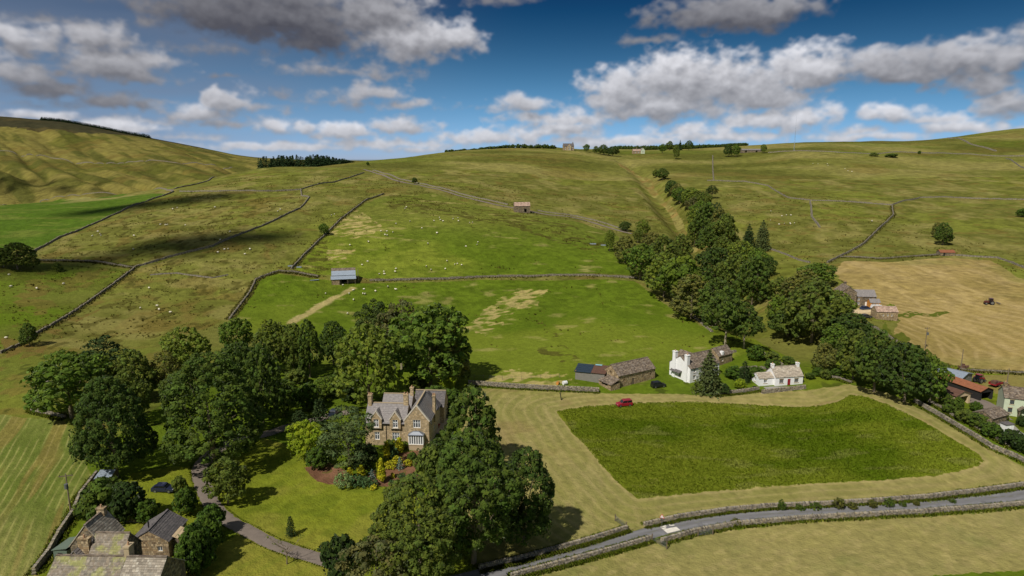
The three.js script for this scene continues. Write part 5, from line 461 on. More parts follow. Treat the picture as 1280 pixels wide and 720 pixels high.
// ---------------------------------------------------------------- buildings
// Walls are slabs with real openings; windows are frames with panes set back in them; roofs are laid in overlapping courses.
function panel(w, h, apex, holes, t = .4) {      // outside face at z = 0, x from 0 to w, slab goes back to -t
  const s = new THREE.Shape(); s.moveTo(0, -.6); s.lineTo(w, -.6); s.lineTo(w, h); if (apex) s.lineTo(apex[0], apex[1]); s.lineTo(0, h); s.closePath();
  for (const o of holes) { const p = new THREE.Path(); p.moveTo(o.x - o.w / 2, o.y); p.lineTo(o.x - o.w / 2, o.y + o.h); p.lineTo(o.x + o.w / 2, o.y + o.h); p.lineTo(o.x + o.w / 2, o.y); p.closePath(); s.holes.push(p); }
  const g = new THREE.ExtrudeGeometry(s, { depth: t, bevelEnabled: false }); g.translate(0, 0, -t); return uvBox(g);
}
function fillHoles(parent, holes, put, trim, sillMat) {
  for (const o of holes) {
    const x0 = o.x - o.w / 2, x1 = o.x + o.w / 2, y0 = o.y, y1 = o.y + o.h, f = o.frame ?? .09, z0 = -.2, z1 = -.1;
    if (o.kind === 'open') continue;
    if (o.kind === 'door') { part('door', put(merge([boxG(x0 + .05, x1 - .05, y0, y1 - .05, z0, z1), boxG(x0 + .12, x1 - .12, y0 + o.h * .12, y0 + o.h * .48, z1, z1 + .03), boxG(x0 + .12, x1 - .12, y0 + o.h * .55, y0 + o.h * .9, z1, z1 + .03)])), o.mat ?? M.wood, parent); continue; }
    const bars = [boxG(x0, x1, y0, y0 + f, z0, z1), boxG(x0, x1, y1 - f, y1, z0, z1), boxG(x0, x0 + f, y0 + f, y1 - f, z0, z1), boxG(x1 - f, x1, y0 + f, y1 - f, z0, z1)];
    const n = o.lights ?? 2; for (let k = 1; k < n; k++) { const x = x0 + o.w * k / n; bars.push(boxG(x - f / 2, x + f / 2, y0 + f, y1 - f, z0, z1)); }
    if (o.transom) { const y = y0 + o.h * .62; for (let k = 0; k < n; k++) bars.push(boxG(x0 + o.w * k / n + f / 2, x0 + o.w * (k + 1) / n - f / 2, y - .04, y + .04, z0, z1)); }
    const w = part('window', put(merge(bars)), o.trim ?? trim, parent);
    part('pane', put(boxG(x0 + .02, x1 - .02, y0 + .02, y1 - .02, z0 + .045, z0 + .055)), M.glass, w);
    if (sillMat) { part('sill', put(boxG(x0 - .12, x1 + .12, y0 - .16, y0 - .003, -.1, .07)), sillMat, w); part('lintel', put(boxG(x0 - .12, x1 + .12, y1 + .003, y1 + .2, -.1, .02)), sillMat, w); }
  }
}
// one roof slope in courses: eaves line from a to b, ridge line from c (above a) to d (above b)
function slope(a, b, c, d, course = .42, thick = .05, seed = 1) {
  const A = new THREE.Vector3(...a), B = new THREE.Vector3(...b), Cv = new THREE.Vector3(...c), Dv = new THREE.Vector3(...d), R = rng(seed);
  const L = Math.max(A.distanceTo(B), Cv.distanceTo(Dv)), S = Math.max(A.distanceTo(Cv), B.distanceTo(Dv)), n = Math.max(2, Math.round(S / course)), m = Math.max(1, Math.round(L / 1.1));
  const nrm = new THREE.Vector3().crossVectors(B.clone().sub(A), Cv.clone().sub(A)).normalize(); if (nrm.y < 0) nrm.negate();
  const P = (u, v, h) => A.clone().lerp(B, u).lerp(Cv.clone().lerp(Dv, u), v).addScaledVector(nrm, h);
  const pos = [], uv = [], sag = []; for (let i = 0; i <= m; i++) sag.push((R() - .5) * .05);
  const quad = (p, q, r, s, uvs) => { pos.push(p, q, r, p, r, s); uv.push(uvs[0], uvs[1], uvs[2], uvs[0], uvs[2], uvs[3]); };
  for (let k = 0; k < n; k++) for (let i = 0; i < m; i++) {
    const v0 = k / n, v1 = (k + 1) / n, u0 = i / m, u1 = (i + 1) / m, j0 = .01 * R();
    const p = P(u0, v0, thick + sag[i] + j0), q = P(u1, v0, thick + sag[i + 1] + j0), r = P(u1, v1, .012 + sag[i + 1]), s = P(u0, v1, .012 + sag[i]);
    quad(p, q, r, s, [[u0 * L, v0 * S], [u1 * L, v0 * S], [u1 * L, v1 * S], [u0 * L, v1 * S]]);
    const p2 = P(u0, v0, k ? .012 + sag[i] : -.06), q2 = P(u1, v0, k ? .012 + sag[i + 1] : -.06); quad(p2, q2, q, p, [[u0 * L, v0 * S], [u1 * L, v0 * S], [u1 * L, v0 * S + .05], [u0 * L, v0 * S + .05]]);
  }
  // verges and soffit
  const e = (p0, p1, h0, h1, t) => { quad(p0, p1, h1, h0, [[0, 0], [1, 0], [1, .1], [0, .1]]); };
  e(P(0, 0, -.06), P(0, 1, -.06), P(0, 0, thick), P(0, 1, thick)); e(P(1, 1, -.06), P(1, 0, -.06), P(1, 1, thick), P(1, 0, thick)); quad(P(1, 0, -.06), P(0, 0, -.06), P(0, 1, -.06), P(1, 1, -.06), [[0, 0], [1, 0], [1, 1], [0, 1]]);
  const g = new THREE.BufferGeometry(); g.setAttribute('position', new THREE.Float32BufferAttribute(pos.flatMap((v) => [v.x, v.y, v.z]), 3)); g.setAttribute('uv', new THREE.Float32BufferAttribute(uv.flat(), 2)); g.computeVertexNormals(); return g;
}
// a block with a pitched roof. axis x: ridge along x, gables left and right; axis z: ridge along z, gables front and back
function block(parent, o) {
  const { x0, x1, z0, z1, eave, ridge, axis = 'x', wall, roof, over = .18, verge = .12, holes = {}, trim = M.trim, sill = M.sill, ridgeMat, seed = 3, course = .42, only } = o;
  const W = x1 - x0, D = z1 - z0, t = .4;
  const turn = (ry, tx, tz) => (g) => { g.rotateY(ry); g.translate(tx, 0, tz); return g; };
  const sides = { front: [W, turn(0, x0, z1), axis === 'z'], back: [W, turn(Math.PI, x1, z0), axis === 'z'], left: [D, turn(-Math.PI / 2, x0, z0), axis === 'x'], right: [D, turn(Math.PI / 2, x1, z1), axis === 'x'] };
  const sk = o.skew ?? .5;
  for (const k in sides) {
    if (only && !only.includes(k)) continue;
    let [w, put, gable] = sides[k]; const list = holes[k] ?? [];
    const inset = (k === 'left' || k === 'right') ? t : 0;     // side walls butt between front and back
    const gx = w * (k === 'back' || k === 'left' ? sk : 1 - sk);
    let g = inset ? (() => { const s = new THREE.Shape(), hAt = (x) => !gable ? eave : x < gx ? eave + (ridge - eave) * x / gx : eave + (ridge - eave) * (w - x) / (w - gx); s.moveTo(t, -.6); s.lineTo(w - t, -.6); s.lineTo(w - t, hAt(w - t) - .03); if (gable) s.lineTo(gx, ridge - .03); s.lineTo(t, hAt(t) - .03); s.closePath(); for (const h of list) { const p = new THREE.Path(); p.moveTo(h.x - h.w / 2, h.y); p.lineTo(h.x - h.w / 2, h.y + h.h); p.lineTo(h.x + h.w / 2, h.y + h.h); p.lineTo(h.x + h.w / 2, h.y); p.closePath(); s.holes.push(p); } const q = new THREE.ExtrudeGeometry(s, { depth: t, bevelEnabled: false }); q.translate(0, 0, -t); return uvBox(q); })() : panel(w, eave - (gable ? .03 : .02), gable ? [gx, ridge - .03] : null, list, t);
    const wm = part('wall', put(g), (o.walls && o.walls[k]) || wall, parent); fillHoles(wm === null ? parent : parent, list, put, trim, sill);
  }
  if (o.noRoof) return;
  const g = [];
  if (axis === 'x') {
    const zr = z0 + D * sk, k1 = (ridge - eave) / (z1 - zr), k0 = (ridge - eave) / (zr - z0);
    g.push(slope([x0 - verge, eave - over * k1, z1 + over], [x1 + verge, eave - over * k1, z1 + over], [x0 - verge, ridge, zr], [x1 + verge, ridge, zr], course, .05, seed));
    g.push(slope([x1 + verge, eave - over * k0, z0 - over], [x0 - verge, eave - over * k0, z0 - over], [x1 + verge, ridge, zr], [x0 - verge, ridge, zr], course, .05, seed + 1));
    const r = part('roof', mergeGeometries(g), roof, parent);
    if (ridgeMat) part('ridge_tiles', boxG(x0 - verge, x1 + verge, ridge - .02, ridge + .12, zr - .16, zr + .16), ridgeMat, r);
  } else {
    const xr = x0 + W * sk, k1 = (ridge - eave) / (x1 - xr), k0 = (ridge - eave) / (xr - x0);
    g.push(slope([x0 - over, eave - over * k0, z0 - verge], [x0 - over, eave - over * k0, z1 + verge], [xr, ridge, z0 - verge], [xr, ridge, z1 + verge], course, .05, seed));
    g.push(slope([x1 + over, eave - over * k1, z1 + verge], [x1 + over, eave - over * k1, z0 - verge], [xr, ridge, z1 + verge], [xr, ridge, z0 - verge], course, .05, seed + 1));
    const r = part('roof', mergeGeometries(g), roof, parent);
    if (ridgeMat) part('ridge_tiles', boxG(xr - .16, xr + .16, ridge - .02, ridge + .12, z0 - verge, z1 + verge), ridgeMat, r);
  }
}
function chimney(parent, x, z, y0, y1, w, d, mat, pots = 1) {
  const c = part('chimney', merge([boxG(x - w / 2, x + w / 2, y0, y1 - .22, z - d / 2, z + d / 2), boxG(x - w / 2 - .09, x + w / 2 + .09, y1 - .218, y1, z - d / 2 - .09, z + d / 2 + .09)]), mat, parent);
  for (let k = 0; k < pots; k++) part('chimney_pot', cylG(.16, .12, .5, x + (pots > 1 ? (k / (pots - 1) - .5) * w * .6 : 0), y1 - .02, z, 8), M.pot, c);
}
const win = (x, y, w, h, lights = 2, more = {}) => ({ x, y, w, h, lights, frame: w > 1 ? .13 : .09, ...more });

{ // ---- the stone house in the trees
  const m = thing('stone_house', 'gabled sandstone house with slate roof, white windows and a bay, among garden trees', 'house', -26.2, -143.4, -.07);
  // front range, ridge along x; wing at the right end with its gable to the front
  block(m, { x0: -7.4, x1: 2.0, z0: -6.6, z1: 0, eave: 5.6, ridge: 9.0, wall: M.house, roof: M.slate, over: .35, ridgeMat: M.sill, holes: { front: [win(2.7, 1.3, 1.15, 1.9, 2, { transom: 1 }), win(7.05, 1.3, 1.65, 1.9, 3, { transom: 1 })], left: [win(2.2, 4.2, 1, 1.7, 2), win(4.6, 1.3, 1, 1.7, 2)] }, seed: 11 });
  for (const x of [-4.7, -.3]) { // wall dormers: stone gables standing forward of the eaves, each with a window
    const s = new THREE.Shape(); s.moveTo(-1.25, 4.2); s.lineTo(1.25, 4.2); s.lineTo(1.25, 6.5); s.lineTo(0, 8.35); s.lineTo(-1.25, 6.5); s.closePath();
    const p = new THREE.Path(); p.moveTo(-.6, 4.5); p.lineTo(-.6, 6.45); p.lineTo(.6, 6.45); p.lineTo(.6, 4.5); p.closePath(); s.holes.push(p);
    const g = new THREE.ExtrudeGeometry(s, { depth: .44, bevelEnabled: false }); g.translate(x, 0, .02); const d = part('dormer_gable', uvBox(g), M.house, m);
    for (const k of [-1, 1]) { const q = boxG(-.1, .1, 0, 2.3, -.05, .56); q.rotateZ(k * .594); q.translate(x + k * 1.33, 6.45, 0); part('coping', q, M.pale, d); }
    part('pane', boxG(x - .58, x + .58, 4.52, 6.43, .27, .28), M.glass, d); part('sill', boxG(x - .75, x + .75, 4.32, 4.49, .3, .54), M.pale, d);
    part('window_frame', merge([boxG(x - .6, x + .6, 6.33, 6.45, .24, .36), boxG(x - .6, x + .6, 4.5, 4.62, .24, .36), boxG(x - .6, x - .48, 4.62, 6.33, .24, .36), boxG(x + .48, x + .6, 4.62, 6.33, .24, .36), boxG(x - .06, x + .06, 4.62, 6.33, .24, .36), boxG(x - .48, x - .06, 5.68, 5.78, .24, .36), boxG(x + .06, x + .48, 5.68, 5.78, .24, .36)]), M.trim, d);
    part('dormer_roof', mergeGeometries([slope([x - 1.4, 6.25, -3.4], [x - 1.4, 6.25, .4], [x, 8.3, -3.4], [x, 8.3, .4], .4, .05, 5), slope([x + 1.4, 6.25, .4], [x + 1.4, 6.25, -3.4], [x, 8.3, .4], [x, 8.3, -3.4], .4, .05, 6)]), M.slate, m);
  }
  block(m, { x0: 1.9, x1: 7.5, z0: -9.5, z1: .7, eave: 6.4, ridge: 10.0, axis: 'z', wall: M.house, roof: M.slate, over: .3, verge: -.1, ridgeMat: M.sill, holes: { front: [win(2.8, 4.7, 1.7, 1.95, 3, { transom: 1 }), win(2.8, 1.2, 2.2, 2.0, 4)], right: [win(3, 4.5, 1.1, 1.7, 2), win(6.5, 1.3, 1.1, 1.7, 2)] }, seed: 13 });
  for (const k of [-1, 1]) { const q = boxG(-.13, .13, 0, 4.75, .3, .78); q.rotateZ(k * .6618); q.translate(4.7 + k * 2.95, 6.35, 0); part('gable_coping', q, M.pale, m); }
  // bay window under a lead roof
  const bay = part('bay_window', merge([boxG(3.05, 6.35, -1.2, 1.1, .7, 2.0), boxG(3.0, 6.4, 1.1, 1.25, .7, 2.08)]), M.sill, m), fr = [];
  for (let k = 0; k <= 6; k++) { const x = 3.12 + k * 3.16 / 6; fr.push(boxG(x - .11, x + .11, 1.4, 3.3, 1.84, 2.0)); }
  fr.push(boxG(3.04, 6.36, 1.25, 1.4, 1.84, 2.0), boxG(3.04, 6.36, 3.3, 3.45, 1.84, 2.0), boxG(3.04, 3.2, 1.25, 3.45, .7, 1.84), boxG(6.2, 6.36, 1.25, 3.45, .7, 1.84));
  part('window_frame', merge(fr), M.trim, bay); part('pane', boxG(3.2, 6.2, 1.4, 3.3, 1.91, 1.92), M.glass, bay);
  part('bay_roof', merge([boxG(2.9, 6.5, 3.45, 3.57, .7, 2.2), (() => { const g = new THREE.CylinderGeometry(.6, 1.6, .6, 4, 1); g.rotateY(Math.PI / 4); g.scale(1.5, 1, .62); g.translate(4.7, 3.86, 1.25); return uvBox(g); })()]), M.lead, bay);
  // parallel rear range and the low rear wing
  block(m, { x0: -5.4, x1: 1.6, z0: -13.4, z1: -6.61, eave: 5.6, ridge: 8.9, wall: M.house, roof: M.slate, over: .25, ridgeMat: M.sill, seed: 15, holes: { left: [win(3, 4, 1, 1.5, 2)] } });
  block(m, { x0: 1.0, x1: 8.4, z0: -19.5, z1: -13.6, eave: 4.6, ridge: 7.6, wall: M.house, roof: M.slateD, over: .25, ridgeMat: M.sill, seed: 17, holes: { right: [win(3, 2, 1.1, 1.4, 2)] } });
  block(m, { x0: 1.9, x1: 7.5, z0: -13.55, z1: -9.52, eave: 5.4, ridge: 8.6, axis: 'z', wall: M.house, roof: M.slateD, over: .25, seed: 18, holes: {} });
  chimney(m, -6.9, -3.3, 6.5, 11.0, .8, 1.3, M.house, 2); chimney(m, 1.5, -3.3, 8.2, 11.3, 1.1, .8, M.house, 2); chimney(m, 7.6, -5.5, 4, 10.4, .6, 1.2, M.house, 2); chimney(m, 1.4, -10, 8, 10.6, .8, .8, M.house, 1);
  for (const x of [-2.55, 1.85]) part('drainpipe', cylG(.06, .06, 5.4, x, 0, .09, 6), M.dark, m);
  for (const [a, q] of [[-7.5, -5.9], [-3.5, -1.5], [.9, 1.8]]) part('gutter', boxG(a, q, 5.28, 5.4, .3, .42), M.dark, m);
}
{ // ---- old farmhouse at the bottom of the picture: a long lichened roof, ranges behind it
  const m = thing('old_farmhouse', 'old farmhouse with long lichened stone roof and clustered rear roofs', 'house', -58.3, -84.8, -.02);
  block(m, { x0: -5.4, x1: 4.6, z0: -4.2, z1: 4.6, eave: 4.6, ridge: 8.0, wall: M.rubble, roof: M.mossy, over: .3, ridgeMat: M.stoneSlate, seed: 21, course: .36, holes: { front: [win(3, 1, 1.1, 1.4), win(7, 1, 1.1, 1.4)] } });
  block(m, { x0: 4.75, x1: 10.2, z0: -4.0, z1: 4.8, eave: 4.7, ridge: 8.1, wall: M.rubble, roof: M.oldSlate, over: .25, ridgeMat: M.stoneSlate, seed: 23, course: .36, holes: { front: [win(3, 1, 1.1, 1.4)] } });
  chimney(m, 4.6, -.2, 7.6, 9.5, .7, 1.2, M.sill, 1);
  block(m, { x0: -4.4, x1: .6, z0: -9.4, z1: -4.25, eave: 4.4, ridge: 7.3, wall: M.rubble, roof: M.mossy, over: .2, ridgeMat: M.stoneSlate, seed: 25, course: .36, holes: {} });
  block(m, { x0: -9.8, x1: -4.45, z0: -13.2, z1: -8.3, eave: 4.2, ridge: 7.6, axis: 'z', wall: M.rubble, roof: M.oldSlate, over: .2, ridgeMat: M.stoneSlate, seed: 27, holes: {} });
  block(m, { x0: -8.2, x1: -4.45, z0: -8.25, z1: -4.25, eave: 3.6, ridge: 5.9, axis: 'z', wall: M.rubble, roof: M.slate, over: .15, seed: 28, holes: {} });
  chimney(m, -5.5, -5.6, 4.4, 7.2, 1.6, .8, M.rubbleL, 1); chimney(m, -7.1, -12.4, 7.0, 8.3, 1.2, .7, M.rubbleL, 1);
}
{
  const m = thing('stone_outbuilding', 'small stone outbuilding with dark slate roof and flue behind the old farmhouse', 'outbuilding', -57.9, -97.6, .02);
  block(m, { x0: -3.4, x1: 2.6, z0: -6.4, z1: 0, eave: 2.9, ridge: 4.7, axis: 'z', wall: M.rubbleL, roof: M.slateD, over: .25, ridgeMat: M.slateD, seed: 31, holes: { front: [win(4.6, 1, .8, .9)], right: [win(3, 1.2, 1, 1)] } });
  part('flue', cylG(.12, .12, 1.5, -.9, 4.1, -1.2, 8), M.dark, m);
  part('lean_to_roof', mergeGeometries([slope([4.0, 2.3, -1.2], [4.0, 2.3, -4.2], [2.65, 2.95, -1.2], [2.65, 2.95, -4.2], .5, .05, 7)]), M.buff, m); part('lean_to_wall', merge([boxG(2.6, 3.8, -.5, 2.3, -1.4, -1.2), boxG(3.6, 3.8, -.5, 2.25, -4.1, -1.41)]), M.rubble, m);
  const b = thing('bench', 'small white garden bench beside the outbuilding gable', 'bench', -58.6, -96.1, .1); part('seat', boxG(-.6, .6, .4, .46, -.25, .2), M.trim, b); part('backrest', boxG(-.6, .6, .5, .95, -.3, -.25), M.trim, b); for (const s of [-.5, .5]) part('leg', boxG(s - .04, s + .04, 0, .4, -.25, .2), M.trim, b);
}
{ const m = thing('garden_shed', 'green grey garden shed with mono pitch roof by the mown field wall', 'shed', -70.8, -96.0, -.15);
  for (const [n, g] of [['wall', boxG(-1.2, 1.2, -.3, 2.3, .9, 1)], ['wall', boxG(-1.2, 1.2, -.3, 2.3, -2.4, -2.3)], ['wall', boxG(-1.2, -1.1, -.3, 2.3, -2.3, .9)], ['wall', boxG(1.1, 1.2, -.3, 2.3, -2.3, .9)]]) part(n, g, M.greenShed, m);
  part('roof', mergeGeometries([slope([-1.4, 2.3, -2.55], [-1.4, 2.3, 1.15], [1.35, 2.85, -2.55], [1.35, 2.85, 1.15], .9, .04, 4)]), M.greenShed, m); part('door', boxG(-.4, .4, 0, 1.9, 1.001, 1.05), M.dark, m); }
{ const m = thing('garden_shed', 'tiny hut with pale tin roof under the sycamore by the mown field', 'shed', -78.9, -120.2, .1); part('wall', boxG(-1.3, 1.3, -.3, 1.8, -1.2, 1.0), M.wood, m); part('roof', mergeGeometries([slope([-1.5, 1.75, 1.25], [1.5, 1.75, 1.25], [-1.5, 2.4, -1.35], [1.5, 2.4, -1.35], .8, .04, 4)]), M.tin, m); part('door', boxG(-.4, .4, 0, 1.6, 1.001, 1.04), M.dark, m); }

// ---- hamlet above the meadow
{ const m = thing('white_house', 'white rendered house with two tall white gable chimneys beside a spruce', 'house', 51.8, -185.8, .54);
  // origin is the near corner: long side goes right along +x, gable end goes back along -z
  block(m, { x0: 0, x1: 12.0, z0: -8.4, z1: 0, eave: 4.5, ridge: 7.2, wall: M.white, roof: M.stoneSlate, over: .25, ridgeMat: M.stoneSlate, seed: 41, holes: { front: [win(1.8, 3, .9, 1.1), win(5, 3, .9, 1.1), win(8.6, 3, .9, 1.1), win(1.8, .8, .9, 1.2), win(5, .8, 1, 1.2), { x: 7, y: 0, w: .95, h: 2, kind: 'door' }, win(9.4, .8, .9, 1.2)], left: [win(1.6, 2.9, .9, 1.1), win(4.2, .9, .9, 1.2), win(2, .9, 1, 1.2)] } });
  chimney(m, .1, -1.5, -.3, 8.2, 1.1, 1.1, M.white, 1); chimney(m, .1, -6.4, -.3, 8.2, 1.0, 1.1, M.white, 1);
  part('porch_roof', mergeGeometries([slope([-1.2, 2.3, -3.2], [-1.2, 2.3, -7.2], [0, 2.8, -3.2], [0, 2.8, -7.2], .5, .05, 8)]), M.slateD, m);
  block(m, { x0: 6.5, x1: 11.5, z0: -12.9, z1: -8.42, eave: 3.6, ridge: 5.8, axis: 'z', wall: M.white, roof: M.stoneSlate, over: .2, seed: 43, holes: { right: [win(2.5, 1.6, 1, 1)] } }); }
{ const m = thing('stone_barn', 'stone outhouse with brown stone roof behind the white house', 'barn', 64.6, -199.6, .62);
  block(m, { x0: -.5, x1: 6.3, z0: -5, z1: 0, eave: 3.2, ridge: 5.3, wall: M.rubbleL, roof: M.stoneSlate, over: .2, seed: 45, holes: { front: [win(2, 1.2, .8, .9)], left: [] } });
  part('white_dormer', merge([boxG(1.0, 1.9, 3.3, 4.4, -.9, .1)]), M.white, m); }
{ const m = thing('stone_hut', 'tiny dark stone hut on the pasture edge behind the white house', 'hut', 56.0, -197.6, .7); block(m, { x0: -1.2, x1: 1.4, z0: -2.2, z1: 0, eave: 2, ridge: 3, wall: M.rubble, roof: M.stoneSlate, over: .15, seed: 47, holes: { front: [{ x: 1.2, y: 0, w: .8, h: 1.6, kind: 'door', mat: M.dark }] } }); }
{ const m = thing('white_cottage', 'low white cottage with red front door and pale stone roof', 'house', 75.9, -183.7, .16);
  block(m, { x0: 0, x1: 8.6, z0: -5.4, z1: 0, eave: 2.75, ridge: 5.0, wall: M.white, roof: M.palerSlate, over: .2, ridgeMat: M.palerSlate, seed: 51, holes: { front: [win(1.9, .8, 1.3, 1.15, 3, { trim: M.greyTin }), { x: 4.3, y: 0, w: 1.0, h: 2.0, kind: 'door', mat: M.red }, win(6.6, .8, 1.3, 1.15, 3, { trim: M.greyTin })] } });
  chimney(m, .35, -2.7, 4.4, 5.9, .7, .9, M.white, 1); chimney(m, 8.25, -2.7, 4.4, 5.9, .7, .9, M.white, 1);
  block(m, { x0: -4.6, x1: -.02, z0: -4.8, z1: -.8, eave: 2.3, ridge: 3.5, axis: 'x', wall: M.white, roof: M.palerSlate, over: .15, seed: 53, holes: { front: [win(2.0, .8, 1, 1)], left: [win(1.8, .8, .8, 1)] } });
  part('terrace', boxG(-3.6, 9.4, -.6, -.02, .02, 1.9), M.concrete, m); }
{ const m = thing('stone_barn', 'long old stone barn with brown stone roof and open lean to', 'barn', 30.4, -182.1, .56);
  block(m, { x0: 0, x1: 14.2, z0: -6.8, z1: 0, eave: 3.7, ridge: 6.1, wall: M.rubbleL, roof: M.stoneSlate, over: .25, ridgeMat: M.stoneSlate, seed: 55, holes: { front: [win(2.2, 1.6, .5, .8, 1, { kind: 'open' }), { x: 5.6, y: 0, w: 1.1, h: 2.0, kind: 'door', mat: M.wood }, win(9.5, 1.6, .5, .8, 1, { kind: 'open' }), win(12.4, 1.6, .5, .8, 1, { kind: 'open' })], left: [win(3.3, 3.4, .7, .9, 1, { kind: 'open' })] } });
  // lean-to against the near gable
  part('lean_to_wall', merge([boxG(-3.2, -.02, -.6, 1.7, .3, .6), boxG(-3.2, -2.9, -.6, 1.7, -.9, .28), boxG(-3.2, -2.9, -.6, .8, -3.6, -.92), boxG(-3.2, -2.9, -.6, 1.7, -4.8, -3.62)]), M.rubbleL, m);
  part('lean_to_roof', mergeGeometries([slope([-3.5, 1.65, -5.0], [-3.5, 1.65, .8], [-.05, 2.9, -5.0], [-.05, 2.9, .8], .42, .05, 9)]), M.stoneSlate, m); part('post', cylG(.09, .09, 2.4, -3.05, -.6, -2.3, 6), M.wood, m); }
{ const m = thing('tin_shed', 'low timber shed with blue black and rusty sheet roof joined to old barn', 'shed', 22.4, -188.4, -.30);
  for (const [x0, x1, y, z0, z1] of [[-3.4, 5.2, 2.5, 1.9, 2.0], [-3.4, 5.2, 3.1, -3.6, -3.5]]) part('wall', boxG(x0, x1, -.6, y, z0, z1), M.greyTin, m);
  part('wall', boxG(5.1, 5.2, -.6, 2.6, -3.5, 1.9), M.greyTin, m); part('wall', boxG(-3.4, -3.3, -.6, 1.4, -3.5, 1.9), M.tin, m); part('board_band', boxG(-3.41, -3.29, 2.35, 2.7, -3.5, 1.9), M.orange, m);
  part('roof', mergeGeometries([slope([-3.7, 2.55, 2.3], [1.2, 2.55, 2.3], [-3.7, 3.25, -3.8], [1.2, 3.25, -3.8], 1.6, .04, 4)]), M.blueTin, m); part('roof', mergeGeometries([slope([1.25, 2.6, 2.3], [5.5, 2.6, 2.3], [1.25, 3.3, -3.8], [5.5, 3.3, -3.8], 1.6, .04, 5)]), M.rustD, m);
  part('roof_sheet', boxG(1.6, 3.6, 3.38, 3.42, -3.9, -2.9), M.polycarb, m);
  const k = thing('scrap_heap', 'heap of rusty sheet iron behind the low tin shed', 'scrap', 21.6, -194.4, .4); const R = rng(9), gs = []; for (let i = 0; i < 12; i++) { const g = boxG(-1.2, 1.2, 0, .05, -.5, .5); g.rotateZ((R() - .5) * .9); g.rotateY(R() * 3); g.translate((R() - .5) * 2.4, .3 + R() * .8, (R() - .5) * 1.6); gs.push(g); } part('iron_sheets', merge(gs), M.rustD, k);
  const w = thing('wrapped_bale', 'white plastic wrapped bundle on the rough ground left of the old barn', 'bale', 15.2, -183.4, .5); const b = new THREE.CylinderGeometry(.6, .6, 1.2, 14); b.rotateZ(Math.PI / 2); b.translate(0, .55, 0); part('wrap', uvBox(b), M.plastic, w); part('twine', (() => { const g = new THREE.TorusGeometry(.605, .02, 5, 16); g.rotateY(Math.PI / 2); g.translate(.25, .55, 0); return uvBox(g); })(), M.dark, w);
  const c = thing('water_drum', 'tan drum lying beside the white wrapped bundle', 'drum', 13.2, -183.6, 1.2); const d = new THREE.CylinderGeometry(.42, .42, 1.1, 14); d.rotateZ(Math.PI / 2); d.translate(0, .42, 0); part('shell', uvBox(d), M.orange, c); for (const q of [-.3, .3]) part('hoop', (() => { const g = new THREE.TorusGeometry(.43, .025, 5, 16); g.rotateY(Math.PI / 2); g.translate(q, .42, 0); return uvBox(g); })(), M.rustD, c); }

// ---- field barns
{ const m = thing('field_barn', 'stone field barn with half tin roof in the green pasture', 'barn', -79.4, -289.4, .24);
  block(m, { x0: 0, x1: 10.2, z0: -7.4, z1: 0, eave: 3.4, ridge: 6.0, sk: .5, wall: M.rubble, roof: M.stoneSlate, over: .3, seed: 61, holes: { front: [{ x: 5.2, y: 0, w: 2.2, h: 2.4, kind: 'open' }], left: [win(3.7, 2.6, .7, .9, 1, { kind: 'open' })] } });
  part('tin_sheets', mergeGeometries([slope([-.1, 3.22, .42], [10.3, 3.22, .42], [-.1, 4.95, -1.95], [10.3, 4.95, -1.95], 1.3, .05, 6)]).translate(0, .09, .07), M.tin, m);
  part('lean_to_roof', mergeGeometries([slope([-.4, 1.9, 2.6], [10.4, 1.9, 2.6], [-.4, 3.1, .42], [10.4, 3.1, .42], 1.2, .04, 6)]), M.tin, m); for (const x of [0, 3.4, 6.8, 10]) part('post', cylG(.1, .1, 2.6, x, -.6, 2.3, 6), M.wood, m);
  part('lean_to_wall', boxG(-.1, 3.2, -.6, 1.6, 2.1, 2.28), M.rubbleL, m); }
{ const m = thing('field_barn', 'small stone barn with pinkish roof beside the hill lane', 'barn', 1.6, -425.2, .12); block(m, { x0: 0, x1: 10, z0: -5.5, z1: 0, eave: 4, ridge: 6.2, wall: M.rubble, roof: M.pinkSlate, over: .25, seed: 63, holes: { front: [{ x: 7, y: 0, w: 1.6, h: 2.2, kind: 'open' }] } }); }
{ const m = thing('field_hut', 'little hut with red sheet roof at the top of the yellow hayfield', 'hut', 219.7, -339.4, -.1); block(m, { x0: 0, x1: 7.2, z0: -4, z1: 0, eave: 1.9, ridge: 3.0, wall: M.rubble, roof: M.rust, over: .25, seed: 65, holes: { front: [{ x: 2, y: 0, w: 1, h: 1.6, kind: 'door', mat: M.dark }] } }); }

// ---- hillside farm by the yellow hayfield
{ const m = thing('farmhouse', 'grey stone farmhouse with tall gabled front wing beside the yellow hayfield', 'house', 134.5, -258.2, -.1);
  block(m, { x0: -4.4, x1: 1.6, z0: -7, z1: 0, eave: 6.0, ridge: 8.4, axis: 'z', wall: M.rubble, roof: M.stoneSlate, over: .2, seed: 71, holes: { front: [win(3, 1, .9, 1.2)], right: [] } });
  block(m, { x0: 1.62, x1: 9.8, z0: -7.2, z1: -1.8, eave: 4.2, ridge: 6.4, wall: M.rubble, roof: M.slate, over: .25, ridgeMat: M.sill, seed: 73, holes: { front: [win(1.6, 2.5, .9, 1), win(1.6, .8, .9, 1.1), { x: 4.6, y: 0, w: 1, h: 2, kind: 'door', mat: M.trim }] } });
  block(m, { x0: 6.4, x1: 10.2, z0: -1.78, z1: 1.4, eave: 2.4, ridge: 3.6, wall: M.orange, roof: M.slate, over: .2, seed: 75, holes: { front: [win(1, .5, .8, 1.4, 1), win(2, .5, .8, 1.4, 1), win(3, .5, .6, 1.4, 1)] } });
  chimney(m, -1.4, -4.8, 7.4, 9.4, .9, .7, M.rubble, 1); }
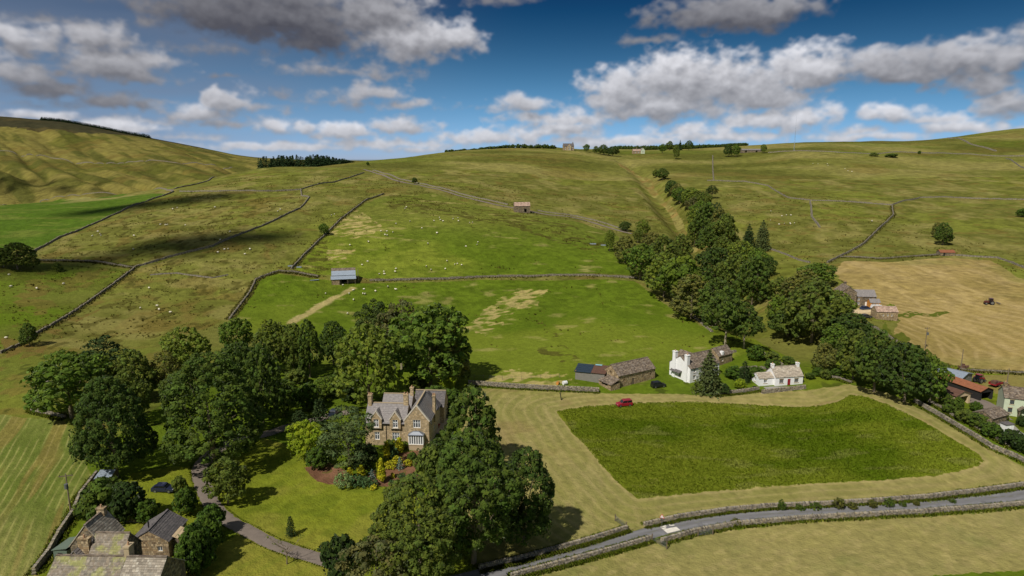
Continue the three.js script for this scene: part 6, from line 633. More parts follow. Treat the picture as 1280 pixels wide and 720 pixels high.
{ const m = thing('farm_barn', 'small stone barn with pale pink roof below the hillside farmhouse', 'barn', 136.0, -242.4, -.08); block(m, { x0: 0, x1: 7.6, z0: -5, z1: 0, eave: 2.9, ridge: 4.6, wall: M.rubbleL, roof: M.pinkSlate, over: .2, seed: 77, holes: { front: [win(2.4, 1.2, .5, .7, 1), win(4.0, 1.2, .5, .7, 1), win(5.4, 1.2, .5, .7, 1)] } }); }

// ---- roadside farm at the right edge
function shed(name, label, cat, x, z, turn, w, d, eave, ridge, wall, roof, open, seed) {
  const m = thing(name, label, cat, x, z, turn);
  const holes = open ? { front: [{ x: w / 2, y: -.55, w: w * .74, h: eave * .82 + .5, kind: 'open' }] } : {};
  block(m, { x0: -w / 2, x1: w / 2, z0: -d, z1: 0, eave, ridge, axis: 'z', wall, roof, over: .3, verge: .3, course: 1.6, seed, holes }); return m;
}
shed('machinery_shed', 'long open fronted shed with bright rusty orange roof', 'shed', 126.0, -168.6, .30, 4.6, 13.4, 2.7, 3.6, M.dark, M.rust, true, 81);
shed('machinery_shed', 'farm shed with blue grey galvanised roof behind the rusty one', 'shed', 129.0, -181.0, .62, 7.4, 8, 2.8, 3.7, M.greyTin, M.tin, false, 83);
shed('machinery_shed', 'dark fronted garage with half pale half brown roof beside the trees', 'shed', 117.6, -165.4, .38, 5.6, 8.4, 2.7, 3.7, M.buff, M.rustD, true, 85);
{ const m = thing('farmhouse', 'pale green rendered farmhouse with small porch by the roadside farm', 'house', 123.2, -158.6, -.42);
  block(m, { x0: 0, x1: 10, z0: -6.4, z1: 0, eave: 4.6, ridge: 6.6, wall: M.cream, roof: M.stoneSlate, over: .2, ridgeMat: M.stoneSlate, seed: 87, holes: { front: [win(1.6, 3.0, .9, 1.1, 2, { trim: M.dark }), win(5.6, 3.0, .9, 1.1, 2, { trim: M.dark }), win(1.4, .8, .9, 1.2, 2, { trim: M.dark }), win(5.8, .8, .9, 1.2, 2, { trim: M.dark })] } });
  chimney(m, .5, -3.2, 6, 7.6, .8, .7, M.rubble, 1); part('skylight', boxG(5.6, 6.6, 5.75, 5.82, -2.0, -1.1).rotateX(0), M.tin, m);
  part('porch', merge([boxG(3.0, 3.2, -.4, 2.1, 0.01, 1.3), boxG(4.4, 4.6, -.4, 2.1, 0.01, 1.3)]), M.rubble, m); part('porch_roof', mergeGeometries([slope([2.8, 1.95, .0], [2.8, 1.95, 1.6], [3.8, 2.9, .0], [3.8, 2.9, 1.6], .4, .05, 5), slope([4.8, 1.95, 1.6], [4.8, 1.95, .0], [3.8, 2.9, 1.6], [3.8, 2.9, .0], .4, .05, 6)]), M.stoneSlate, m); }
{ const m = thing('garage', 'low garage with grey brown stone roof below the farm yard', 'garage', 117.4, -152.8, .45); block(m, { x0: -1.5, x1: 5.2, z0: -4.6, z1: 0, eave: 2.0, ridge: 3.1, wall: M.rubble, roof: M.stoneSlate, over: .25, seed: 89, holes: {} }); }
{ const m = thing('white_hut', 'small white flat roofed hut with dark doorway among the farm shrubs', 'hut', 118.0, -149.0, .2); part('wall', boxG(-1.1, 1.1, -.5, 2.1, -1.6, 0), M.white, m); part('roof', boxG(-1.25, 1.25, 2.103, 2.25, -1.75, .15), M.slateD, m); part('door', boxG(.05, .75, 0, 1.8, .002, .05), M.trim, m); }

// ---- skyline
{ const m = thing('skyline_house', 'pale gabled house standing alone on the hilltop skyline', 'house', 70.6, -846, .1);
  block(m, { x0: -6.5, x1: 6.5, z0: -8, z1: 0, eave: 5.4, ridge: 8.6, wall: M.rubbleL, roof: M.slateD, over: .3, seed: 91, holes: { front: [win(2, 3.3, 1.2, 1.4), win(11, 3.3, 1.2, 1.4), win(2, .9, 1.2, 1.4), win(11, .9, 1.2, 1.4)] } });
  block(m, { x0: -2.6, x1: 2.8, z0: -7, z1: 1.6, eave: 5, ridge: 8.2, axis: 'z', wall: M.sill, roof: M.slateD, over: .3, seed: 93, holes: { front: [win(2.7, 3.6, 1.6, 1.6), win(2.7, .8, 1.6, 1.8)] } });
  chimney(m, 5.6, -4, 8, 10, 1.0, .8, M.rubble, 2); }
{ const m = thing('skyline_farm', 'low stone farm buildings on the skyline between the hilltop trees', 'farm', 163.2, -868, .05);
  block(m, { x0: -9, x1: 1, z0: -6, z1: 0, eave: 3.4, ridge: 5.8, wall: M.rubbleL, roof: M.pinkSlate, over: .3, seed: 95, holes: { front: [win(3, 1, 1.2, 1.4), win(7, 1, 1.2, 1.4)] } });
  block(m, { x0: 1.02, x1: 6, z0: -7, z1: 1, eave: 4.2, ridge: 7.2, axis: 'z', wall: M.cream, roof: M.slate, over: .3, seed: 97, holes: { front: [win(2.5, 1.4, 1.4, 1.6)] } }); chimney(m, -4, -3, 5.5, 7.6, .9, .9, M.rubble, 1); }
{ const m = thing('skyline_barn', 'long low grey barn beside trees on the skyline road', 'barn', 297, -842, -.04); block(m, { x0: -12.5, x1: 12.5, z0: -8, z1: 0, eave: 2.8, ridge: 4.4, wall: M.rubble, roof: M.slate, over: .3, seed: 99, holes: { front: [{ x: 5, y: 0, w: 2.2, h: 2.2, kind: 'open' }, { x: 18, y: 0, w: 2.2, h: 2.2, kind: 'open' }] } }); }
{ const m = thing('radio_mast', 'thin lattice radio mast standing on the skyline', 'mast', 337.5, -815); const gs = []; const h = 28; for (const [a, b] of [[-.5, -.3], [.5, -.3], [0, .55]]) gs.push(barG([a, 0, b], [a * .3, h, b * .3], .09, .06, 5)); for (let k = 0; k < 14; k++) { const y = k * 2, s = 1 - .7 * y / h, t = 1 - .7 * (y + 2) / h; gs.push(barG([-.5 * s, y, -.3 * s], [.5 * t, y + 2, -.3 * t], .04, .04, 4), barG([.5 * s, y, -.3 * s], [0, y + 2, .55 * t], .04, .04, 4)); } part('lattice', merge(gs), M.tin, m); part('aerial', cylG(.08, .03, 14, 0, h, 0, 6), M.tin, m); }

// ---------------------------------------------------------------- trees and shrubs
const V3 = (x, y, z) => new THREE.Vector3(x, y, z);
function leaves(R, clumps, per, size, opt = {}) {
  const n = clumps.reduce((a, c) => a + Math.round(per * (c.n ?? 1)), 0), pos = new Float32Array(n * 12), nor = new Float32Array(n * 12), col = new Float32Array(n * 12), idx = new Uint32Array(n * 6);
  const gs = () => (R() + R() + R() - 1.5) * 1.6; let q = 0; const d = V3(), nn = V3(), t = V3(), b = V3(), p = V3(), v = V3();
  for (const c of clumps) {
    const m = Math.round(per * (c.n ?? 1));
    for (let k = 0; k < m; k++, q++) {
      d.set(gs(), gs(), gs()).addScaledVector(c.out, opt.bias ?? .75).normalize(); const rr = c.fill ? Math.cbrt(R()) : .72 + .36 * R();
      p.set(c.c.x + d.x * c.r.x * rr, c.c.y + d.y * c.r.y * rr, c.c.z + d.z * c.r.z * rr);
      nn.copy(d).add(v.set(gs(), gs(), gs()).multiplyScalar(opt.wild ?? .55)).normalize();
      t.set(gs(), gs() - (opt.droop ?? .3), gs()).cross(nn).normalize(); b.crossVectors(nn, t);
      const s = size * (.6 + .8 * R()), w = s * (opt.aspect ?? .7), f = .18 * s, o = q * 12;
      for (let i = 0; i < 4; i++) {
        const along = i === 0 ? s : i === 2 ? -s : 0, side = i === 1 ? w : i === 3 ? -w : 0, dn = i % 2 ? -f : 0;
        pos[o + i * 3] = p.x + b.x * along + t.x * side + nn.x * dn; pos[o + i * 3 + 1] = p.y + b.y * along + t.y * side + nn.y * dn; pos[o + i * 3 + 2] = p.z + b.z * along + t.z * side + nn.z * dn;
        v.copy(nn).multiplyScalar(.55).addScaledVector(d, .45).normalize(); nor[o + i * 3] = v.x; nor[o + i * 3 + 1] = v.y; nor[o + i * 3 + 2] = v.z;
      }
      const k1 = .72 + .56 * R(), k2 = .92 + .16 * R(); for (let i = 0; i < 4; i++) { col[o + i * 3] = c.tint[0] * k1 * k2; col[o + i * 3 + 1] = c.tint[1] * k1; col[o + i * 3 + 2] = c.tint[2] * k1 / k2; }
      idx.set([q * 4, q * 4 + 2, q * 4 + 1, q * 4, q * 4 + 3, q * 4 + 2], q * 6);
    }
  }
  const g = new THREE.BufferGeometry(); g.setAttribute('position', new THREE.BufferAttribute(pos, 3)); g.setAttribute('normal', new THREE.BufferAttribute(nor, 3)); g.setAttribute('color', new THREE.BufferAttribute(col, 3)); g.setIndex(new THREE.BufferAttribute(idx, 1)); return g;
}
const leafM = new THREE.MeshPhysicalMaterial({ vertexColors: true, roughness: .95, transmission: .4, thickness: 0, specularIntensity: .25 }); leafM.name = 'leaves';
const needleM = new THREE.MeshPhysicalMaterial({ vertexColors: true, roughness: 1, specularIntensity: .2 }); needleM.name = 'needles';
const vary = (R, c, k = .25) => { const a = 1 + (R() - .5) * k, b = 1 + (R() - .5) * k * .6; return [c[0] * a * b, c[1] * a, c[2] * a / b]; };
function trunkG(R, h, r, top, limbs) { const gs = [barG([0, -.5, 0], [(R() - .5) * .3, top * .5, (R() - .5) * .3], r * 1.15, r * .8, 8)], y = top * .5; gs.push(barG([0, y - .1, 0], [(R() - .5) * .8, top, (R() - .5) * .8], r * .8, r * .25, 7)); for (const l of limbs) gs.push(barG([0, y * (.6 + .5 * R()), 0], [l.x, l.y, l.z], r * .4, r * .08, 5)); return merge(gs); }
// broad crowns: leaf clumps carried on an uneven dome, denser clumps inside, gaps between
function broad(name, seed, o) {
  const R = rng(seed), { h, w, base = .12, n, per, leaf, col, cr = .12, flat = .8, irr = .26, inner = .3, bark = M.bark, mat = leafM, r = .02, top = 1, spread = .3 } = o, clumps = [], limbs = [];
  const y0 = h * base, cy = (y0 + h) / 2, ry = (h - y0) / 2;
  // boughs: a main dome with smaller domes leaning out of it; leaf clumps sit on the outside of their union
  const domes = [{ c: V3(0, cy + ry * .06, 0), r: V3(w * .37, ry * .86, w * .37) }], K = o.boughs ?? 9;
  if (o.cone || irr < .2) domes[0].r.set(w * .47, ry, w * .47);
  else for (let k = 0; k < K; k++) { const a = k * 2.4 + R() * .9, rr = w * (.15 + .11 * R()) * (.75 + irr), f = k === 0 ? .1 : .62 + .38 * R(), up = k === 0 ? 1 : (R() * 1.5 - .75); domes.push({ c: V3(Math.cos(a) * (w / 2 - rr * .9) * f, cy + up * (ry - rr * .72), Math.sin(a) * (w / 2 - rr * .9) * f), r: V3(rr, rr * (.72 + .2 * R()), rr) }); }
  const area = domes.map((q) => q.r.x * q.r.x), tot = area.reduce((a, b2) => a + b2);
  domes.forEach((q, di) => {
    const m = Math.round(n * 1.35 * area[di] / tot);
    for (let k = 0; k < m; k++) {
      const y = 1 - 2 * (k + .5) / m, a = k * 2.39996 + R() * .6, s = Math.sqrt(1 - y * y), d = V3(Math.cos(a) * s, y, Math.sin(a) * s); if (d.y < -.78) continue;
      const rc = w * cr * (.6 + .8 * R()), e = .9 + .14 * R(), wide = o.cone ? 1 - .8 * (d.y * .5 + .5) : 1;
      const c = V3(q.c.x + d.x * (q.r.x - rc * .4) * e * wide, q.c.y + d.y * (q.r.y - rc * .4) * e, q.c.z + d.z * (q.r.z - rc * .4) * e * wide);
      if (c.y < y0 * .6 + .2 || domes.some((p, pi) => pi !== di && ((c.x - p.c.x) / p.r.x) ** 2 + ((c.y - p.c.y) / p.r.y) ** 2 + ((c.z - p.c.z) / p.r.z) ** 2 < .62)) continue;
      clumps.push({ c, r: V3(rc, rc * flat, rc), out: V3(d.x * .8, d.y * .6 + .45, d.z * .8).normalize(), tint: vary(R, col, spread) });
      if (clumps.length % Math.ceil(n / 9) === 0) limbs.push(c);
    }
  });
  for (let k = 0; k < n * inner; k++) { const d = V3(R() - .5, R() - .5, R() - .5).multiplyScalar(1.1), rc = w * cr * 1.5; clumps.push({ c: V3(d.x * w * .55, cy + d.y * ry, d.z * w * .55), r: V3(rc, rc, rc), out: V3(0, .4, 0), tint: vary(R, col, spread), n: .6, fill: true }); }
  const g = new THREE.Group(); g.userData.size = [h, w];
  part('trunk', trunkG(R, h, h * r, h * .62, limbs), bark, g); part('crown', leaves(R, clumps, per, leaf, o), mat, g); return g;
}
// conifers: whorls of drooping branches
function conifer(seed, o) {
  const R = rng(seed), { h, w, leaf, col, per = 5, step = .6, base = .06, power = .8, mat = needleM } = o, clumps = [];
  for (let y = h * base; y < h * .99; y += step * (.7 + .5 * R())) {
    const t = (y - h * base) / (h * (1 - base)), rad = w / 2 * (1 - t) ** power * (.85 + .3 * R()) + .1, nb = Math.max(4, Math.round(rad * 5.5)), a0 = R() * 6;
    for (let k = 0; k < nb; k++) { const a = a0 + k / nb * 6.283 + (R() - .5) * .4, len = rad * (.7 + .45 * R()); for (const f of [.38, .7, .95]) { const rr = Math.max(.12, len * .24); clumps.push({ c: V3(Math.cos(a) * len * f, y - len * .28 * f, Math.sin(a) * len * f), r: V3(rr, rr * .5, rr), out: V3(Math.cos(a) * .6, .6, Math.sin(a) * .6), tint: vary(R, col, .3), fill: true }); } }
  }
  const g = new THREE.Group(); g.userData.size = [h, w]; part('trunk', merge([barG([0, -.5, 0], [0, h * .97, 0], h * .018, .02, 7)]), M.hedgeBark, g); part('crown', leaves(R, clumps, per, leaf, { wild: .8, aspect: .45, bias: .4 }), mat, g); return g;
}
const G = { syc: rgb(88, 108, 37), sycD: rgb(76, 97, 35), ash: rgb(103, 117, 43), pale: rgb(112, 112, 62), lime: rgb(146, 164, 34), lime2: rgb(104, 124, 36), dark: rgb(58, 74, 40), pine: rgb(62, 76, 36), gold: rgb(164, 162, 36), blue: rgb(108, 128, 116), juni: rgb(118, 138, 82), juniD: rgb(72, 96, 56), hedge: rgb(80, 106, 30), shrub: rgb(88, 108, 34), shrubD: rgb(60, 80, 30), cedar: rgb(86, 100, 58) };
const KIND = {
  sycN: [1, 2, 3].map((s) => broad('s', s * 11, { h: 20, w: 17, n: 420, per: 58, leaf: .25, col: s === 2 ? G.sycD : G.syc, cr: .052, base: .05, irr: .34, inner: .16 })),
  ashN: [1].map((s) => broad('a', s * 13, { h: 18, w: 16, n: 420, per: 54, leaf: .23, col: G.ash, cr: .052, base: .05, irr: .38, inner: .16 })),
  syc: [1, 2, 3, 4].map((s) => broad('s', s * 17, { h: 16, w: 13, n: 230, per: 22, leaf: .40, col: [G.syc, G.sycD, rgb(102, 126, 40), G.ash][s - 1], cr: .066, base: .04, irr: .38, inner: .22 })),
  sycT: [1].map((s) => broad('s', s * 19, { h: 16, w: 13, n: 230, per: 22, leaf: .38, col: G.syc, cr: .066, base: .28, irr: .34, bark: M.barkP })),
  ash: [1, 2, 3].map((s) => broad('a', s * 23, { h: 16, w: 13, n: 230, per: 22, leaf: .38, col: [G.ash, rgb(120, 136, 46), rgb(118, 120, 54)][s - 1], cr: .064, base: .04, irr: .42, inner: .2 })),
  ashS: [1].map((s) => broad('a', s * 29, { h: 8, w: 6.5, n: 80, per: 56, leaf: .22, col: G.ash, cr: .11, base: .12, irr: .42 })),
  pale: [1].map((s) => broad('p', s * 31, { h: 14, w: 12, n: 90, per: 46, leaf: .34, col: G.pale, cr: .095, base: .08, irr: .42, inner: .15, bark: M.barkP })),
  lime: [1].map((s) => broad('l', s * 37, { h: 8, w: 8, n: 80, per: 60, leaf: .24, col: G.lime, cr: .12, base: .02, irr: .34 })),
  lime2: [1, 2].map((s) => broad('l', s * 41, { h: 10, w: 10, n: 80, per: 54, leaf: .36, col: G.lime2, cr: .11, base: .02, irr: .34 })),
  pine: [1].map((s) => broad('p', s * 43, { h: 18, w: 12, n: 80, per: 70, leaf: .38, col: G.pine, cr: .12, base: .25, irr: .42, flat: .55, mat: needleM, aspect: .4 })),
  pineb: [1].map((s) => broad('p', s * 47, { h: 16, w: 13, n: 80, per: 62, leaf: .40, col: G.dark, cr: .13, base: .1, irr: .4, flat: .4, mat: needleM, aspect: .45 })),
  cedar: [1].map((s) => broad('c', s * 53, { h: 14, w: 12, n: 100, per: 66, leaf: .30, col: G.cedar, cr: .11, base: .03, irr: .4, flat: .42, mat: needleM, aspect: .4 })),
  darkcon: [1].map((s) => conifer(s * 59, { h: 8, w: 4.4, leaf: .22, col: G.dark, per: 6, power: .6 })),
  spruce: [1, 2].map((s) => conifer(s * 61, { h: 13, w: 8, leaf: .34, col: s === 1 ? rgb(88, 98, 56) : G.dark, per: 6, step: .75 })),
  gold: [1].map((s) => broad('g', s * 67, { h: 4, w: 2.2, n: 60, per: 26, leaf: .14, col: G.gold, cr: .17, base: .0, irr: .15, cone: true, mat: needleM })),
  bluecon: [1].map((s) => conifer(s * 71, { h: 3, w: 2.4, leaf: .16, col: G.blue, per: 5, step: .35 })),
  juniper: [1].map((s) => broad('j', s * 73, { h: 2.6, w: 4.4, n: 60, per: 34, leaf: .16, col: G.juni, cr: .13, base: 0, irr: .36, mat: needleM })),
  juniperD: [1].map((s) => broad('j', s * 79, { h: 2, w: 4, n: 60, per: 30, leaf: .16, col: G.juniD, cr: .13, base: 0, irr: .4, mat: needleM })),
  goldlow: [1].map((s) => broad('g', s * 83, { h: 1.4, w: 2.2, n: 40, per: 22, leaf: .14, col: rgb(168, 164, 40), cr: .15, base: 0, irr: .3, mat: needleM })),
  hedge: [1, 2].map((s) => broad('h', s * 89, { h: 5, w: 5, n: 70, per: 46, leaf: .24, col: G.hedge, cr: .13, base: 0, irr: .26 })),
  shrub: [1, 2, 3].map((s) => broad('h', s * 97, { h: 4.5, w: 5, n: 60, per: 40, leaf: .26, col: [G.shrub, G.hedge, G.ash][s - 1], cr: .13, base: 0, irr: .36 })),
  shrubD: [1, 2].map((s) => broad('h', s * 101, { h: 4.5, w: 5, n: 60, per: 40, leaf: .26, col: G.shrubD, cr: .13, base: 0, irr: .34 })),
  hedgerow: [1, 2].map((s) => broad('h', s * 127, { h: 1.6, w: 2.4, n: 50, per: 24, leaf: .13, col: s === 1 ? G.shrub : rgb(104, 106, 44), cr: .13, base: 0, irr: .42 })),
  shrubF: [1].map((s) => broad('h', s * 103, { h: 4, w: 8, n: 34, per: 16, leaf: .8, col: G.sycD, cr: .16, base: 0, irr: .34 })),
  ovalbush: [1].map((s) => broad('h', s * 107, { h: 4, w: 2.6, n: 60, per: 28, leaf: .18, col: rgb(92, 112, 36), cr: .16, base: 0, irr: .12 })),
  spruceF: [1, 2].map((s) => conifer(s * 109, { h: 26, w: 8, leaf: .9, col: s === 1 ? rgb(52, 72, 44) : rgb(62, 80, 50), per: 2, step: 2.2 })),
};
const DESC = {
  sycN: ['broadleaf_tree', 'huge dense green broadleaf tree'], ashN: ['broadleaf_tree', 'large olive green broadleaf tree'], syc: ['broadleaf_tree', 'dark green rounded tree'], sycT: ['broadleaf_tree', 'dark bare trunked tree'], ash: ['broadleaf_tree', 'mid green loose crowned tree'], ashS: ['broadleaf_tree', 'small olive green tree with short trunk'], pale: ['broadleaf_tree', 'pale grey green thin crowned tree'], lime: ['leafy_bush', 'bright yellow green bush'], lime2: ['broadleaf_tree', 'fresh light green tree'], pine: ['pine_tree', 'dark pine tree'], pineb: ['conifer_tree', 'dark blue green conifer with layered boughs'], cedar: ['cedar_tree', 'tall grey green layered conifer'], darkcon: ['conifer_tree', 'narrow dark conifer'], spruce: ['spruce_tree', 'dark pointed spruce tree'], gold: ['golden_conifer', 'small golden yellow cone shaped conifer'], bluecon: ['blue_conifer', 'small blue grey conifer'], juniper: ['juniper_bush', 'spreading pale grey green juniper'], juniperD: ['juniper_bush', 'low dark green spreading juniper'], goldlow: ['golden_shrub', 'low yellow green shrub'], hedge: ['hedge_bush', 'dense clipped looking green hedge bush'], shrub: ['shrub', 'rounded green shrub'], shrubD: ['shrub', 'dark green shrub'], ovalbush: ['clipped_bush', 'neat egg shaped green bush'], shrubF: ['shrub', 'low dark shrub'], hedgerow: ['roadside_shrub', 'small weedy shrub'], spruceF: ['spruce_tree', 'dark plantation spruce'],
};
function zone(x, z) {
  const d = -z;
  if (d > 760) return 'on the skyline';
  if (x > 26 && d < 126) return 'growing at the lane edge under the stone wall';
  if (d > 420 && x < 0) return 'standing alone on the upper hill';
  if (x > 200 && d > 300) return 'on the hillside above the yellow hayfield';
  if (x < -140) return 'in the far left pastures';
  if (x < -95 && d > 300) return 'beside the wall above the tin roofed barn';
  if (x > 125 && d > 230) return 'by the hillside farmhouse';
  if (x > 106 && d < 200) return 'by the roadside farm sheds';
  if (x > 92 && d < 200) return 'along the lane at the right end of the meadow';
  if (x > 40 && d < 212) return 'around the white houses';
  if (x > 88 && d < 300) return 'in the lower wooded gully behind the white cottage';
  if (x > 40) return d > 330 ? 'in the upper wooded gully' : 'along the edge of the green pasture gully';
  if (d < 118 && x > -45) return x > -24 ? 'in the clump beside the lane' : 'at the drive edge';
  if (x < -72 && d < 175) return d < 118 ? 'behind the old farmhouse' : 'in the grove beside the mown striped field';
  if (x < -48 && d < 118) return 'along the drive by the old farmhouse';
  if (x > -24 && d < 160) return 'on the right hand side of the stone house';
  if (d < 146) return 'in the front garden of the stone house';
  if (d > 160 && x > -50) return 'behind the stone house';
  return 'in the grove on the drive side of the stone house';
}
const firstUse = new Map(), pick = new Map();
function plant(x, z, h, w, kind, turn, where, label) {
  const list = KIND[kind], i = pick.get(kind) ?? 0; pick.set(kind, i + 1); const src = list[i % list.length], [sh, sw] = src.userData.size;
  const o = src.clone(); const [nm, desc] = DESC[kind], q = where ?? zone(x, z); o.name = numbered(nm);
  const low = /^(syc|sycN|ash|ashN|lime2)$/.test(kind) ? .05 * h : .1; h += low; o.position.set(x, H(x, z) - low, z); o.scale.set(w / sw, h / sh, w / sw); o.rotation.y = turn;
  const cat = /bush|shrub/.test(nm) ? 'shrub' : 'tree'; if (label) tag(o, label, cat); else tag(o, `${desc} ${q}`, cat, `${desc} ${q}`); scene.add(o); return o;
}
{ const R = rng(5); TREES.forEach(([x, z, h, w, kind, label]) => plant(x, z, h, w, kind, R() * 6.28, undefined, label));
  BROW.forEach(([x, z, h, w]) => plant(x, z, h, w, 'shrubF', R() * 6.28, 'in the hedge along the skyline'));
  WOOD.forEach(([x, z, h, w]) => plant(x, z, h, w * 1.5, 'spruceF', R() * 6.28, 'in the distant plantation beyond the spur')); }
// far shelter belts read as one dark mass
function belt(name, label, list, mk) { const im = lit(new THREE.InstancedMesh(mk.geo, mk.mat, list.length)), R = rng(8), m = new THREE.Matrix4(), q = new THREE.Quaternion(); list.forEach(([x, z, h, w], i) => { q.setFromAxisAngle(V3(0, 1, 0), R() * 6.28); m.compose(V3(x, H(x, z) - .3, z), q, V3(w / mk.w, h / mk.h, w / mk.w)); im.setMatrixAt(i, m); }); im.name = name; im.userData = { kind: 'stuff', label }; scene.add(im); }
{ const c = KIND.spruceF[0].children[1], s = KIND.shrubF[0].children[1];
  belt('distant_wood', 'thin dark line of conifers along the top of the distant fell', BELT.map(([x, z, h, w]) => [x, z, h + 3, w * 1.6]), { geo: c.geometry, mat: needleM, h: 26, w: 8 }); belt('distant_wood', 'dark belt of trees along the skyline behind the hilltop farm', BELT2.map(([x, z, h, w]) => [x, z, h + 1, w * 1.3]), { geo: s.geometry, mat: leafM, h: 4, w: 8 }); }
{ // the thin sapling by the drive, nearly leafless
  const o = thing('bare_sapling', 'thin half bare sapling beside the curving drive', 'tree', AT.sapling[0], AT.sapling[1]); const R = rng(3), gs = [barG([0, -.2, 0], [.1, 2.2, 0], .12, .08, 6)], cl = [];
  for (let k = 0; k < 11; k++) { const a = R() * 6.28, y = 1 + R() * 2.2, l = 1.2 + R() * 1.7, e = [Math.cos(a) * l, y + .8 + R() * 1.6, Math.sin(a) * l]; gs.push(barG([.06, y, 0], e, .05, .015, 5)); for (let j = 0; j < 2; j++) { const b = a + (R() - .5) * 2, s = [e[0] * .7, y * .3 + e[1] * .7, e[2] * .7]; gs.push(barG(s, [s[0] + Math.cos(b) * .8, s[1] + .3 + R() * .5, s[2] + Math.sin(b) * .8], .022, .01, 4)); } if (k % 2) cl.push({ c: V3(...e), r: V3(.5, .3, .5), out: V3(0, .5, 0), tint: G.ash, fill: true }); }
  part('trunk', merge(gs), M.bark, o); part('crown', leaves(R, cl, 14, .13), leafM, o);
}
// ---------------------------------------------------------------- grass that stands: uncut meadow, verges, rushes
function tuft(seed, n, h, r, lean) { const R = rng(seed), pos = [], nor = []; for (let k = 0; k < n; k++) { const a = R() * 6.28, x = Math.cos(a) * r * R(), z = Math.sin(a) * r * R(), b = R() * 6.28, w = .05 + .05 * R(), hh = h * (.6 + .5 * R()), l = lean * (R() - .2); pos.push(x - Math.cos(b) * w, -.05, z - Math.sin(b) * w, x + Math.cos(b) * w, -.05, z + Math.sin(b) * w, x + Math.cos(a) * l, hh, z + Math.sin(a) * l); const nv = V3(Math.cos(a) * .5, 1, Math.sin(a) * .5).normalize(); for (let i = 0; i < 3; i++) nor.push(nv.x, nv.y, nv.z); } const g = new THREE.BufferGeometry(); g.setAttribute('position', new THREE.Float32BufferAttribute(pos, 3)); g.setAttribute('normal', new THREE.Float32BufferAttribute(nor, 3)); return g; }
const bladeM = new THREE.MeshPhysicalMaterial({ roughness: 1, specularIntensity: .1 }); bladeM.name = 'grass blades';
function scatter(name, label, geo, pts) { const im = lit(new THREE.InstancedMesh(geo, bladeM, pts.length)), m = new THREE.Matrix4(), q = new THREE.Quaternion(), c = new THREE.Color(), up = V3(0, 1, 0); pts.forEach(([x, z, s, a, col], i) => { q.setFromAxisAngle(up, a); m.compose(V3(x, H(x, z), z), q, V3(s, s, s)); im.setMatrixAt(i, m); c.setRGB(...col); im.setColorAt(i, c); }); im.name = numbered(name); im.userData = { kind: 'stuff', label }; scene.add(im); }
const mix3 = (a, b, t) => [a[0] + (b[0] - a[0]) * t, a[1] + (b[1] - a[1]) * t, a[2] + (b[2] - a[2]) * t];
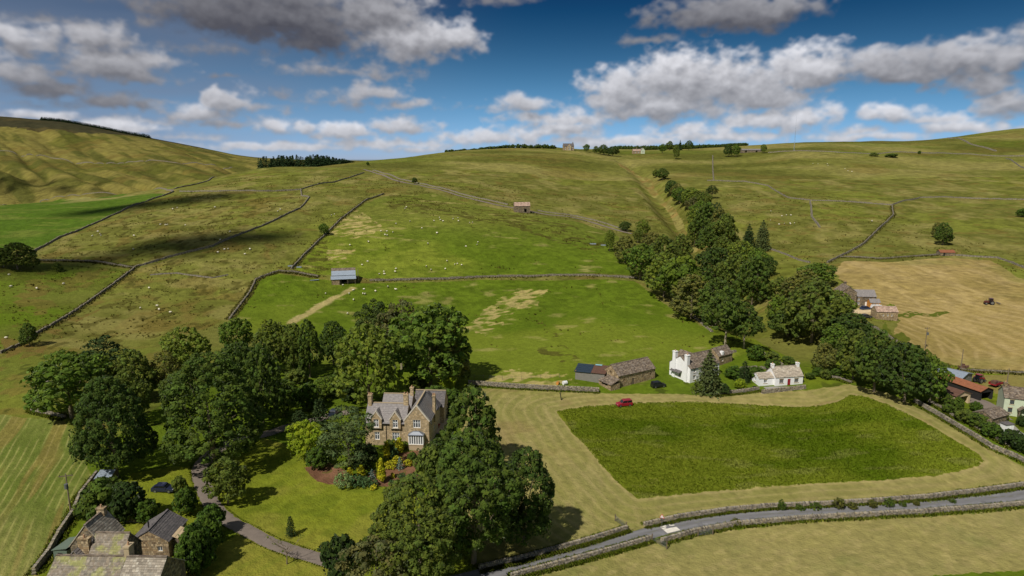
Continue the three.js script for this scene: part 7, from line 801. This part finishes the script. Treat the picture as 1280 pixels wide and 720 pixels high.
{
  const R = rng(61), b = BOX.uncut, pts = [];
  while (pts.length < 52000) { const x = b[0] + (b[1] - b[0]) * R(), z = b[2] + (b[3] - b[2]) * R(); if (!inPoly(FIELDS.uncut, x + (fbm(x / 2.2, z / 2.2, 2) - .5) * 1.0, z + (fbm(x / 2.2 + 9, z / 2.2, 2) - .5) * 1.0)) continue; const n = fbm(x / 24 + 4, z / 13, 3), f = fbm(x / 7 + 5, z / 2.4, 2); let c = mix3(C.uncut, C.uncutY, sst(.38, .66, n + .14 * sst(80, 20, x))); c = mix3(c, C.tanGrass, sst(.62, .8, f) * .35); c = scaleC([c[0] * .94, c[1] * 1.05, c[2]], 1.3 + .3 * R()); pts.push([x, z, .3 + .5 * R() + .3 * f, R() * 6.28, c]); }
  scatter('standing_grass', 'tall uncut grass standing in the middle of the hay meadow', tuft(1, 9, .42, .3, .22), pts);
  const v = []; const along = (P, off, wd, n, cols, s0 = .8) => { const L = resample(P, .5), D = dirs(L); for (let k = 0; k < n; k++) { const i = Math.floor(R() * L.length), t = off + (R() - .5) * wd; v.push([L[i][0] - D[i][1] * t, L[i][1] + D[i][0] * t, s0 * (.6 + .9 * R()), R() * 6.28, scaleC(cols[Math.floor(R() * cols.length)], .7 + .5 * R())]); } };
  const gc = [C.greenD, C.green, C.lawn, C.rough];
  for (const k of ['road_up_a', 'road_up_b', 'road_lo_a', 'road_lo_b']) for (const s of [-1, 1]) along(WALLS[k], s * .75, .9, 1500, gc);
  for (const k of ['road_up_a', 'road_up_b']) along(WALLS[k], .8, .6, 1500, [C.greenD, C.olive, C.green, C.rush], .8);
  for (const k of ['right_a', 'right_b', 'right_c', 'near_left', 'meadow_top', 'cottage_b', 'garden', 'nl_b']) for (const s of [-1, 1]) along(WALLS[k], s * .8, 1.0, 700, gc);
  for (const k of ['mid_a', 'mid_b', 'barn_up', 'low_left', 'left_a', 'left_c', 'far_a', 'tan_top_a', 'farm_dn', 'tan_bot']) for (const s of [-1, 1]) along(WALLS[k], s * .9, 1.4, 420, [C.olive, C.rough, C.rush, C.tanGrass], 1.2);
  for (const s of [-1, 1]) along(roadLine, s * 2.0, .4, 500, gc, .35); for (const s of [-1, 1]) along(smoothLine(DRIVE, 1), s * 1.75, .3, 900, [C.lawn, C.green, C.greenY], .4);
  scatter('verge_grass', 'rank grass growing along the feet of the walls', tuft(2, 9, .45, .32, .25), v);
  const r = [], bx = [-230, 260, -560, -196]; let guard = 0;
  while (r.length < 11000 && guard++ < 400000) { const x = bx[0] + (bx[1] - bx[0]) * R(), z = bx[2] + (bx[3] - bx[2]) * R(), up = inField('up', x, z), md = inField('mid', x, z); if (inField('tan', x, z) || inField('gleft', x, z)) continue; const n = fbm(x / 6 + 8, z / 4, 3), rough = up || md ? (['rush1', 'rush2', 'rush3'].some((k) => inField(k, x, z)) ? .5 : .74) : inField('moorL', x, z) || inField('field_l', x, z) ? .53 : .58; if (n < rough) continue; if (-z < 215 && x > -120 && x < 120) continue; r.push([x, z, .6 + .7 * R(), R() * 6.28, scaleC(mix3(C.olive, mix3(C.rush, C.rust, R()), R()), 1.1 + .6 * R())]); }
  scatter('rushes', 'clumps of rushes dotted over the rough pastures', tuft(3, 12, .5, .35, .3), r);
}

// ---------------------------------------------------------------- vehicles
const tyreM = colorMat('tyre rubber', 28, 28, 28, .9), rimM = colorMat('wheel alloy', 150, 152, 156, .35, .7), lampM = colorMat('lamp lens', 220, 222, 224, .2), tailM = colorMat('red lens', 130, 14, 14, .3), carGlass = colorMat('tinted car glass', 26, 30, 36, .06);
function paint(name, r, g, b) { const m = new THREE.MeshPhysicalMaterial({ roughness: .35, clearcoat: .8, clearcoatRoughness: .08 }); m.color.setRGB(...rgb(r, g, b)); m.name = name; return m; }
function wheel(parent, x, y, z, r, w) { const t = new THREE.CylinderGeometry(r, r, w, 18); t.rotateX(Math.PI / 2); t.translate(x, y, z); const m = part('wheel', uvBox(t), tyreM, parent); const k = new THREE.CylinderGeometry(r * .62, r * .62, w + .02, 12); k.rotateX(Math.PI / 2); k.translate(x, y, z); part('rim', uvBox(k), rimM, m); }
function extr(pts, width, bevel = .06) { const s = new THREE.Shape(); pts.forEach(([x, y], i) => i ? s.lineTo(x, y) : s.moveTo(x, y)); s.closePath(); const g = new THREE.ExtrudeGeometry(s, { depth: width - 2 * bevel, bevelEnabled: true, bevelSize: bevel, bevelThickness: bevel, bevelSegments: 2 }); g.translate(0, 0, -width / 2 + bevel); return uvBox(g); }
function car(name, label, x, z, turn, mat, style = 'hatch', cat = 'car') {
  const o = thing(name, label, cat, x, z, turn), suv = style === 'suv', van = style === 'van', L = van ? 4.8 : 4.2, Hh = suv ? 1.72 : van ? 1.95 : 1.45, belt = suv ? .98 : van ? 1.05 : .86;
  // body: +x is the front
  part('body', extr([[-L / 2, .34], [-L / 2 + .05, belt], [L / 2 - 1.15, belt], [L / 2 - .15, belt - .16], [L / 2, .55], [L / 2 - .05, .32]], 1.74, .08), mat, o);
  const c0 = -L / 2 + (suv || van ? .06 : .2), c1 = van ? L / 2 - .75 : L / 2 - 1.05, t0 = c0 + (suv || van ? .16 : .55), t1 = c1 - (van ? .4 : .72);
  part('cabin_glass', extr([[c0 + .04, belt - .05], [t0, Hh - .1], [t1, Hh - .1], [c1, belt - .05]], 1.6, .06), van ? mat : carGlass, o);
  part('roof', extr([[t0 - .06, Hh - .12], [t0, Hh - .03], [t0 + .3, Hh], [t1 - .2, Hh], [t1 + .08, Hh - .06], [t1 + .04, Hh - .12]], 1.56, .04), mat, o);
  for (const s of [-1, 1]) { const pl = [barG([t1 + .02, Hh - .1, s * .74], [c1 + .02, belt, s * .8], .045, .045, 5), barG([(t0 + t1) / 2, Hh - .08, s * .76], [(c0 + c1) / 2, belt, s * .81], .05, .05, 5), barG([t0, Hh - .08, s * .75], [c0 + .02, belt, s * .8], .07, .07, 5)]; part('pillars', merge(pl), mat, o); }
  for (const sx of [-1, 1]) for (const s of [-1, 1]) wheel(o, sx * L * .315, .33, s * .78, .33, .22);
  for (const s of [-1, 1]) { part('headlight', boxG(L / 2 - .14, L / 2 + .01, .6, .75, s * .62 - .16, s * .62 + .16), lampM, o); part('tail_light', boxG(-L / 2 - .02, -L / 2 + .1, .68, .9, s * .7 - .1, s * .7 + .1), tailM, o); part('mirror', boxG(c1 - .4, c1 - .25, belt, belt + .14, s * .93 - .08, s * .93 + .08), mat, o); }
  part('bumper', merge([boxG(L / 2 - .05, L / 2 + .05, .32, .5, -.8, .8), boxG(-L / 2 - .05, -L / 2 + .05, .32, .5, -.8, .8)]), tyreM, o); return o;
}
car('parked_car', 'red four wheel drive car standing on the edge of the uncut grass', AT.redcar[0], AT.redcar[1], .25 + Math.PI, paint('red car paint', 152, 26, 44), 'suv');
car('parked_car', 'black four wheel drive car parked between stone barn and white house', AT.darkcar[0], AT.darkcar[1], .3, paint('black car paint', 26, 27, 32), 'suv');
car('parked_car', 'navy blue hatchback parked on the gravel beside the drive', AT.navycar[0], AT.navycar[1], -.02, paint('navy car paint', 34, 40, 66), 'hatch');
car('parked_car', 'dark blue car parked by the stone house under the trees', AT.manorcar[0], AT.manorcar[1], 1.45, paint('dark blue car paint', 28, 38, 58), 'hatch');
car('parked_car', 'blue car outside the hillside farmhouse', AT.carA[0] - .5, AT.carA[1] + 1.5, .25, paint('blue car paint', 44, 58, 92), 'hatch');
car('parked_van', 'white van outside the hillside farmhouse', AT.carB[0] + .9, AT.carB[1] + 1.6, .1, paint('white van paint', 232, 232, 232), 'van', 'van');
car('parked_car', 'dark car at the end of the pink roofed stone barn', AT.carC[0] - .2, AT.carC[1], .2, paint('charcoal car paint', 52, 54, 60), 'hatch');
car('parked_car', 'blue car in the roadside farm yard', AT.bluecar[0], AT.bluecar[1], .35, paint('bright blue car paint', 40, 62, 110), 'hatch');
function tractor(label, x, z, turn, mat) {
  const o = thing('tractor', label, 'tractor', x, z, turn);
  part('bonnet', extr([[.1, .8], [.1, 1.5], [1.5, 1.42], [1.75, 1.2], [1.75, .75]], .8, .06), mat, o); part('chassis', boxG(-1.2, 1.7, .6, .85, -.3, .3), tyreM, o);
  part('cab_glass', extr([[-1.15, 1.2], [-1.1, 2.35], [0, 2.35], [.15, 1.2]], 1.3, .04), carGlass, o); part('cab_roof', (() => { const g = new RoundedBoxGeometry(1.5, .2, 1.5, 2, .08); g.translate(-.5, 2.48, 0); return uvBox(g); })(), mat, o);
  for (const s of [-1, 1]) { wheel(o, -.75, .82, s * .85, .82, .42); wheel(o, 1.25, .48, s * .72, .48, .3); part('mudguard', boxG(-1.3, -.15, 1.66, 1.74, s * .85 - .25, s * .85 + .25), mat, o); }
  part('exhaust', cylG(.05, .05, .9, 1.1, 1.4, .25, 6), tyreM, o); return o;
}
const tractorRed = paint('tractor red', 140, 40, 38);
{ const t = tractor('dark red tractor turning hay in the yellow hayfield', AT.tractor[0], AT.tractor[1], 2.9, paint('dull tractor red', 92, 44, 40));
  const k = thing('hay_tedder', 'spidery hay tedder behind the dark red tractor', 'hay machine', AT.tractor[0] + 3.1, AT.tractor[1] + .6, 2.9); part('beam', boxG(-.2, .1, .6, .72, -1.8, 1.8), M.iron, k); for (const s of [-1.4, -.5, .5, 1.4]) { const gs = []; for (let i = 0; i < 6; i++) { const a = i * 1.047; gs.push(barG([0, .55, s], [Math.cos(a) * .75, .3, s + Math.sin(a) * .75], .03, .02, 4)); } part('rotor', merge(gs), M.rustD, k); } }
tractor('red tractor parked beside the blue grey roofed farm shed', AT.machine[0], AT.machine[1], .4, tractorRed);
{ const o = thing('farm_trailer', 'red farm trailer loaded with oddments behind the rusty roofed shed', 'trailer', AT.machine[0] + 1.6, AT.machine[1] + 4.2, .5); part('bed', boxG(-1.8, 1.8, .75, .9, -1, 1), M.red, o); for (const s of [-1, 1]) { part('side_board', boxG(-1.8, 1.8, .9, 1.4, s - .04, s + .04), M.red, o); wheel(o, 0, .42, s * .85, .42, .25); } part('load', merge([boxG(-1.4, -.2, .9, 1.8, -.7, .6), boxG(.1, 1.5, .9, 1.5, -.6, .7)]), M.rustD, o); part('drawbar', barG([1.8, .8, 0], [3, .6, 0], .06, .05, 5), M.iron, o);
  const R = rng(4); for (let k = 0; k < 2; k++) { const q = thing('scrap_heap', ['heap of rusty scrap beside the pole behind the farm shed', 'brown heap of old machinery along the hayfield wall'][k], 'scrap', ...[[AT.scrap[0] + 1.5, AT.scrap[1] - 1], [AT.heap[0] - 6, AT.heap[1] + 1]][k], R()); const gs = []; for (let i = 0; i < 16; i++) { const g = boxG(-.6, .6, 0, .3 * R() + .05, -.25, .25); g.rotateX(R() * 2); g.rotateY(R() * 6); g.translate((R() - .5) * 5, .25 + R() * .6, (R() - .5) * 1.8); gs.push(g); } part('scrap_iron', merge(gs), M.rustD, q); } }
// ---------------------------------------------------------------- poles, sign, gates
function pole(label, x, z, h, kind) { const o = thing('utility_pole', label, 'pole', x, z, .3); part('post', cylG(.15, .1, h + .4, 0, -.4, 0, 8), M.pole, o); if (kind) { part('crossarm', boxG(-1.1, 1.1, h - .5, h - .36, -.07, .07), M.wood, o); for (const s of [-.95, 0, .95]) part('insulator', cylG(.05, .05, .22, s, h - .36, 0, 6), M.dark, o); } if (kind === 2) part('transformer', (() => { const g = new THREE.CylinderGeometry(.32, .32, .9, 12); g.translate(0, h - 2.2, .42); return uvBox(g); })(), M.iron, o); return o; }
pole('wooden pole with transformer at the corner of the old farmhouse garden', AT.pole1[0], AT.pole1[1], 8.2, 2); pole('wooden pole with transformer and crossarm in the yellow hayfield', AT.pole2[0], AT.pole2[1], 7.5, 2); pole('plain wooden pole at the foot of the yellow hayfield', AT.pole3[0], AT.pole3[1], 6.5, 0); pole('plain thin pole behind the pale green farmhouse', AT.pole4[0], AT.pole4[1], 7, 0); pole('thin wooden pole beside the tin roofed field barn', -68.6, -293, 6, 0);
{ const o = thing('dead_tree', 'bare dark dead trunk standing by the meadow wall', 'tree', AT.pole5[0], AT.pole5[1]); part('trunk', merge([barG([0, -.2, 0], [-.3, 1.6, 0], .18, .13, 6), barG([-.3, 1.5, 0], [-.1, 3.1, .1], .12, .05, 6), barG([-.25, 1.4, 0], [-.9, 2.6, -.1], .08, .03, 5)]), M.dark, o); }
{ const o = thing('warning_sign', 'triangular red bordered road sign on a post by the lane wall', 'road sign', AT.sign[0], AT.sign[1] + .9, -.5); part('post', cylG(.04, .04, 2.3, 0, -.2, 0, 8), M.iron, o);
  const tri = (r, d, z) => { const g = new THREE.CylinderGeometry(r, r, d, 3); g.rotateX(Math.PI / 2); g.rotateZ(Math.PI); g.translate(0, 2.2, z); return uvBox(g); }; const gg = tri(.55, .04, .07); part('border', gg, colorMat('sign red', 196, 60, 48, .5), o); part('face', tri(.38, .02, .1), M.trim, o); part('symbol', boxG(-.04, .04, 2.08, 2.32, .112, .118), M.dark, o); }
function gate(label, a, b) { const dx = b[0] - a[0], dz = b[1] - a[1], L = Math.hypot(dx, dz), o = thing('field_gate', label, 'gate', a[0], a[1], Math.atan2(-dz, dx)); for (let k = 0; k < 5; k++) part('bar', barG([0, .25 + k * .22, 0], [L, .25 + k * .22, 0], .025, .025, 6), M.iron, o); part('brace', barG([.05, .25, .03], [L - .05, 1.1, .03], .022, .022, 5), M.iron, o); for (const x of [0, L]) part('post', cylG(.1, .1, 1.7, x, -.3, 0, 8), M.wood, o); }
gate('steel field gate standing open beside the hay meadow wall end', [WALLS.road_up_a.at(-1)[0], WALLS.road_up_a.at(-1)[1] - .3], [WALLS.road_up_a.at(-1)[0] - 1.6, WALLS.road_up_a.at(-1)[1] - 3.0]);
gate('steel field gate opening into the lower field below the lane', [WALLS.road_lo_a.at(-1)[0] + .2, WALLS.road_lo_a.at(-1)[1] + .3], [WALLS.road_lo_a.at(-1)[0] + 2.2, WALLS.road_lo_a.at(-1)[1] + 2.9]);
gate('steel field gate lying against the lower lane wall', [WALLS.road_lo_b[1][0], WALLS.road_lo_b[1][1] + 1.2], [WALLS.road_lo_b[1][0] + 2.8, WALLS.road_lo_b[1][1] + .7]);
gate('pale gate beside the small barn on the hill lane', [13.2, -428], [16.4, -428.6]);
{ // post and wire fence above the meadow
  const P = line2([[-14, -189], [0, -187], [14, -188.5]]); function line2(L) { return resample(L, 2.6); }
  const o = thing('wire_fence', 'low post and wire fence along the pasture behind the meadow', 'fence', P[0][0], P[0][1]); const y0 = H(P[0][0], P[0][1]); P.forEach(([x, z]) => part('post', cylG(.06, .05, 1.5, x - P[0][0], H(x, z) - y0 - .3, z - P[0][1], 6), M.pole, o));
  for (const h of [.5, .95]) part('wire', merge(P.slice(1).map(([x, z], i) => barG([P[i][0] - P[0][0], H(...P[i]) - y0 + h, P[i][1] - P[0][1]], [x - P[0][0], H(x, z) - y0 + h, z - P[0][1]], .012, .012, 3))), M.iron, o); }
// ---------------------------------------------------------------- troughs, sheets, patio, hamlet oddments
function trough(label, x, z, turn, l = 2.2) { const o = thing('water_trough', label, 'trough', x, z, turn); part('tank', merge([boxG(-l / 2, l / 2, 0, .55, -.4, -.35), boxG(-l / 2, l / 2, 0, .55, .35, .4), boxG(-l / 2, -l / 2 + .05, 0, .55, -.35, .35), boxG(l / 2 - .05, l / 2, 0, .55, -.35, .35), boxG(-l / 2 + .05, l / 2 - .05, 0, .08, -.35, .35)]), M.tin, o); part('water', boxG(-l / 2 + .051, l / 2 - .051, .42, .44, -.349, .349), carGlass, o); }
trough('galvanised trough by the wall corner above the tin roofed barn', AT.trough[0] - 1.4, AT.trough[1], .1); trough('galvanised trough standing nearer the wall junction by the barn track', AT.trough[0] + 2.6, AT.trough[1] + .3, .1); trough('pale trough at the pasture edge under the gully trees', AT.troughs[0] - 3, AT.troughs[1], 0, 3.4); trough('second pale trough at the pasture edge, closest to the gully trees', AT.troughs[0] + 3, AT.troughs[1] + .5, 0, 3.4);
{ const o = thing('tin_sheets', 'pale tin sheets lying on the grass left of the field barn', 'tin sheets', AT.sheet[0], AT.sheet[1], .3); part('sheet', boxG(-1.6, 1.4, .12, .16, -.6, .6), M.tin, o); part('sheet', boxG(-.4, 2.2, .18, .22, -.2, .9).rotateY(.25), M.tin, o); }
{ const pts = []; for (let j = 0; j < 6; j++) for (let i = 0; i < 3; i++) pts.push([i, j]); const o = thing('patio', 'cream paved patio with slabs at the right end of the stone house', 'patio', AT.patio[0] + 3.2, AT.patio[1] + 6, -.07); const y0 = H(AT.patio[0] + 3.2, AT.patio[1] + 6); part('base', boxG(-1.75, 1.8, -.4, .2, -4.6, 4.7), M.concrete, o); for (const [i, j] of pts) part('slab', boxG(-1.7 + i * 1.17, -.57 + i * 1.17, .2, .26, -4.5 + j * 1.53, -3.02 + j * 1.53), M.buff, o);
  const R = rng(12); for (let k = 0; k < 3; k++) { const q = thing('flower_pot', ['red flowering pot plant at the house end of the patio', 'red flowering pot plant in the middle of the patio', 'red flowering pot plant at the open end of the patio'][k], 'plant pot', AT.patio[0] + 3.0 + (R() - .5), AT.patio[1] + 3.6 + k * 2.1, 0, undefined, .24); part('pot', cylG(.28, .38, .5, 0, 0, 0, 12), M.pot, q); part('flowers', leaves(R, [{ c: V3(0, .85, 0), r: V3(.5, .42, .5), out: V3(0, .4, 0), tint: k === 1 ? rgb(70, 104, 40) : rgb(176, 34, 40), fill: true }], 90, .1), leafM, q); } }
{ const o = thing('garden_bench', 'dark garden seat with white cushion on the white house terrace edge', 'bench', 69.3, -181.4, .2); part('seat', boxG(-.6, .6, .35, .45, -.3, .3), M.dark, o); part('backrest', boxG(-.6, .6, .45, 1, -.34, -.28), M.dark, o); part('cushion', boxG(-.4, .5, .451, .6, -.25, .25), M.plastic, o); for (const s of [-.5, .5]) part('leg', boxG(s - .05, s + .05, 0, .35, -.28, .28), M.dark, o); }
// ---------------------------------------------------------------- sheep
{
  const R = rng(15), body = leavesFree();
  function leavesFree() { const g = new THREE.SphereGeometry(1, 14, 10), p = g.attributes.position; for (let i = 0; i < p.count; i++) { const x = p.getX(i), y = p.getY(i), z = p.getZ(i), n = 1 + .09 * (vn(x * 5 + 9, y * 5 + z * 4) - .5); p.setXYZ(i, x * .58 * n, y * .33 * n + .62, z * .3 * n); } g.computeVertexNormals(); return uvBox(g); }
  const headG = (() => { const g = new THREE.SphereGeometry(1, 10, 8); g.scale(.17, .12, .1); g.rotateZ(-.6); g.translate(.72, .68, 0); const n = barG([.45, .66, 0], [.68, .74, 0], .15, .1, 7); const e = [-1, 1].map((s) => { const q = new THREE.SphereGeometry(.06, 6, 5); q.scale(.6, .5, 1.3); q.translate(.62, .8, s * .12); return uvBox(q); }); return merge([uvBox(g), n, ...e]); })();
  const proto = new THREE.Group(); part('fleece', body, M.wool, proto); part('head', headG, M.wood, proto); for (const [x, z] of [[.34, .14], [.34, -.14], [-.34, .14], [-.34, -.14]]) part('leg', barG([x, .42, z], [x + .02, 0, z], .06, .035, 6), M.wood, proto);
  SHEEP.forEach(([x, z, a]) => {
    const o = proto.clone(); o.name = numbered('sheep'); o.position.set(x, H(x, z) + .02, z); o.rotation.y = a * .01745; o.scale.setScalar(.82 + .22 * R()); const where = inField('up', x, z) ? 'in the green pasture above the tin roofed barn' : inField('mid', x, z) ? 'in the green pasture below the tin roofed barn' : x > 90 ? 'on the right hand hillside' : x < -120 && z > -300 ? 'in the left pastures' : 'on the shadowed rough moor';
    tag(o, `white sheep grazing ${where}`, 'sheep', `sheep ${where}`); scene.add(o); });
}
// ---------------------------------------------------------------- a cumulus over the camera's left shoulder: its shadow lies on the moor
{
  const R = rng(21), gs = [];
  const puff = (gx, gz, r, alt) => { const g = new THREE.IcosahedronGeometry(1, 2), p = g.attributes.position; for (let i = 0; i < p.count; i++) { const n = 1 + .3 * (vn(p.getX(i) * 2.3 + gx, p.getZ(i) * 2.3 + p.getY(i) + gz) - .5); p.setXYZ(i, p.getX(i) * r * n, p.getY(i) * r * .55 * n, p.getZ(i) * r * n); } const k = alt / SUN.y; g.translate(gx + SUN.x * k, alt, gz + SUN.z * k); return uvBox(g); };
  const area = (cx, cz, rx, rz, n, rot) => { for (let k = 0; k < n; k++) { const a = R() * 6.28, q = Math.sqrt(R()), x = Math.cos(a) * q * rx, z = Math.sin(a) * q * rz, r = 6 + 7 * R(); gs.push(puff(cx + x * Math.cos(rot) - z * Math.sin(rot), cz + x * Math.sin(rot) + z * Math.cos(rot), r, 760 + R() * 90)); } };
  area(-208, -462, 52, 13, 22, -.5); area(-145, -345, 50, 13, 24, -.52); area(-195, -300, 24, 9, 7, -.5); area(-700, -1010, 150, 60, 40, .2); area(-1000, -1250, 170, 60, 36, .4);
  const m = struct('cloud', merge(gs), colorMat('cloud', 250, 250, 250, 1), 'white cumulus cloud drifting behind the viewpoint, shading the moor'); m.userData.kind = 'structure';
}


renderer.render(scene, camera);
